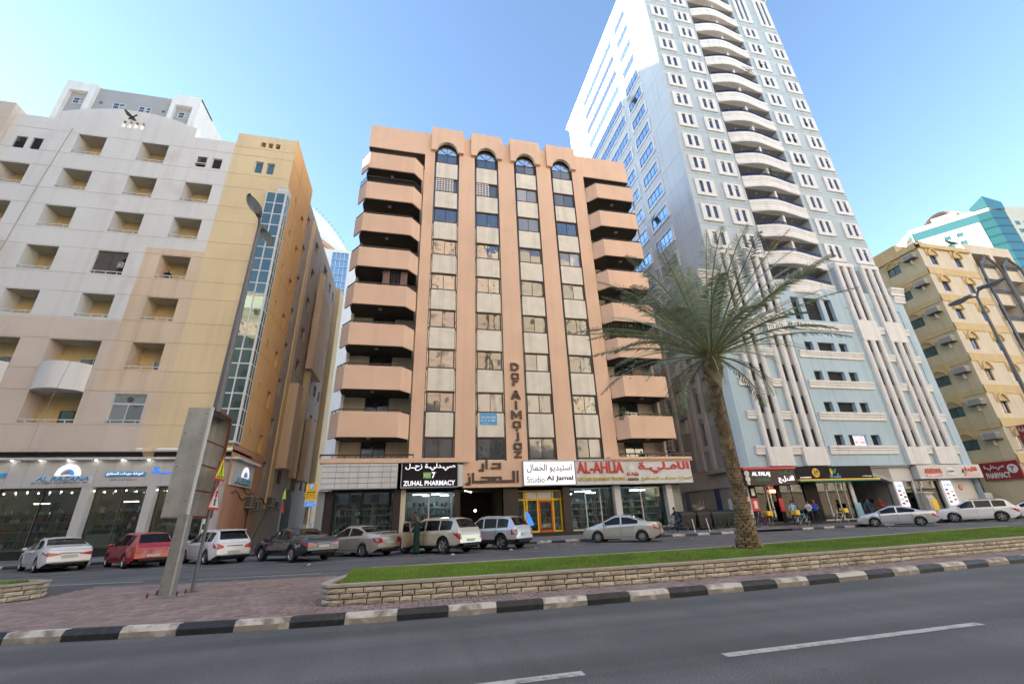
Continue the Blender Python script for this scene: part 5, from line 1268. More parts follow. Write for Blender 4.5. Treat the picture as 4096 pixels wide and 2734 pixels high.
# tall white fin panels
for fx0, w in ((28.62,2.43),(32.15,2.43),(43.28,2.43),(46.7,2.43)):
    b = MB(); b.bbox(fx0,fx0+w,PY-.30,PY+.05,PZ0+.02,6.3,.03); part('fin_panel', b, m_trim, tb); b = MB(); b.bbox(fx0,fx0+w,PY-.30,PY+.05,16.75,19.0,.03); part('fin_panel', b, m_trim, tb)
    s1, s2 = fx0+.47, fx0+1.49
    for a, c in ((fx0,s1),(s1+.48,s2),(s2+.48,fx0+w)):
        P = [(a,PY+.05),(a,PY-.20),(a+.12,PY-.30),(c-.12,PY-.30),(c,PY-.20),(c,PY+.05)]
        for za, zb_ in ((6.3,16.75),(19.0,25.4)): b = MB(); b.prism(P, za, zb_); part('fin', b, m_trim, tb)
    each('slit_back', [(a,a+.48,PY+.0,PY+.055,z0,z1) for z0, z1 in ((6.3,16.75),(19.0,25.4)) for a in (s1,s2)], [m_tgrey], tb)
    for a in (s1, s2):
        for k in range(4):
            z1 = 7.85+PP*k; h = 1.6 if k < 3 else 1.2
            p = MB(); p.box(a+.01,a+.47,PY-.03,PY-.005,z1-h,z1); part('slit_window', p, m_black, tb)
        for z0, z1, m_ in ((19.2,20.9,m_black),(22.6,25.0,m_bluepane)):
            p = MB(); p.box(a+.01,a+.47,PY-.03,PY-.005,z0,z1); part('slit_window', p, m_, tb)
    b = MB(); b.box(fx0,fx0+w,PY-.30,TY-.001,25.4,25.85); part('fin_panel', b, m_trim, tb)
    b = MB(); b.box(fx0+.02,fx0+w-.02,PY+.06,TY-.001,PZ1,25.4); part('slit_back', b, m_tblue, tb)
# plants on the balconies
shrub('bare brown climbing twigs over one tower balcony', 41.3, TY-.3, fz(8)+1.9+.6-.1, 1.4,.3,.5, 500, 8, mat('dry_twigs',(0.12,0.075,0.045),.9,island=.3))
shrub('green hanging plant beside a tower balcony divider', 39.0, TY-.7, fz(3)+1.1, .25,.25,.8, 260, 9, mat('bright_leaves',(0.10,0.19,0.03),.7,island=.3))

# ---- tower shops
SY = 31.55
each('shop_pillar', [(25.9,26.5,SY-.1,SY+.4,.3,4.7),(36.6,36.95,SY-.1,SY+.4,.3,3.6),(43.6,43.75,SY-.1,SY+.4,.3,3.5),(41.3,42.3,PY+.35,SY+.4,.3,3.6),(46.6,48.3,SY-.2,SY+.4,.3,3.6),(48.31,50.8,SY-.05,SY+.4,.3,4.6),(41.26,43.6,SY-.28,SY-.1,3.4,4.56)], [m_grey], tb)
mb = MB(); mb.box(26.0,36.6,SY-.15,SY+.4,.28,.48); mb.box(42.3,48.3,SY-.15,SY+.4,.28,.5); part('plinth', mb, m_plinth, tb)
mb = MB(); mb.box(25.8,50.9,PY+.1,SY+4,4.55,4.71); part('overhang', mb, m_tgrey, tb)
# cafeteria front: red and dark panels, glass door
each('panel', [(25.95,27.2,SY-.08,SY+.3,.48,1.42,1),(25.95,27.2,SY-.082,SY+.3,1.42,2.36,0),(25.95,27.2,SY-.08,SY+.3,2.361,3.4,1),(29.2,29.55,SY-.08,SY+.3,.48,1.3,1),(29.2,29.55,SY-.082,SY+.3,1.301,2.3,0),(29.2,29.55,SY-.08,SY+.3,2.301,3.4,1)], [m_red, m_signblack], tb)
mb = MB()
for x, z in ((26.1,1.6),(26.75,1.6),(26.1,2.5),(26.75,2.55)): mb.box(x,x+.3,SY-.10,SY-.084,z,z+.55)
part('menu_card', mb, m_white, tb)
shop(tb,27.2,29.2,SY,.48,3.4,(28.2,),m_acdark,3,61,(),False,m_intd)
shop(tb,29.55,31.9,SY,.48,3.4,(30.7,),m_acdark,3,62,((30,30.5,SY+1,3.1,m_tubelight),),True,m_intd)
mb = MB(); mb.box(31.9,33.3,SY-.05,SY+.3,.48,3.5); part('panel', mb, m_signblack, tb)
shop(tb,33.3,36.6,SY,.48,3.5,(34.2,35.3,36.1),m_alu,3,63,((34,34.6,SY+1.5,3.2,m_tubelight),),True,m_int)
mb = MB(); mb.box(28.55,29.05,SY-.1,SY-.06,2.75,2.95); part('neon_sign', mb, mat('neon_red',(1,.1,.05),.5,emit=5,ecol=(1,.12,.04)), tb)
# driveway arch
mb = MB(); K = 12
arc = [(37.0+4.25*t, 3.3+.55*math.sin(math.pi*(.12+.88*t))) for t in np.linspace(0,1,K+1)]
for (a,z0),(c,z1) in zip(arc, arc[1:]): mb.quad((a,SY-.3,z0),(c,SY-.3,z1),(c,SY-.3,4.56),(a,SY-.3,4.56)); mb.quad((a,SY-.3,z0),(c,SY-.3,z1),(c,SY+.3,z1),(a,SY+.3,z0),1); mb.quad((a,SY-.32,z0-.02),(c,SY-.32,z1-.02),(c,SY-.32,z1+.25),(a,SY-.32,z0+.25),1)
part('driveway_arch', mb, [m_tgrey, mat('arch_trim',(0.40,0.39,0.37),.8)], tb)
mb = MB(); mb.quad((36.95,SY+.3,.3),(36.95,SY+14,.3),(36.95,SY+14,4.5),(36.95,SY+.3,4.5)); mb.quad((41.3,SY+.3,.3),(41.3,SY+14,.3),(41.3,SY+14,4.5),(41.3,SY+.3,4.5)); mb.quad((36.9,SY+14,.3),(41.4,SY+14,.3),(41.4,SY+14,4.5),(36.9,SY+14,4.5)); mb.quad((36.9,SY+.3,4.5),(41.4,SY+.3,4.5),(41.4,SY+14,4.5),(36.9,SY+14,4.5))
part('driveway_wall', mb, m_tgrey, tb)
mb = MB(); mb.box(37.0,41.25,SY+2.0,SY+2.06,1.75,1.82); mb.box(37.0,41.25,SY+2.0,SY+2.06,1.98,2.05)
for i in range(9): mb.box(37.1+.5*i,37.2+.5*i,SY+2.0,SY+2.05,1.82,1.98)
part('barrier', mb, m_ink, tb)
shop(tb,42.45,46.6,SY,.5,3.45,(44.5,),m_alu,3,64,((43.2,43.8,SY+1.2,3.2,m_tubelight),),True,m_int)
for x0, x1, lab in ((41.45,42.28,'banner'),(46.85,47.9,'banner')):
    b = MB(); b.box(x0,x1,PY+.30,PY+.34 if x0 < 43 else PY+.34,1.3,3.35); o = part('poster', b, m_signwhite, tb)
    text('lettering','AL IBDAA',x0+.08,x1-.08,2.9,3.12,front(PY+.30),m_blue,o,.01,.01)
    q = MB(); rr = random.Random(5)
    for i in range(7): cx = x0+.2+(x1-x0-.4)*(i%2)*.9; cz = 2.6-.17*i; q.box(cx-.13,cx+.16,PY+.28,PY+.299,cz-.09,cz+.08, i%3)
    part('printed_picture', q, [m_acdark, m_grey, m_red], o)
# tower shop signs
f1 = thing('shop_sign', 'Al Falaj Cafeteria signboard of brown slats with red top strip', 'sign', (25.85,PY-.25,3.3)); TS = PY-.25
b = MB(); b.box(25.85,30.72,TS+.02,PY+.3,3.3,4.5,0); b.box(25.75,30.75,TS-.15,PY+.3,4.5,4.66,1); part('sign_box', b, [m_shopdark, m_red], f1)
for i in range(7): b = MB(); b.bbox(25.86,30.71,TS-.02,TS+.02,3.32+.168*i,3.46+.168*i,.008); part('slat', b, m_wood, f1)
T2 = front(TS-.02)
text('lettering','AL FALAJ',26.55,28.25,3.92,4.32,T2,m_signwhite,f1,.05,.03); text('lettering','CAFETERIA',26.75,28.1,3.55,3.82,T2,m_green,f1,.04,.02); text('lettering',ar('الفـلـج'),28.95,30.45,3.42,3.98,T2,m_signwhite,f1,.05,.03); text('lettering',ar('كـافتيريا'),29.1,30.3,4.08,4.36,T2,m_green,f1,.04,.02)
b = MB()
for z, r in ((4.2,.22),(3.78,.22),(3.45,.13)): b.lathe([(0,-.03),(r,-.03),(r,0)], (26.1,TS-.02,z), 'y', 16); 
part('badge', b, m_signpanel, f1)
f2 = thing('shop_sign', 'black mart signboard with yellow and green strip and M logo', 'sign', (30.8,PY-.2,3.3)); TM = PY-.2
b = MB(); b.box(30.8,38.72,TM,PY+.3,3.68,4.7,0); b.box(30.75,38.95,TM-.35,PY+.2,3.56,3.66,1); b.box(30.75,38.95,TM-.34,PY+.2,3.47,3.559,2); part('sign_box', b, [m_signblack, m_yel, m_green], f2)
T3 = front(TM)
b = MB(); b.lathe([(0,-.04),(.36,-.04),(.36,0)], (32.85,TM,4.18), 'y', 20); part('badge', b, m_yel, f2); text('lettering','24',32.62,33.08,4.12,4.42,front(TM-.04),m_ink,f2,.02,.02); text('lettering','HOURS',32.6,33.1,3.98,4.08,front(TM-.04),m_ink,f2,.01,.01)
b = MB(); Z0 = 4.0
b.prism([(34.32,Z0),(34.5,Z0),(34.5,4.5),(34.32,4.5)], TM-.05, TM-.001, 0, 'y'); b.prism([(34.34,4.52),(34.52,4.52),(34.72,4.2),(34.62,4.08)], TM-.06, TM-.002, 1, 'y'); b.prism([(34.64,4.08),(34.76,4.12),(35.02,4.5),(34.86,4.5)], TM-.055, TM-.003, 1, 'y'); part('logo', b, [m_yel, m_green], f2)
b = MB(); b.lathe([(0,-.04),(.08,-.04),(.08,0)], (35.05,TM,4.02), 'y', 12); part('logo', b, m_skyblue, f2)
text('lettering','M-mart',34.2,35.3,3.74,3.97,T3,m_skyblue,f2,.03,.02); text('lettering','RED LINE SUPERMARKET',31.2,32.3,3.78,3.87,T3,m_signwhite,f2,.01); text('lettering',ar('سوبرماركت'),37.6,38.6,3.80,3.92,T3,m_signwhite,f2,.01)
f3 = thing('shop_sign', 'grey Al Ibdaa signboard with orange red letters at the tower corner', 'sign', (43.75,PY-.3,3.5)); TI = PY-.3
b = MB(); b.box(43.75,51.2,TI,PY+.5,3.52,4.68); part('sign_box', b, m_grey, f3)
T4 = front(TI); m_or = mat('orange_red_letters',(0.62,0.07,0.015),.4)
text('lettering','ALiBDAA',44.45,46.4,3.98,4.38,T4,m_or,f3,.07,.03); text('lettering',ar('الابداع'),48.85,50.7,3.95,4.46,T4,m_or,f3,.07,.03)
b = MB(); b.box(44.5,46.3,TI-.03,TI-.001,3.70,3.87); b.box(49.0,50.75,TI-.03,TI-.001,3.68,3.85); part('name_plate', b, m_red, f3); text('lettering','REF. DEVICES TR. L.L.C',44.6,46.2,3.73,3.83,front(TI-.03),m_signwhite,f3,.01); text('lettering',ar('لتجارة اجهزة التبريد'),49.1,50.65,3.71,3.82,front(TI-.03),m_signwhite,f3,.01)
b = MB(); b.prism([(47.05,3.78),(47.9,3.78),(47.95,4.1),(47.8,4.4),(47.55,4.5),(47.45,4.42),(47.3,4.5),(47.1,4.35),(47.0,4.05)], TI-.04, TI-.001, 0, 'y'); part('badge', b, m_white, f3); text('lettering','AL IBDAA',47.08,47.88,4.03,4.2,front(TI-.04),m_ink,f3,.015,.01)
# round orange badge on the blue pillar
b = MB(); b.lathe([(0,-.03),(.24,-.03),(.24,0)], (49.1,SY-.06,2.75), 'y', 18); part('badge', b, m_red, tb)
b = MB(); b.lathe([(0.08,-.045),(.13,-.045)], (49.1,SY-.06,2.78), 'y', 12); part('badge', b, m_white, tb)

# ------------------------------------------------------------------ tan block on the right
rb = thing('apartment_building', 'tan and cream walk-up block with arched windows at the right edge', 'building', (62,TY,0))
RX0, RZ = 58.0, 30.75; bandz = [5.3,8.85,12.4,15.95,19.6,23.2,26.8]
rects = []; wins = []
for k in range(7):
    z = bandz[k]
    rects += [(RX0,66.1,z-.45,z+.45,-.08,1)]
    for x in (59.25,63.2):
        rects += [(x-.35,x+1.4,z+2.1,z+3.1,-.08,1),(x,x+1.05,z+.95,z+2.25,.18,3,True)]; wins.append((x, z+.98))
rects += [(RX0,66.1,29.9,30.4,-.3,1)]
mb = MB(); relief(mb, RX0, 66.2, 0.3, RZ, rects, front(TY), m0=0)
rects = []
for k in range(7):
    z = bandz[k]; rects += [(TY,40,z-.45,z+.1,-.08,1),(33.6,36.0,z+2.5,z+3.1,-.08,1),(34.0,35.5,z+1.2,z+2.3,.15,3,True),(35.5,40,z+.1,z+3.2,.04,2)]
rects += [(TY,46,29.9,30.5,-.3,1),(TY,50,30.5,RZ,0,1),(35.2,39,.3,4.1,3,4)]
relief(mb, TY, 50, 0.3, RZ, rects, sideL(RX0), m0=2)
mb.quad((RX0,TY,RZ),(66.2,TY,RZ),(66.2,50,RZ),(RX0,50,RZ),1); mb.box(58.6,66,34,45,RZ,RZ+1.3,1)
mb.box(66.2,74.2,TY+1.6,50,0.3,32,0)
part('wall', mb, [m_tanf, m_tanb, m_tan, m_black, m_tgrey], rb)
for x, z in wins: add_window(rb, x+.02, TY+.12, z, 1.0, 1.24, m_shopdark, m_bluepane if z > 20 else m_pane_gold, .05, 2)
for k in range(7): add_window(rb, RX0+.1, 35.48, bandz[k]+1.22, 1.46, 1.06, m_shopdark, m_greentint, .05, 2, face='left')
# arched hoods above the windows
hood = MB()
P = [(-.75,0),(-.72,.35),(-.45,.72),(0,1.0),(.45,.72),(.72,.35),(.75,0),(.6,0),(.56,.3),(.36,.58),(0,.8),(-.36,.58),(-.56,.3),(-.6,0)]
for i in range(6): a, b_, c, d = P[i], P[i+1], P[13-i-1], P[13-i]; hood.add([(a[0],-.16,a[1]),(b_[0],-.16,b_[1]),(c[0],-.16,c[1]),(d[0],-.16,d[1]),(a[0],0,a[1]),(b_[0],0,b_[1]),(c[0],0,c[1]),(d[0],0,d[1])], [(0,1,2,3),(0,1,5,4),(2,3,7,6)])
hood_me = hood.mesh('window_hood', m_tanb)
for x, z in wins: link('window_hood', hood_me, rb, (x+.52, TY-.085, z+1.2))
for k in range(7): link('window_hood', hood_me, rb, (RX0-.09, 34.75, bandz[k]+2.2), (0,0,-math.pi/2), scale=(1.2,1,.9))
# slatted cages for air conditioners
cg = MB(); cg.box(-.75,0,0,1.25,0,.06,0)
for i in range(5): z = .08+.13*i; cg.box(-.78,-.74,0,1.25,z,z+.08,1); cg.box(-.74,0,-.03,.0,z,z+.08,1); cg.box(-.74,0,1.25,1.28,z,z+.08,1)
cg.box(-.68,-.02,.1,1.1,.07,.6,2); cg.box(-.5,-.0,.6,.62,-.55,-.02,1)
cage = MB(); cage.tube([(-.02,.6,-.6),(-.05,.55,-2.2)], .03, 5, 0); 
cg_me = cg.mesh('ac_cage', [m_acdark, m_acwhite, m_acdark]); pipe_me = cage.mesh('pipe', m_tan)
for k in range(7): link('ac_cage', cg_me, rb, (RX0-.001, 31.85, bandz[k]+1.95)); link('pipe', pipe_me, rb, (RX0-.02, 31.85, bandz[k]+1.95))
for i, k in enumerate((1,3,4,5)):
    t = part('air_conditioner', ac_unit(0,0,0,1.0).xf(lambda p: (RX0-.02-p[0], 35.3+p[1], bandz[k]+.35+p[2])), [m_acwhite,m_acdark]); prop(t, 'air conditioner hung below the side window of the tan block, level %s from the ground' % ('two','four','five','six')[i], 'air conditioner', 'air conditioners on the tan block')
# arcade part with dark pointed frames
mb = MB(); rects = []
for (a, b_) in ((66.9,70.0),(70.6,73.7)):
    for k in range(-1,7):
        z = 5.3+3.6*k; rects.append((a,b_,z+1.25,z+3.35,1.5,1))
relief(mb, 66.2, 74.2, .3, 31.6, rects, front(TY+.1), m0=0); part('arcade_wall', mb, [m_tanf, m_creamwall], rb)
for (a, b_) in ((66.55,70.2),(70.35,74.0)):
    fr = MB(); c = (a+b_)/2
    for off in (0,.22):
        P = [(a+off,TY-.25,3.5),(a+off,TY-.25,27.3),(a+off+.25,TY-.25,28.5),(c,TY-.25,29.9-off),(b_-off-.25,TY-.25,28.5),(b_-off,TY-.25,27.3),(b_-off,TY-.25,3.5)]
        fr.tube(P, .10, 4)
    for k in range(7): z = 6.75+3.6*k; fr.box(a+.1,b_-.1,TY-.2,TY-.14,z,z+.07); 
    part('arch_frame', fr, m_shopdark, rb)
    r_ = MB()
    for k in range(7):
        z = 6.55+3.6*k
        for i in range(22): x = a+.4+i*(b_-a-.8)/21; r_.box(x-.012,x+.012,TY-.1,TY-.08,z,z+.45)
        r_.box(a+.3,b_-.3,TY-.12,TY-.06,z+.45,z+.5)
    part('railing', r_, m_shopdark, rb)
# satellite dishes on the roof
def dish(label, x, y, z, r, col_m, tilt):
    t = thing('satellite_dish', label, 'satellite dish', (x,y,z))
    b = MB(); pr = [(r*i/6, .35*r*(i/6)**2) for i in range(7)]; b.lathe(pr, (0,0,0), 'y', 18)
    c, s = math.cos(tilt), math.sin(tilt); b.xf(lambda p: (x+p[0]*.9+p[1]*.3, y-1.0*p[1]*c+p[2]*s, z+.7+r+p[2]*c+p[1]*s)); part('reflector', b, col_m, t, smooth=True)
    b = MB(); b.cyl((x,y+.1,z),(x,y+.05,z+.8+r),.05,n=6); b.tube([(x,y,z+.8+r),(x+.2,y-1.0*r,z+1.2+r)],.03,4); part('mast', b, m_pole, t)
dish('orange rusted satellite dish on the tan block roof', 63.2, 34, RZ, 1.0, mat('rusted_dish',(0.42,0.16,0.04),.8,var=.4,vs=1.5), .5)
dish('small white satellite dish tilted at the front of the tan roof', 60.2, 33.5, RZ, .6, m_white, -.3)
dish('dark mesh satellite dish above the arcade part of the tan block', 69.0, 34, 31.9, .9, m_acdark, .7)
# pharmacy signs
ps = thing('shop_sign', 'dark red Pharmacy signboard with snake emblem on the side of the tan block', 'sign', (57.8,31.6,3.4))
b = MB(); b.box(57.75,57.97,31.5,34.6,3.42,5.15); m_dred = mat('dark_red_face',(0.30,0.02,0.03),.4); part('sign_box', b, m_dred, ps)
SLp = lambda u, d, z: (57.75+d, 34.6-(u), z)
text('lettering','PHARMACY',.25,2.2,3.6,4.15,SLp,m_white,ps,.03,.02); text('lettering',ar('صيـدليـة'),.3,1.95,4.35,4.95,SLp,m_white,ps,.03,.02)
b = MB(); b.lathe([(.0,-.03),(.42,-.03),(.42,0)], (0,0,0), 'x', 22); b.xf(lambda p: (57.74+p[0]*.6, 32.05+p[1], 4.4+p[2])); part('emblem', b, m_white, ps)
b = MB(); b.tube([(57.70,32.05+.1*math.sin(i*1.1),4.15+.08*i) for i in range(8)], .03, 5); b.tube([(57.70,31.85,4.6),(57.70,32.05,4.5),(57.70,32.25,4.6)], .03, 5); part('emblem', b, m_dred, ps)
p2 = thing('hanging_sign', 'dark red pharmacy sign projecting on a bracket, cut by the right edge', 'sign', (58.8,30.4,6.5))
b = MB(); b.box(58.9,59.05,29.7,31.0,6.2,8.4); part('sign_box', b, m_dred, p2); SL2 = lambda u, d, z: (58.9+d, 31.0-u, z)
text('lettering',ar('صيدلية'),.1,1.2,7.7,8.2,SL2,m_white,p2,.02,.015); b = MB(); b.lathe([(.0,-.03),(.4,-.03),(.4,0)], (0,0,0), 'x', 20); b.xf(lambda p: (58.88+p[0]*.6, 30.35+p[1], 7.1+p[2])); part('emblem', b, m_white, p2)
b = MB(); b.tube([(58.5,31.5,8.3),(58.5,30.0,8.3),(58.97,30.0,8.3)], .04, 4); b.tube([(58.3,31.5,6.0),(58.6,29.6,6.1)], .04, 4); part('bracket', b, m_pole, p2)
s_pz = sign_box('dark red signboard strip over the corner shop of the tan block', 58.3,66,3.5,4.9,31.1,31.5,m_dred,m_alu)
mb = MB(); mb.box(58,59,TY-.1,TY+.1,.3,3.4); mb.box(61.8,62.8,TY-.1,TY+.1,.3,3.4); part('shop_pillar', mb, m_tanf, rb)
mb = MB(); mb.box(59,61.8,TY-.03,TY-.01,.4,3.4); mb.box(62.8,66,TY-.03,TY-.01,.4,3.4); part('shop_window', mb, m_pane_dark, rb)
# ------------------------------------------------------------------ farther buildings
# teal glass and cream tower far to the right
fb = thing('tower', 'distant cream tower with teal glass corner and curved roof canopy', 'building', (196,80,0))
def obl(P, Q):
    d = (Vector(Q)-Vector(P)); L = d.length; d.normalize(); n = Vector((d.y,-d.x))
    return (lambda u, dd, z: (P[0]+d.x*u - n.x*dd, P[1]+d.y*u - n.y*dd, z)), L
K_ = 100/60.0
A1 = (109.6*K_,59.5*K_); A2 = (117.65*K_,49.6*K_); A3 = (126.2*K_,48.2*K_); HZ = 1.4+58.6*K_
m_fcream = mat('distant_cream',(0.66,0.62,0.52),.9,var=.03); m_fglass = m_teal
to, L = obl(A1, A2); rects = [(.0,L,HZ-5.2,HZ-1.8,.2,1),(L-3.6,L,0,HZ-1.8,.2,1)]; hole = []
for k in range(14):
    z = HZ-8.6-3.4*k
    for j in range(5): rects.append((1.0+3.3*j,2.9+3.3*j,z,z+1.7,.2,1 if j != 4 and not (j == 1 and k % 2 == 0) else 2))
mb = MB(); relief(mb, 0, L, 20, HZ, rects, to, m0=0)
to2, L2 = obl(A2, A3); rects = [(0,L2*.42,0,HZ-1.0,.15,1)]
for k in range(14):
    for j in range(2): rects.append((L2*.5+3.4*j,L2*.5+2+3.4*j,HZ-8-3.4*k,HZ-6.3-3.4*k,.2,1))
relief(mb, 0, L2, 20, HZ, rects, to2, m0=0)
back = (A1[0]+15, A1[1]+15); to3, L3 = obl((A1[0]+12,A1[1]+20), A1); relief(mb, 0, L3, 20, HZ, [(L3-3,L3-.5,HZ-5.2,HZ-1.8,.2,1)], to3, m0=0)
mb.add([(A1[0],A1[1],HZ),(A2[0],A2[1],HZ),(A3[0],A3[1],HZ),(A1[0]+12,A1[1]+20,HZ)], [(0,1,2,3)])
part('wall', mb, [m_fcream, m_fglass, m_tan], fb)
mb = MB()
for i in range(1,8):
    for (tt, LL, lo, hi) in ((to, L, L-3.6, L),(to2, L2, 0, L2*.42)):
        u = lo+(hi-lo)*i/8; mb.quad(tt(u-.05,.1,HZ-48),tt(u+.05,.1,HZ-48),tt(u+.05,.1,HZ-1.9),tt(u-.05,.1,HZ-1.9))
for k in range(14):
    z = HZ-5.2-3.4*k
    for (tt, lo, hi) in ((to, L-3.6, L),(to2, 0, L2*.42)): mb.quad(tt(lo,.1,z),tt(hi,.1,z),tt(hi,.1,z+.5),tt(lo,.1,z+.5))
part('glazing_bar', mb, mat('teal_spandrel',(0.01,0.07,0.075),.3), fb)
mb = MB(); P0 = Vector(to(L-4,0,0)); 
pk = [to(L-4.5,-.3,HZ-.5), to(L,-.3,HZ-.5), to2(L2*.42,-.3,HZ-1.5)]
mb.add([pk[0], pk[1], pk[2], to(L-4.5,-.3,HZ+.8), (pk[1][0],pk[1][1],HZ+4.4), (pk[2][0],pk[2][1],HZ+1.8)], [(0,1,4,3),(1,2,5,4),(3,4,5)])
part('glass_crown', mb, m_fglass, fb)
mb = MB(); N_ = 16
for i in range(N_):
    t0, t1 = i/N_, (i+1)/N_; z0 = HZ+4.4*math.sin(math.pi*t0)**.8*1.0; z1 = HZ+4.4*math.sin(math.pi*t1)**.8
    a = to(4+12*t0,1.5,z0); b_ = to(4+12*t1,1.5,z1); c = to(4+12*t1,5,z1-1.2); d = to(4+12*t0,5,z0-1.2); mb.quad(a,b_,c,d)
part('roof_canopy', mb, mat('canopy_slats',(0.25,0.22,0.24),.6), fb)
mb = MB(); mb.add([to(7,1.8,HZ),to(14,1.8,HZ),to(14,1.8,HZ+2.6),to(7,1.8,HZ+2.6)], [(0,1,2,3)]); part('plant_room', mb, m_tan, fb)

# building with the curved crown, seen down the alley
ab = thing('apartment_building', 'white block with peach stripes and rounded antenna spiked crown seen down the alley', 'building', (-24,105,0))
k6 = 1.6; B1 = (-18.33*k6,61.66*k6); B2 = (-9.0*k6,76.0*k6); H0 = 1.4+48.6*k6
to, L = obl(B1, B2); m_peach = mat('peach_stripe',(0.62,0.33,0.20),.9)
rects = []
for k in range(8):
    z = H0-13-3.3*k
    for u in (7.5,10.0): pass
    for u0, u1, m_ in ((5.0,6.6,2),(9.6,12.0,3),(15.2,17.2,2),(21,23,2)): rects.append((u0,u1,z,z+1.5,.15,m_))
for u in (7.6,13.6,18.4): rects.append((u,u+.7,20,H0-8.5,-.15,1))
rects += [(3.5,L,H0-8.6,H0-7.4,-.5,1),(3.5,L,H0-7.4,H0-5.6,-.6,0)]
mb = MB(); relief(mb, 0, L, 20, H0-5.6, rects, to, m0=0)
for i in range(12):
    t0, t1 = i/12, (i+1)/12; h = lambda t: 5.6*math.cos(math.pi/2*t)**.7 if t < 1 else 0
    mb.quad(to(L*.55*t0,0,H0-5.6),to(L*.55*t1,0,H0-5.6),to(L*.55*t1,0,H0-5.6+h(t1)),to(L*.55*t0,0,H0-5.6+h(t0)))
    mb.quad(to(L*.55*t0,0,H0-5.6+h(t0)),to(L*.55*t1,0,H0-5.6+h(t1)),to(L*.55*t1,8,H0-5.6+h(t1)),to(L*.55*t0,8,H0-5.6+h(t0)),4)
mb.quad(to(0,0,20),to(0,10,20),to(0,10,H0),to(0,0,H0),0)
part('wall', mb, [m_white, m_peach, m_bluepane, m_brown, m_yellow], ab)
mb = MB()
for i in range(10): t = .15+.08*i; z = H0-5.6+5.6*math.cos(math.pi/2*t)**.7 if t<1 else H0-5.6; p = Vector(to(L*.55*t,2,z)); mb.cyl(p, p+Vector((1.6,-.6,1.5+.05*i)), .06, n=4)
part('antenna', mb, m_pole, ab)
for u in (4.6,9.9,15.3): 
    p = MB(); q = [to(u,-.2,H0-7.0),to(u+1.6,-.2,H0-7.0),to(u+1.6,-.2,H0-6.2),to(u,-.2,H0-6.2)]; p.add(q,[(0,1,2,3)]); part('window', p, m_bluepane, ab)
gbk = thing('office_building', 'white block with a sky blue gridded glass front deep in the alley', 'building', (-20,101,0))
mb = MB(); rr = [(-22.6,-18.6,20,66.5,.2,1)]
relief(mb, -24.5, -14.5, 0, 67.3, rr, front(100), m0=0); mb.quad((-14.5,100,0),(-14.5,112,0),(-14.5,112,67.3),(-14.5,100,67.3),0); part('wall', mb, [m_white, m_blue2], gbk)
mb = MB()
for i in range(5): x = -22.6+i; mb.box(x-.06,x+.06,99.98,100.1,20,66.5)
for k in range(20): z = 66.5-2.1*k; mb.box(-22.6,-18.6,99.98,100.1,z-.07,z+.07)
part('glazing_bar', mb, m_alu, gbk)

# ------------------------------------------------------------------ the other side of the street and two shade-casting blocks added up the road (behind the camera and out of frame)
m_oppwin = mat('far_windows',(0.40,0.34,0.26),.6)  # plain tan tone for windows and ground floors opposite
m_oppA = mat('sunlit_sand_render',(0.78,0.68,0.52),.9,var=.05); m_oppB = mat('sunlit_cream_render',(0.80,0.75,0.66),.9,var=.05); m_oppC = mat('dusty_rose_render',(0.78,0.60,0.47),.9,var=.05)
def across(label, x0, x1, y, h, m_, dy=14, pitch=3.4, seed=0):
    t = thing('apartment_building', label, 'building', (x0,y,0)); r = []
    nx = int((x1-x0)/3.6)
    for k in range(int((h-5)/pitch)):
        for j in range(nx): u = x0+1.2+3.6*j; r.append((u,u+1.3,5.6+pitch*k,6.9+pitch*k,.2,1))
        r.append((x0,x1,4.9+pitch*k,5.1+pitch*k,-.1,0))
    r.append((x0,x1,0,5.2,.3,1))
    b = MB(); relief(b, x0, x1, 0, h, r, lambda u,d,z: (u,y-d,z), m0=0); b.quad((x0,y-dy,0),(x0,y,0),(x0,y,h),(x0,y-dy,h)); b.quad((x1,y-dy,0),(x1,y,0),(x1,y,h),(x1,y-dy,h)); b.quad((x0,y,h),(x1,y,h),(x1,y-dy,h),(x0,y-dy,h)); b.quad((x0,y-dy,0),(x1,y-dy,0),(x1,y-dy,h),(x0,y-dy,h))
    part('wall', b, [m_, m_oppwin], t)
across('sand coloured block across the street, mirrored in the windows', -60,-27,-26,48,m_oppA)
across('tall cream block across the street opposite the alley', -26.5,-4,-26,64,m_oppB)
across('rose coloured tower across the street opposite the peach block', -3.5,16,-26,72,m_oppC)
across('sand coloured tower across the street opposite the tower', 16.5,40,-26,66,m_oppA)
across('cream block across the street opposite the tan block', 40.5,80,-26,56,m_oppB)
across('long cream block across the street, far right out of frame', 81,230,-26,44,m_oppB)
across('long sand block across the street, far left out of frame', -118,-61,-26,52,m_oppA)
for lab, x0, x1, y0, y1, h in (('unseen tall block added far left to cast the shade line on the tower',-195,-170,112,156,134),('unseen broad block added at the left street end to shade the road',-150,-120,-20,69,70)):  # unseen blocks, added only to block the sun
    t = thing('tower', lab, 'building', (x0,y0,0)); b = MB(); rr = []
    for k in range(int(h/3.4)-2):
        for j in range(int((y1-y0)/3.5)-1): rr.append((y0+1.5+3.5*j,y0+3.3+3.5*j,5+3.4*k,6.6+3.4*k,.3,1))
    relief(b, y0, y1, 0, h, rr, sideR(x1), m0=0); b.box(x0,x1-.02,y0,y1,0,h,0); part('wall', b, [m_oppB, m_pane_dark], t)
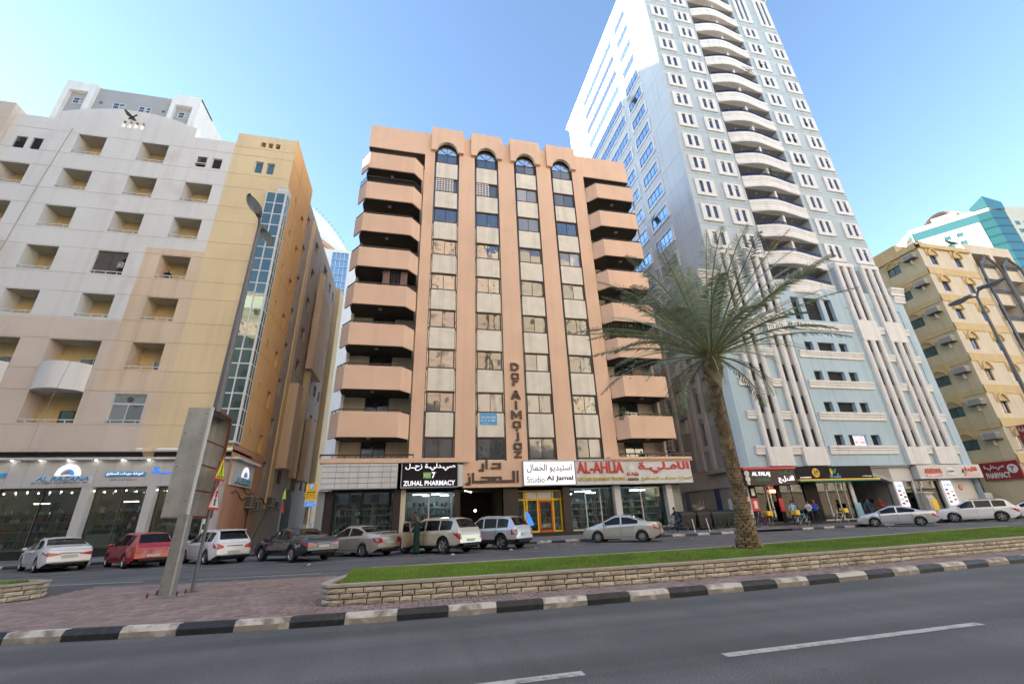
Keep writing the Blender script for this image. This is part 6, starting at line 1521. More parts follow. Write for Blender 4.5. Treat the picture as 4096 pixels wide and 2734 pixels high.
# ------------------------------------------------------------------ cars
m_tyre = mat('tyre_rubber', (0.018,0.018,0.018), 0.85); m_rim = mat('alloy_rim', (0.50,0.50,0.51), 0.3, 0.8); m_rimd = mat('rim_hollow', (0.02,0.02,0.02), 0.7)
m_ctrim = mat('black_car_plastic', (0.02,0.02,0.021), 0.6); m_cglass = mat('tinted_car_glass', (0.010,0.011,0.012), 0.06, spec=0.28)
m_tail = mat('tail_lamp_red', (0.45,0.012,0.012), 0.15, coat=0.8); m_lampw = mat('lamp_clear', (0.6,0.6,0.62), 0.1, 0.3, coat=0.8); m_plate = mat('number_plate', (0.55,0.55,0.54), 0.5)
m_chrome = mat('chrome', (0.7,0.7,0.7), 0.12, 1.0); m_under = mat('car_underside', (0.01,0.01,0.01), 0.9)
def paint(name, col, metal=0.0): return mat(name, col, 0.32, metal, coat=1.0, coords='obj')
P_WHITE = paint('white_car_paint',(0.80,0.79,0.77)); P_RED = paint('red_car_paint',(0.42,0.008,0.010)); P_DARK = paint('charcoal_car_paint',(0.028,0.032,0.040),0.35)
P_BEIGE = paint('beige_metallic_paint',(0.50,0.46,0.39),0.4); P_GOLD = paint('champagne_metallic_paint',(0.60,0.52,0.39),0.35); P_SILVER = paint('silver_metallic_paint',(0.58,0.59,0.61),0.45); P_SILVER2 = paint('pale_silver_metallic_paint',(0.60,0.57,0.50),0.4)
def smooth(xs, ys, X, s=0.04):
    y = np.interp(X, xs, ys); n = len(X); out = np.zeros(n)
    for i in range(n):
        w = np.exp(-0.5*((X-X[i])/s)**2); out[i] = (w*y).sum()/w.sum()
    return out
SEDAN = dict(top=[(-1,.93),(-.97,1.03),(-.70,1.07),(-.62,1.09),(-.28,1.42),(-.05,1.47),(.12,1.455),(.52,1.02),(.60,.98),(.90,.80),(.97,.70),(1,.58)], belt=[(-1,.90),(-.6,.97),(.5,.88),(1,.75)],
    rw=(-.60,-.31), ws=(.16,.51), sw=(-.50,.42), pill=(-.04,), tl='sedan', roof=.74)
HATCH = dict(top=[(-1,.92),(-.985,1.02),(-.93,1.10),(-.76,1.47),(-.60,1.52),(-.1,1.54),(.10,1.52),(.55,1.06),(.64,1.00),(.92,.84),(.98,.72),(1,.60)], belt=[(-1,.98),(-.6,.96),(.5,.90),(1,.75)],
    rw=(-.955,-.775), ws=(.15,.54), sw=(-.72,.45), pill=(-.05,-.46), tl='hatch', roof=.76)
SUV = dict(top=[(-1,1.0),(-.985,1.12),(-.95,1.20),(-.80,1.60),(-.66,1.67),(-.1,1.70),(.12,1.68),(.50,1.18),(.58,1.12),(.90,1.0),(.97,.84),(1,.68)], belt=[(-1,1.08),(-.6,1.06),(.5,1.0),(1,.85)],
    rw=(-.955,-.80), ws=(.16,.49), sw=(-.78,.42), pill=(-.02,-.44), tl='suv', roof=.78)
def make_car(label, pos, rz, base, L, Wd, H, wb, wr, pm, style='sedan', rimn=5, tint=None, lower=None, lightcol=None, glow=0.0, spoiler=False, rails=False, spare=False, name='parked_car', group=None, clad=False, hl=True, door_open=False, chrome_bar=False):
    t = thing(name, label, 'car', pos, rz, group)
    hL = L/2; sc_h = H/max(z for _, z in base['top'])
    fx, rx = wb/2+.02, -wb/2+.02; R = wr*1.16
    X = sorted(set(list(np.linspace(-hL,hL,57)) + [c+R*math.cos(a) for c in (fx,rx) for a in np.linspace(0,math.pi,13)] + [hL*k for k in base['rw']+base['ws']+base['sw']]))
    X = np.array([x for i,x in enumerate(X) if i == 0 or x-X[i-1] > 1e-3]); n = len(X)
    zt = smooth([x*hL for x,_ in base['top']], [z*sc_h for _,z in base['top']], X, 0.045); zt[0] = base['top'][0][1]*sc_h; zt[-1] = base['top'][-1][1]*sc_h
    zb = np.minimum(np.interp(X, [x*hL for x,_ in base['belt']], [z*sc_h for _,z in base['belt']]), zt-0.055)
    cab = np.clip((zt-zb-0.10)/(0.34), 0, 1)
    plan = 1 - 0.17*np.clip((np.abs(X)-hL*.62)/(hL*.38),0,1)**2.6 
    sill = 0.21 if wr < .33 else 0.27
    zlow = np.full(n, sill); inarch = np.zeros(n,bool)
    for c in (fx,rx):
        d = np.abs(X-c); k = d < R; h = np.where(k, wr+np.sqrt(np.maximum(R*R-d*d,0))-.02, 0); zlow = np.maximum(zlow, h); inarch |= k
    zlow = np.where(X > hL-.25, np.maximum(zlow, sill+(X-hL+.25)*.3), zlow); zlow = np.where(X < -hL+.25, np.maximum(zlow, sill+.04+(-hL+.25-X)*.5), zlow)
    hw = Wd/2; rows = []
    xo = lambda a: np.zeros(n) + np.where(np.arange(n) == 0, -a, 0) + np.where(np.arange(n) == n-1, a, 0) + np.where(np.arange(n) == 1, -a*.5, 0) + np.where(np.arange(n) == n-2, a*.5, 0)
    zmid = np.maximum(zlow+.03, .50*sc_h); flare = np.where(inarch, .022, 0)
    def row(w, z, bump=0): rows.append((X+xo(bump), w, np.minimum(z, zt-.0)))
    rear = np.clip((-X-hL*.30)/(hL*.70),0,1)**1.5; w5 = hw*plan*(0.90*(1-cab)+base['roof']*cab)*(1-.10*rear*cab)
    row(hw*plan*.955+flare, zlow, .03); row(hw*plan*.985+flare, np.maximum(zlow+.05,sill+.12), .06); row(hw*plan*1.0+flare*.7, np.maximum(zlow+.09, zmid), .055)
    row(hw*plan*.995, zb-.10 + 0*zb if True else zb, .03); rows[-1] = (rows[-1][0], rows[-1][1], np.maximum(zb-.10, rows[2][2]+.02))
    row(hw*plan*.955, zb, .0)
    zr = np.maximum(zb + (zt-.080*cab-.02 - zb)*1.0, zb+.004)
    for f in (.05,.50,.93): row((1-f)*hw*plan*.955*(1-.03*cab)+f*w5, zb+(zr-zb)*f)
    row(w5, zr); row(w5*.90, np.minimum(zr+.055*cab+.012, zt)); row(w5*.5, zt-.006); row(w5*0, zt+.012)
    nr = len(rows); xr = lambda k: hL*k
    body, ws, rwn, side = MB(), MB(), MB(), MB()
    V = [[(float(r[0][i]), float(r[1][i]), float(r[2][i])) for i in range(n)] for r in rows]
    neg = lambda p: (p[0],-p[1],p[2])
    WB, WT = 5, 7
    for i in range(n-1):
        xm = (X[i]+X[i+1])/2
        for r in range(nr-1):
            a, b, c, d = V[r][i], V[r][i+1], V[r+1][i+1], V[r+1][i]; dst = body
            if WB <= r < WT and cab[i] > .12 and cab[i+1] > .12 and xr(base['sw'][0]) < xm < xr(base['sw'][1]):
                if not any(abs(xm-xr(p)) < .045 for p in base['pill']): dst = side
            if r >= 9 and xr(base['ws'][0]) < xm < xr(base['ws'][1]): dst = ws
            if r >= 9 and xr(base['rw'][0]) < xm < xr(base['rw'][1]): dst = rwn
            mi = 0
            if dst is body and clad and r <= 1: mi = 1
            if dst is body and r < 1 and lower: mi = 1
            dst.quad(a,b,c,d,mi if dst is body else 0); dst.quad(neg(a),neg(d),neg(c),neg(b),mi if dst is body else 0)
    for i, s_ in ((0,1),(n-1,-1)):
        for r in range(nr-1):
            a, b = V[r][i], V[r+1][i]; body.quad(a, b, neg(b), neg(a), 1 if (lower and r < 1) or (clad and r <= 1) else 0)
    part('body', body, [pm, m_ctrim], t, smooth=32, local=True)
    def weld(mb): return mb
    part('windscreen', ws, m_cglass, t, smooth=32, local=True); part('rear_window', rwn, m_cglass, t, smooth=32, local=True)
    # side glass: one pane between pillars each side
    segs = [base['sw'][0]] + sorted(base['pill']) + [base['sw'][1]]
    for s_ in (1,-1):
        for a_, b_ in zip(segs, segs[1:]):
            q = MB()
            for f in range(0, len(side.f)):
                vs = [side.v[i] for i in side.f[f]]; xm = sum(v[0] for v in vs)/4; ym = sum(v[1] for v in vs)/4
                if xr(a_) < xm < xr(b_) and ym*s_ > 0: q.add(vs, [(0,1,2,3)])
            if q.f: part('side_window', q, m_cglass, t, smooth=40, local=True)
    tr = MB(); 
    # beltline strip, door seams, handles
    yat = lambda r, x: float(np.interp(x, X, rows[r][1])); zat = lambda r, x: float(np.interp(x, X, rows[r][2]))
    seams = MB(); doors = [base['sw'][1]*.96, base['pill'][0], (base['sw'][0]*.80 if len(base['pill']) < 2 else base['pill'][1])]
    for s_ in (1,-1):
        for dx in doors:
            x = xr(dx); 
            for r in range(1,4): 
                a = (x,s_*(yat(r,x)+.004),zat(r,x)); b = (x,s_*(yat(r+1,x)+.004),zat(r+1,x))
                seams.quad((a[0]-.006,a[1],a[2]),(a[0]+.006,a[1],a[2]),(b[0]+.006,b[1],b[2]),(b[0]-.006,b[1],b[2]))
        xa, xb = xr(doors[2]), xr(doors[0]); z = max(sill+.10, .3)
        xs_ = np.linspace(xa, xb, 8)
        for a, b in zip(xs_, xs_[1:]): seams.quad((a,s_*(yat(1,a)+.005),z),(b,s_*(yat(1,b)+.005),z),(b,s_*(yat(1,b)+.005),z+.012),(a,s_*(yat(1,a)+.005),z+.012))
    part('door_seam', seams, m_ctrim, t, local=True)
    for s_ in (1,-1):
        for dx in (doors[1]+.10, doors[2]+.10):
            x = xr(dx); h = MB(); z = zat(3,x)-.02; h.bbox(x-.10,x+.09,s_*yat(3,x)-.02,s_*yat(3,x)+.02,z-.018,z+.018,.008); part('door_handle', h, m_chrome if chrome_bar else pm, t, local=True)
        x = xr(base['sw'][1])*.93; h = MB(); h.ell((x,s_*(yat(4,x)+.11),zat(4,x)+.07),(.07,.11,.075),10,6); part('mirror', h, pm if pm is not P_DARK else m_ctrim, t, smooth=True, local=True)
    # lamps
    x0 = -hL; yr = float(rows[3][1][0])
    def tail(pts_side, pts_rear):
        for s_ in (1,-1):
            q = MB()
            for P_ in (pts_rear,):
                vs = [(float(np.interp(z, [rows[k][2][0] for k in range(1,5)], [rows[k][0][0] for k in range(1,5)]))-.018, s_*y, z) for y, z in P_]
                q.add(vs, [tuple(range(len(vs)))])
            vs = []
            for x, z in pts_side:
                i_ = [rows[k][2][max(0,int(np.searchsorted(X,x)))] for k in range(1,6)]; 
                yy = float(np.interp(z, [zat(k,x) for k in range(1,6)], [yat(k,x) for k in range(1,6)])); vs.append((x, s_*(yy+.014), z))
            q.add(vs, [tuple(range(len(vs)))])
            # corner fill
            a, b = [v for v in q.v[:len(pts_rear)] if abs(abs(v[1])-max(abs(p[0]) for p in pts_rear)) < .03], [v for v in q.v[len(pts_rear):] if v[0] < min(p[0] for p in pts_side)+.03]
            if len(a) >= 2 and len(b) >= 2:
                a.sort(key=lambda v: v[2]); b.sort(key=lambda v: v[2]); q.add([a[0],b[0],b[-1],a[-1]], [(0,1,2,3)])
            part('tail_lamp', q, lightcol or m_tail, t, local=True)
    zd = zat(4, x0+.02)
    if style == 'wide': tail([(x0+.04,zd-.07),(x0+.42,zd-.03),(x0+.40,zd-.09),(x0+.04,zd-.21)], [(yr+.0,zd-.07),(yr-.40,zd-.13),(yr-.42,zd-.17),(yr,zd-.23)])
    elif style == 'sedan': tail([(x0+.04,zd-.02),(x0+.30,zd-.04),(x0+.24,zd-.20),(x0+.04,zd-.26)], [(yr,zd-.02),(yr-.22,zd-.05),(yr-.26,zd-.25),(yr,zd-.27)])
    elif style == 'hatch': tail([(x0+.04,zd-.0),(x0+.30,zd+.01),(x0+.22,zd-.18),(x0+.04,zd-.22)], [(yr,zd-.0),(yr-.24,zd-.10),(yr-.28,zd-.20),(yr,zd-.24)])
    elif style == 'slash': tail([(x0+.04,zd-.05),(x0+.40,zd+.05),(x0+.30,zd-.10),(x0+.04,zd-.30)], [(yr,zd-.05),(yr-.06,zd-.08),(yr-.10,zd-.30),(yr,zd-.32)])
    elif style == 'tall': tail([(x0+.04,zd+.02),(x0+.22,zd+.02),(x0+.24,zd-.24),(x0+.04,zd-.26)], [(yr,zd+.02),(yr-.12,zd-.0),(yr-.14,zd-.28),(yr,zd-.28)])
    if hl:
        for s_ in (1,-1):
            q = MB(); x1 = hL; z = zat(4,x1-.3); vs = []
            for x, zz in ((x1-.04,z-.16),(x1-.04,z-.06),(x1-.5,z+.02),(x1-.42,z-.07)):
                yy = float(np.interp(zz, [zat(k,x) for k in range(1,6)], [yat(k,x) for k in range(1,6)])); vs.append((x, s_*(yy+.014), zz))
            q.add(vs, [(0,1,2,3)]); yf = float(rows[3][1][-1]); q.add([(x1+.05,s_*yf,z-.17),(x1+.05,s_*(yf-.3),z-.19),(x1+.03,s_*(yf-.3),z-.09),(x1+.03,s_*yf,z-.06)], [(0,1,2,3)]); part('headlight', q, m_lampw, t, local=True)
        q = MB(); q.box(hL+.03,hL+.075,-.42,.42,.30,.44); q.box(hL+.02,hL+.045,-.35,.35,.60*sc_h,.68*sc_h); part('grille', q, m_ctrim, t, local=True)
    q = MB(); zp = (zd-.36 if style not in ('tall',) else zd-.22) if base is not SEDAN else (zd-.24); zp = zp if style != 'low' else .5
    if style in ('hatch',) : zp = .52
    q.box(x0-.085,x0-.066,-.26,.26,zp-.055,zp+.055); part('number_plate', q, m_plate, t, local=True)
    if chrome_bar: q = MB(); q.box(x0-.06,x0-.025,-.36,.36,zd-.13,zd-.09); part('trunk_trim', q, m_chrome, t, local=True)
    q = MB(); q.box(x0-.095,x0-.05,-hw*.62,hw*.62,sill+.10,sill+.17); part('bumper_inset', q, m_ctrim, t, local=True)
    u = MB(); u.box(-hL+.12,hL-.12,-hw*.80,hw*.80,sill-.02,sill+.1); u.box(-hL+.3,hL-.5,-hw*.72,hw*.72,sill,.62); part('underside', u, m_under, t, local=True)
    if spoiler:
        q = MB(); 
        if base is SEDAN: q.bbox(x0+.02,x0+.24,-hw*.72,hw*.72,zat(10,x0+.1)+.09,zat(10,x0+.1)+.125,.012); [q.box(x0+.08,x0+.16,s_*hw*.6-.03,s_*hw*.6+.03,zat(10,x0+.1)-.02,zat(10,x0+.1)+.095) for s_ in (1,-1)]
        else: x = xr(base['rw'][1]); q.bbox(x-.16,x+.12,-w5[n//4]*.9,w5[n//4]*.9,zat(10,x)-.01,zat(10,x)+.03,.012)
        part('spoiler', q, pm, t, local=True)
        q = MB(); x = x0+.3 if base is SEDAN else xr(base['rw'][1])-.165
    if rails:
        for s_ in (1,-1):
            q = MB(); xs_ = np.linspace(xr(-.62), xr(.08), 7); q.tube([(x, s_*(yat(8,x)-.03), zat(8,x)+(.02 if k in (0,6) else .075)) for k, x in enumerate(xs_)], .02, 5); part('roof_rail', q, m_chrome if pm is not P_WHITE else m_ctrim, t, local=True)
    if spare:
        q = MB(); q.lathe([(0,-.1),(.30,-.1),(.34,-.06),(.34,.06)], (x0-.14,-.1,.82), 'x', 20); part('spare_wheel_cover', q, pm, t, smooth=30, local=True)
    # wheels
    wm = wheel_mesh(wr, rimn)
    for cx in (fx, rx):
        for s_ in (1,-1):
            o = link('wheel', wm[0], t, (cx, s_*(hw-.115), wr), (0,0,0 if s_ > 0 else math.pi), local=True)
            r_ = bpy.data.objects.new('rim', wm[1]); COL.objects.link(r_); r_.parent = o; r_.rotation_euler = (0,random.uniform(0,6),0); W[r_.name] = W[t.name]
            a_ = MB(); a_.cyl((cx,s_*(hw-.42),wr),(cx,s_*(hw-.09),wr),R*.99,n=18); 
            part('wheel_well', a_.xf(lambda p: (p[0], p[1], max(p[2], .16))), m_under, t, local=True) if False else None
    return t
_wheels = {}
def wheel_mesh(R, ns):
    if (R,ns) in _wheels: return _wheels[(R,ns)]
    b = MB(); b.lathe([(R*.66,-.10),(R*.93,-.105),(R,-.07),(R,.07),(R*.93,.105),(R*.66,.10)], (0,0,0), 'y', 28); tm = b.mesh('wheel', m_tyre, 40)
    b = MB(); b.lathe([(0,.03),(R*.64,.03)], (0,0,0), 'y', 24, 1); b.lathe([(R*.60,.05),(R*.66,.098),(R*.68,.095)], (0,0,0), 'y', 24, 0); b.lathe([(0,.085),(R*.14,.085),(R*.16,.05)], (0,0,0), 'y', 12, 0)
    for k in range(ns):
        a = 2*math.pi*k/ns; c, s = math.cos(a), math.sin(a); w0, w1 = .034*(5/ns)**.6, .046*(5/ns)**.7; 
        P = [(R*.10,-w0),(R*.62,-w1),(R*.62,w1),(R*.10,w0)]
        vs = [(p*c-q*s, .085 if p < R*.3 else .075, p*s+q*c) for p, q in P] + [(p*c-q*s, .045, p*s+q*c) for p, q in P]
        b.add(vs, [(0,1,2,3),(0,1,5,4),(2,3,7,6)])
    rm = b.mesh('rim', [m_rim, m_rimd]); _wheels[(R,ns)] = (tm, rm); return tm, rm
D = math.radians
make_car('white sedan parked nose-in at the far left with wide slim tail lamps', (-16.5,27.2,0), D(133), SEDAN, 4.62,1.78,1.46,2.70,.325,P_WHITE,'wide',10,chrome_bar=True)
make_car('red hatchback parked between two white cars', (-12.85,26.75,0), D(131), HATCH, 4.25,1.70,1.53,2.60,.31,P_RED,'hatch',9)
make_car('white hatchback partly behind the lamp post and warning signs', (-9.43,26.55,0), D(130), HATCH, 4.3,1.74,1.54,2.60,.32,P_WHITE,'hatch',7,chrome_bar=True,spoiler=True)
make_car('charcoal sedan with pale scuff marks behind the rear wheel', (-5.38,24.95,0), D(131), SEDAN, 4.85,1.83,1.47,2.78,.33,P_DARK,'wide',10,chrome_bar=True)
make_car('beige grey sedan with small boot spoiler, under the blank signboard', (-2.48,26.0,0), D(134), SEDAN, 4.53,1.70,1.47,2.60,.31,P_BEIGE,'sedan',6,spoiler=True)
make_car('champagne gold crossover with its driver door open', (1.46,25.15,0), D(131), SUV, 4.77,1.88,1.69,2.82,.375,P_GOLD,'slash',6,lower=True)
make_car('silver compact off-roader with roof rails in front of the entrance', (4.62,26.1,0), D(131), SUV, 4.35,1.80,1.68,2.63,.36,P_SILVER,'tall',5,rails=True,clad=True)
make_car('pale champagne sedan standing alone in front of the red lettered shop', (12.59,26.13,0), D(141), SEDAN, 4.45,1.70,1.50,2.60,.31,P_SILVER2,'hatch',8)
make_car('silver sedan with sporty skirts in front of the driveway arch', (35.45,27.6,0), D(131), SEDAN, 4.6,1.71,1.45,2.60,.32,P_SILVER,'sedan',5,spoiler=True)
make_car('white off-roader with spare wheel on its tail at the right', (44.1,28.0,0), D(127), SUV, 4.6,1.82,1.70,2.66,.37,P_WHITE,'slash',6,rails=True,spare=True)
make_car('white hatchback half cut off by the right edge', (53.0,29.3,0), D(127), HATCH, 4.3,1.74,1.52,2.6,.32,P_WHITE,'hatch',8)
# scuffs on the charcoal car's flank, its open door on the gold car
def car_side(x, y, rz, lx, ly): return (x+lx*math.cos(rz)-ly*math.sin(rz), y+lx*math.sin(rz)+ly*math.cos(rz))
cars = {o['label'][:12]: o for o in COL.objects if o.get('category') == 'car'}
dk = cars['charcoal sed'[:12]]; q = MB(); r = random.Random(3)
for i in range(14): cx = -1.9+r.uniform(-.25,.3); cz = .68+r.uniform(-.08,.08); P = [(cx+r.uniform(.03,.09)*math.cos(a), .922+0*r.random(), cz+r.uniform(.02,.05)*math.sin(a)) for a in np.linspace(0,6.28,7)[:-1]]; q.add(P, [tuple(range(6))])
part('scuff', q, mat('scuffed_primer',(0.45,0.46,0.42),.7), dk, local=True)
gd = cars['champagne go'[:12]]; q = MB()
q.xf(lambda p: p); q.prism([(.0,.35),(.0,1.02),(.12,1.5),(.50,1.56),(1.0,1.5),(1.05,.95),(1.05,.35)], -.03,.03,0,'y')
q.xf(lambda p: (0.95-p[0]*math.cos(1.15)-p[1]*math.sin(1.15)+0, .93+p[0]*math.sin(1.15)+p[1], p[2])); part('open_door', q, [P_GOLD], gd, local=True)
q = MB(); q.prism([(.14,1.05),(.22,1.45),(.50,1.50),(.92,1.44),(.96,1.05)], -.036,.036,0,'y'); q.xf(lambda p: (0.95-p[0]*math.cos(1.15)-p[1]*math.sin(1.15), .93+p[0]*math.sin(1.15)+p[1], p[2])); part('door_window', q, m_cglass, gd, local=True)
# white van body seen in the gap
vt = thing('delivery_van', 'white box van parked in the gap beside the tan block', 'van', (53.5,35,0))
b = MB(); b.bbox(50.95,55.6,34.2,36.4,.8,2.95,.06); b.bbox(50.95,51.5,34.6,36.2,2.95,3.2,.05); part('box_body', b, m_white, vt)
b = MB(); b.box(51.2,53.6,34.17,34.195,1.2,2.2); part('side_grille', b, m_grey, vt)
b = MB(); b.bbox(55.6,57.3,34.3,36.3,.5,2.3,.1); part('cab', b, P_WHITE, vt)
for x in (51.9,56.4): link('wheel', wheel_mesh(.36,5)[0], vt, (x,34.35,.46))
text('lettering','THERMO',54.0,55.3,2.05,2.2,front(34.2),m_green,vt,.01)
# ------------------------------------------------------------------ date palm on the lawn
m_bark = mat('palm_leaf_bases', (0.30,0.22,0.135), 0.95, var=0.2, vs=3, island=0.35, bump=0.5, bs=60)
m_barkd = mat('palm_fibre', (0.055,0.035,0.02), 0.95, var=0.3, vs=10)
m_frond = mat('palm_leaflets', (0.31,0.37,0.24), 0.45, island=0.30, var=0.15, vs=1.2)
m_frondy = mat('palm_dead_leaflets', (0.40,0.25,0.04), 0.7, island=0.3)
m_rach = mat('palm_midrib', (0.26,0.27,0.12), 0.6)
pm_ = thing('date_palm', 'tall date palm with a crown of grey green fronds on the median lawn', 'palm tree', (9.45,11.66,0.42))
PC = [(9.38,0.42,.40),(9.41,.62,.31),(9.44,1.0,.25),(9.46,1.5,.205),(9.47,2.3,.175),(9.44,3.2,.165),(9.42,4.0,.165),(9.43,4.7,.165),(9.50,5.3,.17),(9.53,5.5,.25),(9.56,5.9,.27),(9.58,6.25,.22),(9.60,6.5,.12)]
def pc(z): return [float(np.interp(z, [p[1] for p in PC], [p[k] for p in PC])) for k in (0,2)]
b = MB(); b.tube([(x,11.66,z) for x,z,_ in PC], [r*.92 for _,_,r in PC], 14); part('trunk', b, m_barkd, pm_, smooth=True)
b = MB(); rr = random.Random(2); z = .47; k = 0
while z < 6.3:
    x, r = pc(z); n = 9 if z < 5.35 else 10; big = 1.0 if z < 5.35 else 1.5
    if z < 1.1: big = .8
    for i in range(n):
        a = 2*math.pi*(i+.5*(k%2))/n + rr.uniform(-.05,.05); c, s = math.cos(a), math.sin(a); w = math.pi*r/n*1.02; h = .075*big*rr.uniform(.8,1.2); o = .045*big*rr.uniform(.7,1.4)
        P = lambda u, out, zz: (x+(r*.9+out)*c - u*s, 11.66+(r*.9+out)*s + u*c, z+zz)
        vs = [P(-w,0,-h*.8),P(w,0,-h*.8),P(w*.9,o*.6,h*.1),P(-w*.9,o*.6,h*.1),P(-w*.55,o*1.25,h*.75),P(w*.55,o*1.25,h*.75),P(w*.5,0,h*.95),P(-w*.5,0,h*.95)]
        b.add(vs, [(0,1,2,3),(3,2,5,4),(4,5,6,7),(1,6,5,2),(0,3,4,7)])
    z += .088*(1.15 if z > 5.35 else 1); k += 1
part('leaf_base', b, m_bark, pm_, kind='stuff')
def frond(phi, th, L, droop, twist, seed, my=m_frond, dead=0.0):
    r = random.Random(seed); n = 34; pts = []; p = Vector((9.60+.10*math.cos(phi),11.66+.10*math.sin(phi),6.25)); cur = th; ph = phi
    for i in range(n+1):
        t = i/n; pts.append(p.copy()); e = th - droop*t**1.6; ph = phi + twist*t*t
        p = p + Vector((math.cos(e)*math.cos(ph), math.cos(e)*math.sin(ph), math.sin(e)))*(L/n)
    b = MB(); b.tube(pts[::3]+[pts[-1]], [.030*(1-.85*i/len(pts[::3]))+.003 for i in range(len(pts[::3])+1)], 4, 1)
    m = 74
    for j in range(m):
        t = .16 + .84*(j+.5)/m; k = min(int(t*n), n-1); f = t*n-k; q = pts[k].lerp(pts[k+1], f); d = (pts[k+1]-pts[k]).normalized()
        side = d.cross(Vector((0,0,1))); side = side.normalized() if side.length > .05 else Vector((math.sin(phi),-math.cos(phi),0)); up = side.cross(d).normalized()
        ll = .54*(math.sin(math.pi*min(1,(t-.10)/.92))**.55)*(1-.28*t)*r.uniform(.85,1.1)
        if t < .26: ll *= .55+(t-.16)*4
        for s_ in (1,-1):
            lift = r.uniform(.15,.55) - .2*t; fw = r.uniform(.35,.62)
            dr = (side*s_ + d*fw + up*lift).normalized(); tip = q + dr*ll + Vector((0,0,-.16*ll*r.uniform(.4,1.6)))
            mid = q + dr*ll*.55; wv = (d*.65+up*.5).normalized()*.0135
            mi = 2 if (dead and (t > 1-dead) and r.random() < .85) else 0
            b.add([q-wv*.4, mid-wv, tip, mid+wv, q+wv*.4], [(0,1,3,4),(1,2,3)], mi)
    return part('frond', b, [my, m_rach, m_frondy], pm_)
seed = 0
for n_, th0, th1, L0, L1, dr, off in ((9,84,70,3.9,4.4,.35,.2),(15,66,48,4.2,4.7,.62,.5),(19,44,24,4.1,4.8,.70,.1),(13,20,4,3.7,4.5,.75,.35),(6,-14,-38,1.9,2.8,.9,1.0)):
    for i in range(n_):
        phi = 2*math.pi*(i/n_)+off+random.uniform(-.14,.14); seed += 1
        frond(phi, math.radians(random.uniform(th1,th0)), random.uniform(L0,L1), dr*random.uniform(.75,1.25), random.uniform(-.25,.25), seed, dead=.35 if seed in (21,27,33) else 0)
# flower spathe and fibre
b = MB()
for i in range(14): a = i*.45; b.tube([(9.58+.15*math.cos(a),11.66+.15*math.sin(a),6.1),(9.58+.28*math.cos(a),11.66+.28*math.sin(a),6.55+.1*(i%3))], [.04,.012], 4)
part('petiole_stub', b, m_rach, pm_)

# ------------------------------------------------------------------ street lamps
def lamp_head(b, bg, x, y, z, dy):
    """cobra head pointing along dy"""
    K = 8
    for i in range(K):
        t0, t1 = i/K, (i+1)/K; w = lambda t: .05+.13*math.sin(math.pi*min(1,.12+t*.86))**.8
        for (ta, tb) in ((t0,t1),):
            ya, yb = y+dy*(.12+.85*ta), y+dy*(.12+.85*tb)
            for s_ in (1,-1):
                b.quad((x,ya,z+.10+.05*math.sin(math.pi*ta)),(x+s_*w(ta),ya,z+.02),(x+s_*w(tb),yb,z+.02),(x,yb,z+.10+.05*math.sin(math.pi*tb)))
                bg.quad((x,ya,z-.02-.11*math.sin(math.pi*ta)),(x+s_*w(ta)*.95,ya,z+.018),(x+s_*w(tb)*.95,yb,z+.018),(x,yb,z-.02-.11*math.sin(math.pi*tb)))
    b.box(x-.07,x+.07,min(y+dy*.0,y+dy*.28),max(y+dy*.0,y+dy*.28),z-.02,z+.12)
def street_lamp(label, x, y, z0, z1, dz=0, r0=.10):
    t = thing('street_lamp', label, 'street lamp', (x,y,z0)); b = MB(); b.tube([(x,y,z0),(x,y,(z0+z1)/2),(x,y,z1)], [r0,r0*.8,r0*.55], 12); part('pole', b, m_pole, t, smooth=40)
    for dy, zo in ((-1,.18),(1,.0)):
        a = MB(); a.tube([(x,y,z1-.05),(x,y+dy*.12,z1+.02+zo),(x,y+dy*.3,z1+.06+zo)], .045, 6); part('arm', a, m_pole, t)
        h = MB(); g = MB(); lamp_head(h, g, x, y+dy*.15, z1+.06+zo, dy); o = part('lamp_head', h, m_pole, t, smooth=50); part('lens', g, m_lampglass, o, smooth=True)
    return t
street_lamp('twin headed street lamp rising behind the metal advertising box', -5.08, 12.5, 4.3, 10.25)
street_lamp('twin headed street lamp in front of the tan block at the right edge', 25.35, 12.5, .12, 10.3)
# steel column with the advertising box
ab_ = thing('advertising_box', 'bare galvanised advertising box on a steel column, its lit side empty and rusty', 'advertising box', (-5.1,12.2,.12))
b = MB(); b.box(-5.45,-4.75,11.95,12.45,.122,.15); part('base_plate', b, m_concrete, ab_)
for x, y in ((-5.38,12.0),(-4.82,12.0),(-5.38,12.4),(-4.82,12.4)): q = MB(); q.cyl((x,y,.15),(x,y,.24),.022,n=6); part('bolt', q, m_rust, ab_)
b = MB(); P = [(-.13,-.10),(-.10,-.13),(.10,-.13),(.13,-.10),(.13,.10),(.10,.13),(-.10,.13),(-.13,.10)]
b.add([(-5.1+x,12.2+y,.15) for x,y in P]+[(-5.1+x*.9,12.2+y*.9,1.80) for x,y in P], [(i,(i+1)%8,8+(i+1)%8,8+i) for i in range(8)]); part('column', b, m_concrete, ab_, smooth=30)
b = MB(); x0,x1,y0,y1,z0,z1 = -5.63,-5.12,12.28,13.62,1.76,4.34
b.box(x0,x0+.02,y0,y1,z0,z1); b.box(x0,x1,y0-.02,y0-.001,z0,z1); b.box(x0,x1,y1,y1+.02,z0,z1); b.box(x0,x1,y0,y1,z1,z1+.02); b.box(x0,x1,y0,y1,z0-.02,z0); b.box(x0+.18,x0+.2,y0,y1,z0+.01,z1-.01)
part('casing', b, m_steel, ab_)
b = MB(); b.box(x1-.0,x1+.05,y0-.03,y0+.05,z0-.02,z1+.03,0); b.box(x1,x1+.05,y1-.05,y1+.03,z0-.02,z1+.03,1); b.box(x1,x1+.05,y0+.05,y1-.05,z1-.02,z1+.05,1); b.box(x1,x1+.05,y0+.05,y1-.05,z0-.04,z0+.02,1)
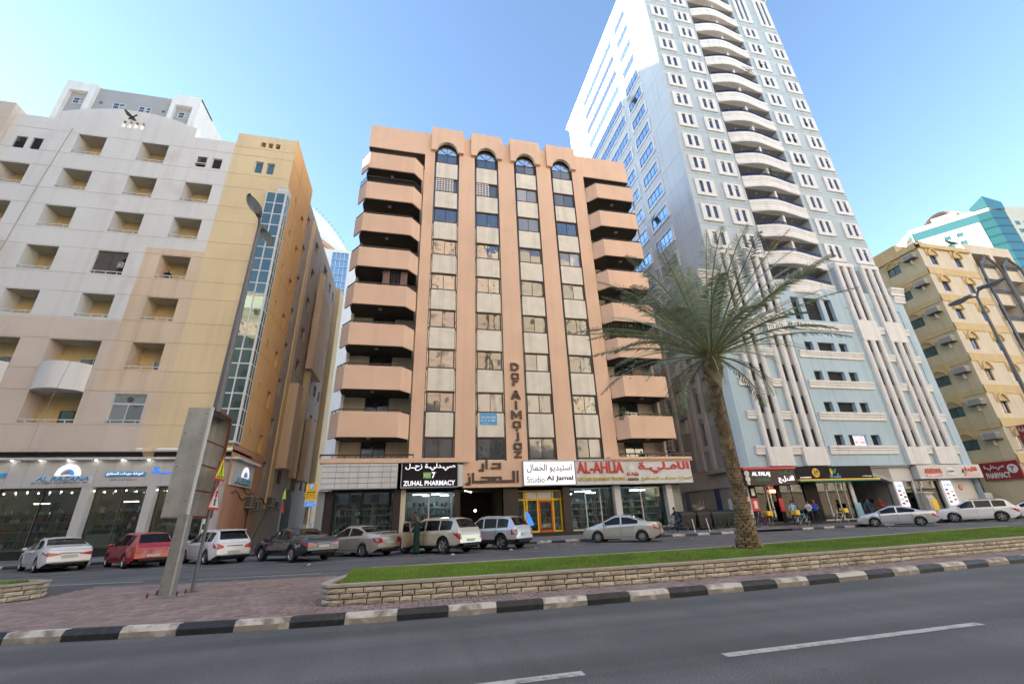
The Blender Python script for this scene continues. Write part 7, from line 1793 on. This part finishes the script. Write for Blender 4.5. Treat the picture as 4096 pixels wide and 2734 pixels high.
for z in (2.35,2.95,3.55): b.box(x1+.0,x1+.03,y0+.05,y1-.05,z-.018,z+.018,1)
part('frame', b, [m_alu, m_rust], ab_)
q = MB()
for z in (2.1,2.9,3.7,4.2):
    for x in (x0+.07,x1-.08): q.box(x-.012,x+.012,y0-.026,y0-.02,z-.012,z+.012)
part('rivet', q, m_rust, ab_, kind='stuff')
# warning signs seen almost edge-on
ws_ = thing('warning_sign', 'grey post with two triangular warning signs facing along the road', 'road sign', (-4.86,12.95,.12))
b = MB(); b.cyl((-4.9,12.95,.1),(-4.9,12.95,3.1),.04,n=10); part('post', b, m_pole, ws_)
b = MB(); b.lathe([(.02,.012),(.11,.01),(.12,0)], (-4.9,12.95,.12), 'z', 14); part('foot', b, m_rust, ws_)
def tri(zb, col, label):
    yc, h, w, X = 12.97, .66, .37, -4.84
    b = MB(); b.prism([(yc-w,zb),(yc+w,zb),(yc,zb+h)], X-.012, X-.002, 0, 'x'); b.prism([(yc-w+.09,zb+.055),(yc+w-.09,zb+.055),(yc,zb+h-.11)], X-.001, X+.004, 1, 'x'); o = part('sign_plate', b, [m_red, col], ws_, label=label)
    return o, X, yc, zb
o, X, yc, zb = tri(2.62, m_hivis, 'fluorescent yellow pedestrian warning triangle')
b = MB(); b.ell((X+.008,yc,zb+.42),(.004,.028,.03)); b.prism([(yc-.03,zb+.24),(yc+.03,zb+.24),(yc+.035,zb+.38),(yc-.03,zb+.39)], X+.005,X+.010,0,'x'); b.prism([(yc-.10,zb+.12),(yc-.07,zb+.12),(yc+.01,zb+.25),(yc-.02,zb+.25)], X+.005,X+.010,0,'x'); b.prism([(yc+.05,zb+.12),(yc+.08,zb+.12),(yc+.03,zb+.25),(yc,zb+.25)], X+.005,X+.010,0,'x')
for k in range(5): b.box(X+.005,X+.010,yc-.2+.09*k,yc-.155+.09*k,zb+.07,zb+.11)
part('pictogram', b, m_ink, o)
o, X, yc, zb = tri(1.92, m_white, 'white traffic light warning triangle')
b = MB(); b.box(X+.005,X+.009,yc-.05,yc+.05,zb+.1,zb+.45,0); b.lathe([(0,.012),(.035,.012)], (X,yc,zb+.38), 'x', 10, 1); b.lathe([(0,.012),(.035,.012)], (X,yc,zb+.275), 'x', 10, 2); b.lathe([(0,.012),(.035,.012)], (X,yc,zb+.17), 'x', 10, 3); part('pictogram', b, [m_ink, m_red, m_yel, m_green], o)
# parking sign
pk_ = thing('parking_sign', 'yellow paid parking sign with blue P on a pole before the blank shop', 'road sign', (-5.65,28.9,.14)); Yp = 28.9
b = MB(); b.cyl((-5.72,Yp,.14),(-5.72,Yp,3.9),.04,n=8); part('post', b, m_alu, pk_)
b = MB(); b.bbox(-6.05,-5.42,Yp-.07,Yp-.045,2.98,3.86,.01); o = part('sign_plate', b, m_yel, pk_); b = MB(); b.box(-5.87,-5.61,Yp-.078,Yp-.071,3.57,3.80); part('p_symbol', b, m_blue, o); text('p_symbol','P',-5.80,-5.68,3.60,3.77,front(Yp-.079),m_white,o,.003,.01)
b = MB(); b.prism([(-5.99,3.37),(-5.89,3.43),(-5.89,3.39),(-5.59,3.39),(-5.59,3.43),(-5.49,3.37),(-5.59,3.31),(-5.59,3.35),(-5.89,3.35),(-5.89,3.31)], Yp-.078,Yp-.071,0,'y'); part('arrow', b, m_ink, o)
text('lettering',ar('مواقف'),-5.95,-5.52,3.46,3.54,front(Yp-.07),m_ink,o,.004); text('lettering','PAID PARKING',-5.97,-5.5,3.2,3.27,front(Yp-.07),m_ink,o,.004); text('lettering','8 am - 10 pm',-5.95,-5.52,3.07,3.14,front(Yp-.07),m_ink,o,.004)
b = MB(); b.box(-6.03,-5.44,Yp-.07,Yp-.045,2.79,2.96); o = part('sign_plate', b, m_white, pk_, label='small white plate'); text('lettering','06 5656',-5.98,-5.5,2.82,2.92,front(Yp-.07),m_wood,o,.004)
b = MB(); b.box(-6.05,-5.42,Yp-.07,Yp-.045,2.58,2.77); o = part('sign_plate', b, m_blue, pk_, label='small blue plate'); text('lettering',ar('رسوم'),-5.9,-5.6,2.62,2.73,front(Yp-.07),m_white,o,.004)
fs_ = thing('warning_sign', 'far grey post with a small yellow triangle seen edge-on at the alley mouth', 'road sign', (-7.35,29.3,.14))
b = MB(); b.cyl((-7.35,29.3,.1),(-7.35,29.3,3.5),.045,n=8); part('post', b, m_pole, fs_)
b = MB(); b.prism([(28.95,3.05),(29.65,3.05),(29.3,3.65)], -7.29,-7.27,0,'x'); part('sign_plate', b, m_hivis, fs_); b = MB(); b.prism([(28.95,2.3),(29.65,2.3),(29.3,2.9)], -7.29,-7.27,0,'x'); part('sign_plate', b, m_red, fs_)
st = thing('striped_post', 'black and white striped post in front of the left shop', 'post', (-11.2,29.2,.15))
for i in range(8): b = MB(); b.cyl((-11.2,29.2,.15+.28*i),(-11.2,29.2,.43+.28*i-.002),.05,n=8); part('stripe', b, m_kblack if i % 2 else m_white, st)
for i, (x, lab) in enumerate(((19.75,'white metal kerb post nearer the cyclist'),(20.95,'white metal kerb post leaning before the dumpsters'))):
    b = MB(); b.cyl((x,29.5,.14),(x-.08-.08*i,29.5,1.05),.035,n=8); o = part('kerb_post', b, m_white); prop(o, lab, 'post')

# ------------------------------------------------------------------ refuse corner beside the tower
m_bin = mat('dark_green_plastic',(0.022,0.03,0.028),.5,var=.15,vs=5); m_bin2 = mat('brown_black_plastic',(0.04,0.036,0.032),.6,var=.15,vs=5)
def dumpster(label, x, y, m_, open_=False):
    t = thing('dumpster', label, 'rubbish container', (x,y,.25), 0, 'rubbish containers beside the tower')
    b = MB(); b.add([(x-.5,y-.42,.42),(x+.5,y-.42,.42),(x+.5,y+.42,.42),(x-.5,y+.42,.42),(x-.6,y-.52,1.35),(x+.6,y-.52,1.35),(x+.6,y+.5,1.35),(x-.6,y+.5,1.35)], [(0,3,2,1),(0,1,5,4),(1,2,6,5),(2,3,7,6),(3,0,4,7)])
    for i in range(5): b.box(x-.5+.22*i,x-.46+.22*i,y-.50,y-.44,.5,1.3)
    b.box(x-.64,x+.64,y-.55,y-.50,1.28,1.36); part('bin_body', b, m_, t)
    b = MB(); K = 6
    for i in range(K): a0, a1 = math.pi*i/K/1.0, math.pi*(i+1)/K; b.quad((x-.62,y-.53*math.cos(a0),1.36+.22*math.sin(a0)),(x+.62,y-.53*math.cos(a0),1.36+.22*math.sin(a0)),(x+.62,y-.53*math.cos(a1),1.36+.22*math.sin(a1)),(x-.62,y-.53*math.cos(a1),1.36+.22*math.sin(a1)))
    for s_ in (-1,1): b.add([(x+s_*.62,y-.53*math.cos(math.pi*i/K),1.36+.22*math.sin(math.pi*i/K)) for i in range(K+1)], [tuple(range(K+1))])
    part('lid', b, m_, t)
    for sx_ in (-.42,.42):
        w = MB(); w.lathe([(0,-.03),(.09,-.03),(.10,0),(.09,.03),(0,.03)], (x+sx_,y-.35,.33), 'x', 10); part('castor', w, m_tyre, t)
dumpster('leftmost dark dumpster behind the cyclist', 20.3, 31.3, m_bin2)
dumpster('brownish dumpster with a broken chair thrown on its lid', 21.6, 31.2, m_bin2)
dumpster('dark green dumpster just right of the chair', 22.75, 31.1, m_bin)
dumpster('dark green dumpster next to the steel cabinet', 23.85+.1, 31.2, m_bin)
ch_ = thing('broken_chair', 'broken wooden chair lying upside down on a dumpster', 'chair', (21.6,31.2,1.6)); m_chw = mat('worn_beech',(0.36,0.27,0.17),.7)
b = MB(); b.box(-.25,.25,-.25,.25,0,.05); b.xf(lambda p: (21.6+p[0]*.9+p[2]*.3, 31.1+p[1], 1.72+p[2]+p[0]*.35)); part('seat', b, m_chw, ch_)
for dx, dy in ((-.2,-.2),(.2,-.2),(-.2,.2),(.2,.2)): b = MB(); b.cyl((21.6+dx,31.1+dy,1.75+dx*.35),(21.55+dx*1.3,31.1+dy*1.2,2.2+dx*.5),.022,n=5); part('leg', b, m_chw, ch_)
b = MB(); b.tube([(21.4,30.9,1.7),(21.1,30.85,1.95),(21.0,31.2,1.98),(21.35,31.3,1.72)], .022, 5); part('backrest', b, m_chw, ch_)
cab_ = thing('steel_cabinet', 'tall grey steel refrigerator cabinet with a glass door by the cafeteria', 'refrigerator', (24.95,30.9,.3))
b = MB(); b.bbox(24.3,25.35,30.5,31.3,.42,2.35,.02); part('body', b, m_grey, cab_)
b = MB(); b.box(24.75,25.3,30.46,30.498,1.0,2.15); part('glass_door', b, m_cglass, cab_); b = MB()
for z in (1.3,1.6,1.9): b.box(24.8,25.2,30.44,30.459,z-.05,z+.04)
part('label_strip', b, mat('brown_label',(0.3,0.12,0.04),.6), cab_); b = MB()
for i in range(5): b.box(24.7+.12*i,24.76+.12*i,30.48,30.499,.5,.75)
part('vent', b, m_white, cab_)
for x in (24.45,25.2): w = MB(); w.cyl((x-.03,30.6,.36),(x+.03,30.6,.36),.06,n=8); part('castor', w, m_tyre, cab_)
atm = thing('kiosk', 'yellow and white self service kiosk behind the off-roader', 'kiosk', (43.9,30.8,.3))
b = MB(); b.prism([(30.6,.3),(31.1,.3),(31.1,2.35),(30.85,2.35),(30.6,1.9)], 43.55,44.35,0,'x'); part('body', b, m_acwhite, atm); b = MB(); b.prism([(30.56,.95),(30.6,.95),(30.6,1.78),(30.56,1.78)], 43.75,44.38,0,'x'); part('front_panel', b, m_yel, atm); b = MB(); b.prism([(30.55,2.32),(31.2,2.42),(31.2,2.47),(30.55,2.37)], 43.4,44.4,0,'x'); part('hood', b, m_grey, atm)
tb_ = part('advertising_stand', MB().prism([(30.8,.35),(30.85,.35),(30.95,1.75),(30.9,1.75)], 36.05,36.55,0,'x'), mat('printed_stand',(0.25,0.5,0.6),.5)); prop(tb_, 'pale blue and red printed stand by the mart door', 'sign')
bf = MB(); bf.tube([(7.25,28.4,.9),(7.2,28.4,1.9)], .02, 5); bf.quad((7.2,28.4,1.9),(7.45,28.42,1.75),(7.75,28.45,1.1),(7.35,28.42,1.0)); o = part('cloth_bundle', bf, m_blue); prop(o, 'bright blue folded umbrella standing behind the silver off-roader', 'umbrella')

# ------------------------------------------------------------------ bicycles
def bicycle(label, x, y, rz, fm, box=None, z=.3):
    t = thing('bicycle', label, 'bicycle', (x,y,z), rz); R = .33
    for cx in (-.53,.53):
        w = MB(); prof = [(R+.018*math.cos(a), .018*math.sin(a)) for a in np.linspace(0,2*math.pi,7)]; w.lathe(prof, (cx,0,R), 'y', 26); o = part('wheel', w, m_tyre, t, local=True)
        s_ = MB(); s_.lathe([(R-.022,-.008),(R-.03,0),(R-.022,.008)], (cx,0,R), 'y', 24)
        for k in range(12): a = math.pi*2*k/12; s_.tube([(cx,0,R),(cx+(R-.02)*math.cos(a),0,R+(R-.02)*math.sin(a))], .0025, 3)
        part('rim', s_, m_chrome, o, local=True)
    f = MB(); A,B,C,Dd,E = (-.53,0,R),(-.12,0,.30),(-.2,0,.75),(.38,0,.82),(.53,0,R)
    for a, b_ in ((A,B),(B,C),(A,C),(B,(.36,0,.66)),(C,(.37,0,.78)),((.34,0,.9),E)): f.tube([a,b_], .017, 6)
    part('frame', f, fm, t, local=True)
    h = MB(); h.tube([(.33,0,.9),(.30,0,1.0)], .014, 5); h.tube([(.16,-.27,1.0),(.28,-.16,1.04),(.30,0,1.02),(.28,.16,1.04),(.16,.27,1.0)], .013, 5); part('handlebar', h, m_chrome, t, local=True)
    s2 = MB(); s2.ell((-.24,0,.86),(.14,.09,.04)); s2.tube([(-.2,0,.75),(-.22,0,.84)], .014, 5); part('saddle', s2, m_tyre, t, smooth=True, local=True)
    c = MB(); c.lathe([(0,-.02),(.09,-.02),(.09,.0)], (-.12,.03,.30), 'y', 12); c.tube([(-.12,-.06,.30),(-.05,-.08,.16)], .012, 4); c.tube([(-.12,.06,.30),(-.19,.08,.44)], .012, 4); part('crank', c, m_tyre, t, local=True)
    g = MB(); K = 8
    for cx in (-.53,.53):
        for k in range(K): a0, a1 = .2+2.4*k/K, .2+2.4*(k+1)/K; g.quad(*[(cx+(R+.04)*math.cos(a),s__,R+(R+.04)*math.sin(a)) for a, s__ in ((a0,-.025),(a1,-.025),(a1,.025),(a0,.025))])
    part('mudguard', g, fm, t, local=True)
    if box: q = MB(); q.bbox(-.78,-.34,-.2,.2,.74,1.08,.02); q.tube([(-.53,0,R),(-.6,0,.72)], .012, 4); part('delivery_box', q, box, t, local=True)
    return t
m_pinkf = mat('magenta_frame',(0.28,0.03,0.20),.4); m_cyan = mat('pale_blue_frame',(0.22,0.48,0.55),.4); m_wf = mat('white_frame',(0.6,0.6,0.6),.4); m_drk = mat('dark_frame',(0.04,0.045,0.05),.4)
bicycle('magenta bicycle with a yellow box on its rack beside the palm trunk', 26.2, 30.2, D(180), m_pinkf, m_yel)
bicycle('pale blue bicycle with a yellow box, parked on the kerb by the group', 29.0, 29.5, D(12), m_cyan, m_yel)
bicycle('white bicycle with a yellow box in front of the mart door', 33.2, 30.0, D(190), m_wf, m_yel)
bicycle('dark bicycle ridden by the man near the dumpsters', 18.55, 29.75, D(178), m_drk, None, .2)

# ------------------------------------------------------------------ people
m_skin = mat('skin_brown',(0.28,0.15,0.09),.55); m_hair = mat('black_hair',(0.012,0.010,0.009),.7)
def cloth(n, c): return mat(n, c, .9, var=.06, vs=8, coords='obj')
def person(label, x, y, z, rz, H=1.72, top=None, bottom=None, pose='stand', robe=None, cap=None, bald=False, shoes=None, arms=None):
    t = thing('person', label, 'person', (x,y,z), rz); k = H/1.76
    J = dict(pel=(0,0,.95), sp=(0,0,1.15), ch=(.01,0,1.34), nk=(.0,0,1.50), hb=(.015,0,1.58), hd=(.02,0,1.68), ht=(.01,0,1.755))
    for s_, n in ((1,'l'),(-1,'r')):
        J.update({'sh'+n:(0,s_*.185,1.42), 'el'+n:(-.02,s_*.235,1.14), 'wr'+n:(.06,s_*.25,.90), 'ha'+n:(.09,s_*.25,.82), 'hi'+n:(0,s_*.095,.91), 'kn'+n:(.02,s_*.105,.50), 'an'+n:(-.01,s_*.11,.085), 'to'+n:(.15,s_*.13,.035)})
    if pose == 'reach': J.update(elr=(.22,-.20,1.45), wrr=(.46,-.14,1.54), har=(.54,-.12,1.53), ell=(.16,.24,1.20), wrl=(.38,.17,1.22), hal=(.46,.15,1.24))
    if pose == 'phone':
        for s_, n in ((1,'l'),(-1,'r')): J.update({'el'+n:(.02,s_*.23,1.15), 'wr'+n:(.25,s_*.12,1.20), 'ha'+n:(.32,s_*.09,1.24)})
        J.update(hd=(.06,0,1.66), ht=(.07,0,1.735), hb=(.03,0,1.575))
    if pose == 'walk': J.update(knl=(.16,.1,.52), anl=(.20,.1,.09), tol=(.35,.11,.05), knr=(-.06,-.1,.5), anr=(-.28,-.1,.16), tor=(-.14,-.11,.05), ell=(-.14,.24,1.16), wrl=(-.10,.25,.93), hal=(-.06,.25,.86), elr=(.06,-.24,1.15), wrr=(.22,-.22,.97), har=(.28,-.21,.91))
    if pose in ('sit','ride'):
        dz = -.50 if pose == 'sit' else .0
        for q in list(J): 
            if not q.startswith(('kn','an','to')): J[q] = (J[q][0], J[q][1], J[q][2]+dz)
        if pose == 'sit':
            for s_, n in ((1,'l'),(-1,'r')): J.update({'kn'+n:(.42,s_*.12,.47), 'an'+n:(.40,s_*.12,.08), 'to'+n:(.55,s_*.13,.035), 'el'+n:(.02,s_*.25,.68), 'wr'+n:(.26,s_*.16,.60), 'ha'+n:(.34,s_*.13,.58)})
        else:
            for q in ('sp','ch','nk','hb','hd','ht','shl','shr'): J[q] = (J[q][0]+(J[q][2]-.95)*.28, J[q][1], J[q][2]-.02)
            J.update(knl=(.36,.12,.72), anl=(.18,.12,.38), tol=(.33,.12,.33), knr=(.30,-.12,.50), anr=(.10,-.12,.12), tor=(.25,-.12,.08))
            for s_, n in ((1,'l'),(-1,'r')): J.update({'el'+n:(.36,s_*.27,1.14), 'wr'+n:(.50,s_*.25,1.04), 'ha'+n:(.56,s_*.24,1.03)})
    if arms: J.update(arms)
    R = dict(pel=.135, sp=.125, ch=.14, nk=.055, hb=.07, hd=.092, ht=.055, shl=.062, shr=.062, ell=.043, elr=.043, wrl=.030, wrr=.030, hal=.034, har=.034, hil=.095, hir=.095, knl=.062, knr=.062, anl=.042, anr=.042, tol=.036, tor=.036)
    if top: R.update(ell=.052, elr=.052)
    E = [('pel','sp'),('sp','ch'),('ch','nk'),('nk','hb'),('hb','hd'),('hd','ht')]
    for n in 'lr': E += [('ch','sh'+n),('sh'+n,'el'+n),('el'+n,'wr'+n),('wr'+n,'ha'+n),('pel','hi'+n),('hi'+n,'kn'+n),('kn'+n,'an'+n),('an'+n,'to'+n)]
    names = list(J); V = [Vector(J[q])*k for q in names]; rad = [R[q]*k for q in names]; ed = [(names.index(a),names.index(b_)) for a,b_ in E]
    for n, s_ in (('l',1),('r',-1)):
        h = Vector(J['ha'+n])*k; w = Vector(J['wr'+n])*k; d = (h-w).normalized(); a = d.orthogonal().normalized(); hi_ = names.index('ha'+n)
        side = Vector((0,1,0)) if abs(d.y) < .8 else Vector((1,0,0))
        for f in range(5):
            off = side*(f-2)*.018*k; l = (.075,.085,.09,.08,.055)[f]*k; i = len(V); V.append(h+off+d*l*.55); V.append(h+off*1.15+d*l+Vector((0,0,-.012))); rad += [.011*k,.009*k]; ed += [(hi_,i),(i,i+1)]
    me = bpy.data.meshes.new('body'); me.from_pydata([tuple(v) for v in V], ed, []); o = bpy.data.objects.new('body', me); COL.objects.link(o)
    md = o.modifiers.new('skin','SKIN'); sv = me.skin_vertices[0].data
    for i, r_ in enumerate(rad): sv[i].radius = (r_, r_)
    for q in ('pel','ch'): sv[names.index(q)].radius = (R[q]*k*.78, R[q]*k*1.12)
    sv[names.index('pel')].use_root = True
    ss = o.modifiers.new('sub','SUBSURF'); ss.levels = 1; ss.render_levels = 1
    dg = bpy.context.evaluated_depsgraph_get(); dg.update(); m2 = bpy.data.meshes.new_from_object(o.evaluated_get(dg)); bpy.data.objects.remove(o)
    m2.name = 'body'; mats = [m_skin, top or robe, bottom or robe, shoes or m_tyre]
    m2.materials.clear(); [m2.materials.append(m_) for m_ in mats]
    segs = {'l':[('wr','ha')]}; P3 = {q: Vector(J[q])*k for q in J}
    def dseg(p, a, b_):
        ab = b_-a; tt = max(0,min(1,(p-a).dot(ab)/max(ab.length_squared,1e-9))); return (p-(a+ab*tt)).length
    for pol in m2.polygons:
        c = pol.center; best = None
        for a, b_ in E: 
            dd = dseg(c, P3[a], P3[b_])/(R[a]+R[b_])
            if best is None or dd < best[0]: best = (dd, a, b_)
        a, b_ = best[1], best[2]; mi = 1
        if a in ('nk','hb','hd'): mi = 0
        if a[:2] == 'wr' or (a[:2] == 'el' and not robe): mi = 0
        if a[:2] in ('hi','kn') or (a == 'pel' and c.z < (P3['pel'].z+.02) or (a=='pel' and b_[:2]=='hi')): mi = 2
        if a[:2] == 'an': mi = 3
        if min((c-P3['hal']).length,(c-P3['har']).length) < .12*k: mi = 0
        pol.material_index = mi; pol.use_smooth = True
    b_o = link('body', m2, t, local=True)
    hd = P3['hd']; h = MB()
    if not bald:
        h.ell((hd.x-.018*k,hd.y,hd.z+.028*k),(.098*k,.088*k,.092*k),12,8); part('hair', h, m_hair, t, smooth=True, local=True)
    f = MB(); f.ell((hd.x+.092*k,hd.y,hd.z-.02*k),(.02*k,.014*k,.026*k),8,5)
    for s_ in (1,-1): f.ell((hd.x-.0*k,hd.y+s_*.085*k,hd.z-.015*k),(.018*k,.01*k,.028*k),8,5)
    part('face', f, m_skin, t, smooth=True, local=True)
    f = MB()
    for s_ in (1,-1): f.ell((hd.x+.078*k,hd.y+s_*.032*k,hd.z+.005*k),(.012*k,.014*k,.008*k),6,4)
    f.ell((hd.x+.080*k,hd.y,hd.z-.062*k),(.010*k,.024*k,.006*k),6,4); part('eyes_and_mouth', f, m_hair, t, local=True)
    if cap:
        q = MB(); q.ell((hd.x-.01*k,hd.y,hd.z+.045*k),(.108*k,.098*k,.085*k),12,8); q.bbox(hd.x+.05*k,hd.x+.19*k,hd.y-.07*k,hd.y+.07*k,hd.z+.03*k,hd.z+.045*k,.004); part('cap', q, cap, t, smooth=40, local=True)
    if robe:
        q = MB(); prof = [(0.215,.10),(0.20,.45),(.185,.80),(.175,1.0),(.17,1.18),(.185,1.36),(.12,1.46),(.07,1.5)]; nn = 18; vs = []
        for r_, z_ in prof:
            for i in range(nn):
                a = 2*math.pi*i/nn; fold = 1+.07*math.sin(a*5+z_*2)*(1-z_/1.6); vs.append((r_*.72*math.cos(a)*fold*k, r_*1.0*math.sin(a)*fold*k, z_*k))
        q.add(vs, [(j*nn+i, j*nn+(i+1)%nn, (j+1)*nn+(i+1)%nn, (j+1)*nn+i) for j in range(len(prof)-1) for i in range(nn)]); part('robe', q, robe, t, smooth=True, local=True)
    return t
c_green = cloth('dark_green_cotton',(0.012,0.042,0.032)); c_lb = cloth('light_blue_shirt',(0.30,0.50,0.68)); c_wh = cloth('white_tshirt',(0.65,0.65,0.66)); c_bl = cloth('royal_blue_shirt',(0.03,0.10,0.55)); c_gr = cloth('grey_shirt',(0.12,0.12,0.13)); c_rd = cloth('dark_red_shirt',(0.30,0.02,0.02)); c_nv = cloth('navy_jacket',(0.03,0.07,0.13)); c_bk = cloth('black_trousers',(0.015,0.015,0.018)); c_jn = cloth('blue_jeans',(0.03,0.06,0.14)); c_dk = cloth('dark_tshirt',(0.03,0.035,0.05)); c_kh = cloth('khaki_trousers',(0.22,0.17,0.11))
person('man in a long dark green robe reaching onto the roof of the gold car', .42, 24.45, 0, D(35), 1.76, pose='reach', robe=c_green, bald=True)
person('man in a dark t-shirt and jeans riding a bicycle past the dumpsters', 18.72, 29.75, .17, D(178), 1.70, c_dk, c_jn, 'ride')
person('man in a light blue shirt, leftmost of the group by the cafeteria', 29.2, 30.35, .33, D(60), 1.70, c_lb, c_bk)
person('man in a grey shirt bending behind the pale blue bicycle', 29.8, 30.7, .35, D(80), 1.72, c_gr, c_bk)
person('man in a white t-shirt and black trousers looking down', 30.35, 30.0, .30, D(200), 1.72, c_wh, c_bk, 'phone')
person('man in a bright blue shirt and red cap beside the man in white', 30.95, 30.0, .30, D(215), 1.74, c_bl, c_bk, 'phone', cap=m_red)
person('man in a navy blue jacket near the mart door', 36.5, 30.25, .30, D(20), 1.74, c_nv, c_jn, 'walk')
person('man in a dark red shirt eating at the driveway arch', 38.0, 30.4, .31, D(200), 1.74, c_rd, c_kh, 'phone')
person('person in a white shirt standing on a right hand balcony of the peach block', 17.3, 31.42, 10.78, D(-60), 1.72, c_wh, c_bk, 'phone')
person('person with dark hair sitting on the terrace over the red lettered sign', 20.2, 31.7, 5.55, D(-80), 1.72, c_dk, c_bk, 'sit')
person('person in a yellow cap behind a balcony rail of the yellow and white block', -18.6, 32.6, 18.05, D(-70), 1.7, c_bk, c_bk, 'stand', cap=m_yel)

# ------------------------------------------------------------------ bird
bd_ = thing('bird', 'dark pigeon flying past the curved parapet of the left block', 'bird', (-19.03,25,26.59)); m_feather = mat('dark_grey_feathers',(0.06,0.055,0.055),.7); m_wing = mat('brown_grey_wing',(0.16,0.13,0.11),.7)
b = MB(); b.ell((0,0,0),(.20,.07,.07),12,8); b.ell((.19,0,.02),(.06,.045,.045),10,6); b.add([(.24,-.01,.02),(.24,.01,.02),(.28,0,.01)],[(0,1,2)]); b.add([(-.15,-.03,0),(-.15,.03,0),(-.34,.07,0),(-.34,-.07,0)],[(0,1,2,3)])
Rb = Matrix.Rotation(D(-40),3,'Y') @ Matrix.Rotation(D(170),3,'Z')
b.xf(lambda p: Vector((-19.03,25,26.59)) + Rb @ Vector(p)); part('body', b, m_feather, bd_, smooth=True)
for s_ in (1,-1):
    b = MB(); P = [(.10,.04,.02),(.14,.22,.12),(.05,.45,.22),(-.04,.52,.24),(-.08,.30,.13),(-.10,.06,.02)]
    b.add([(x,s_*y,z) for x,y,z in P]+[(x,s_*y,z-.008) for x,y,z in P], [(0,1,2,3,4,5),(6,7,8,9,10,11)]+[(i,(i+1)%6,6+(i+1)%6,6+i) for i in range(6)])
    b.xf(lambda p: Vector((-19.03,25,26.59)) + Rb @ Vector(p)); part('wing', b, m_wing, bd_)
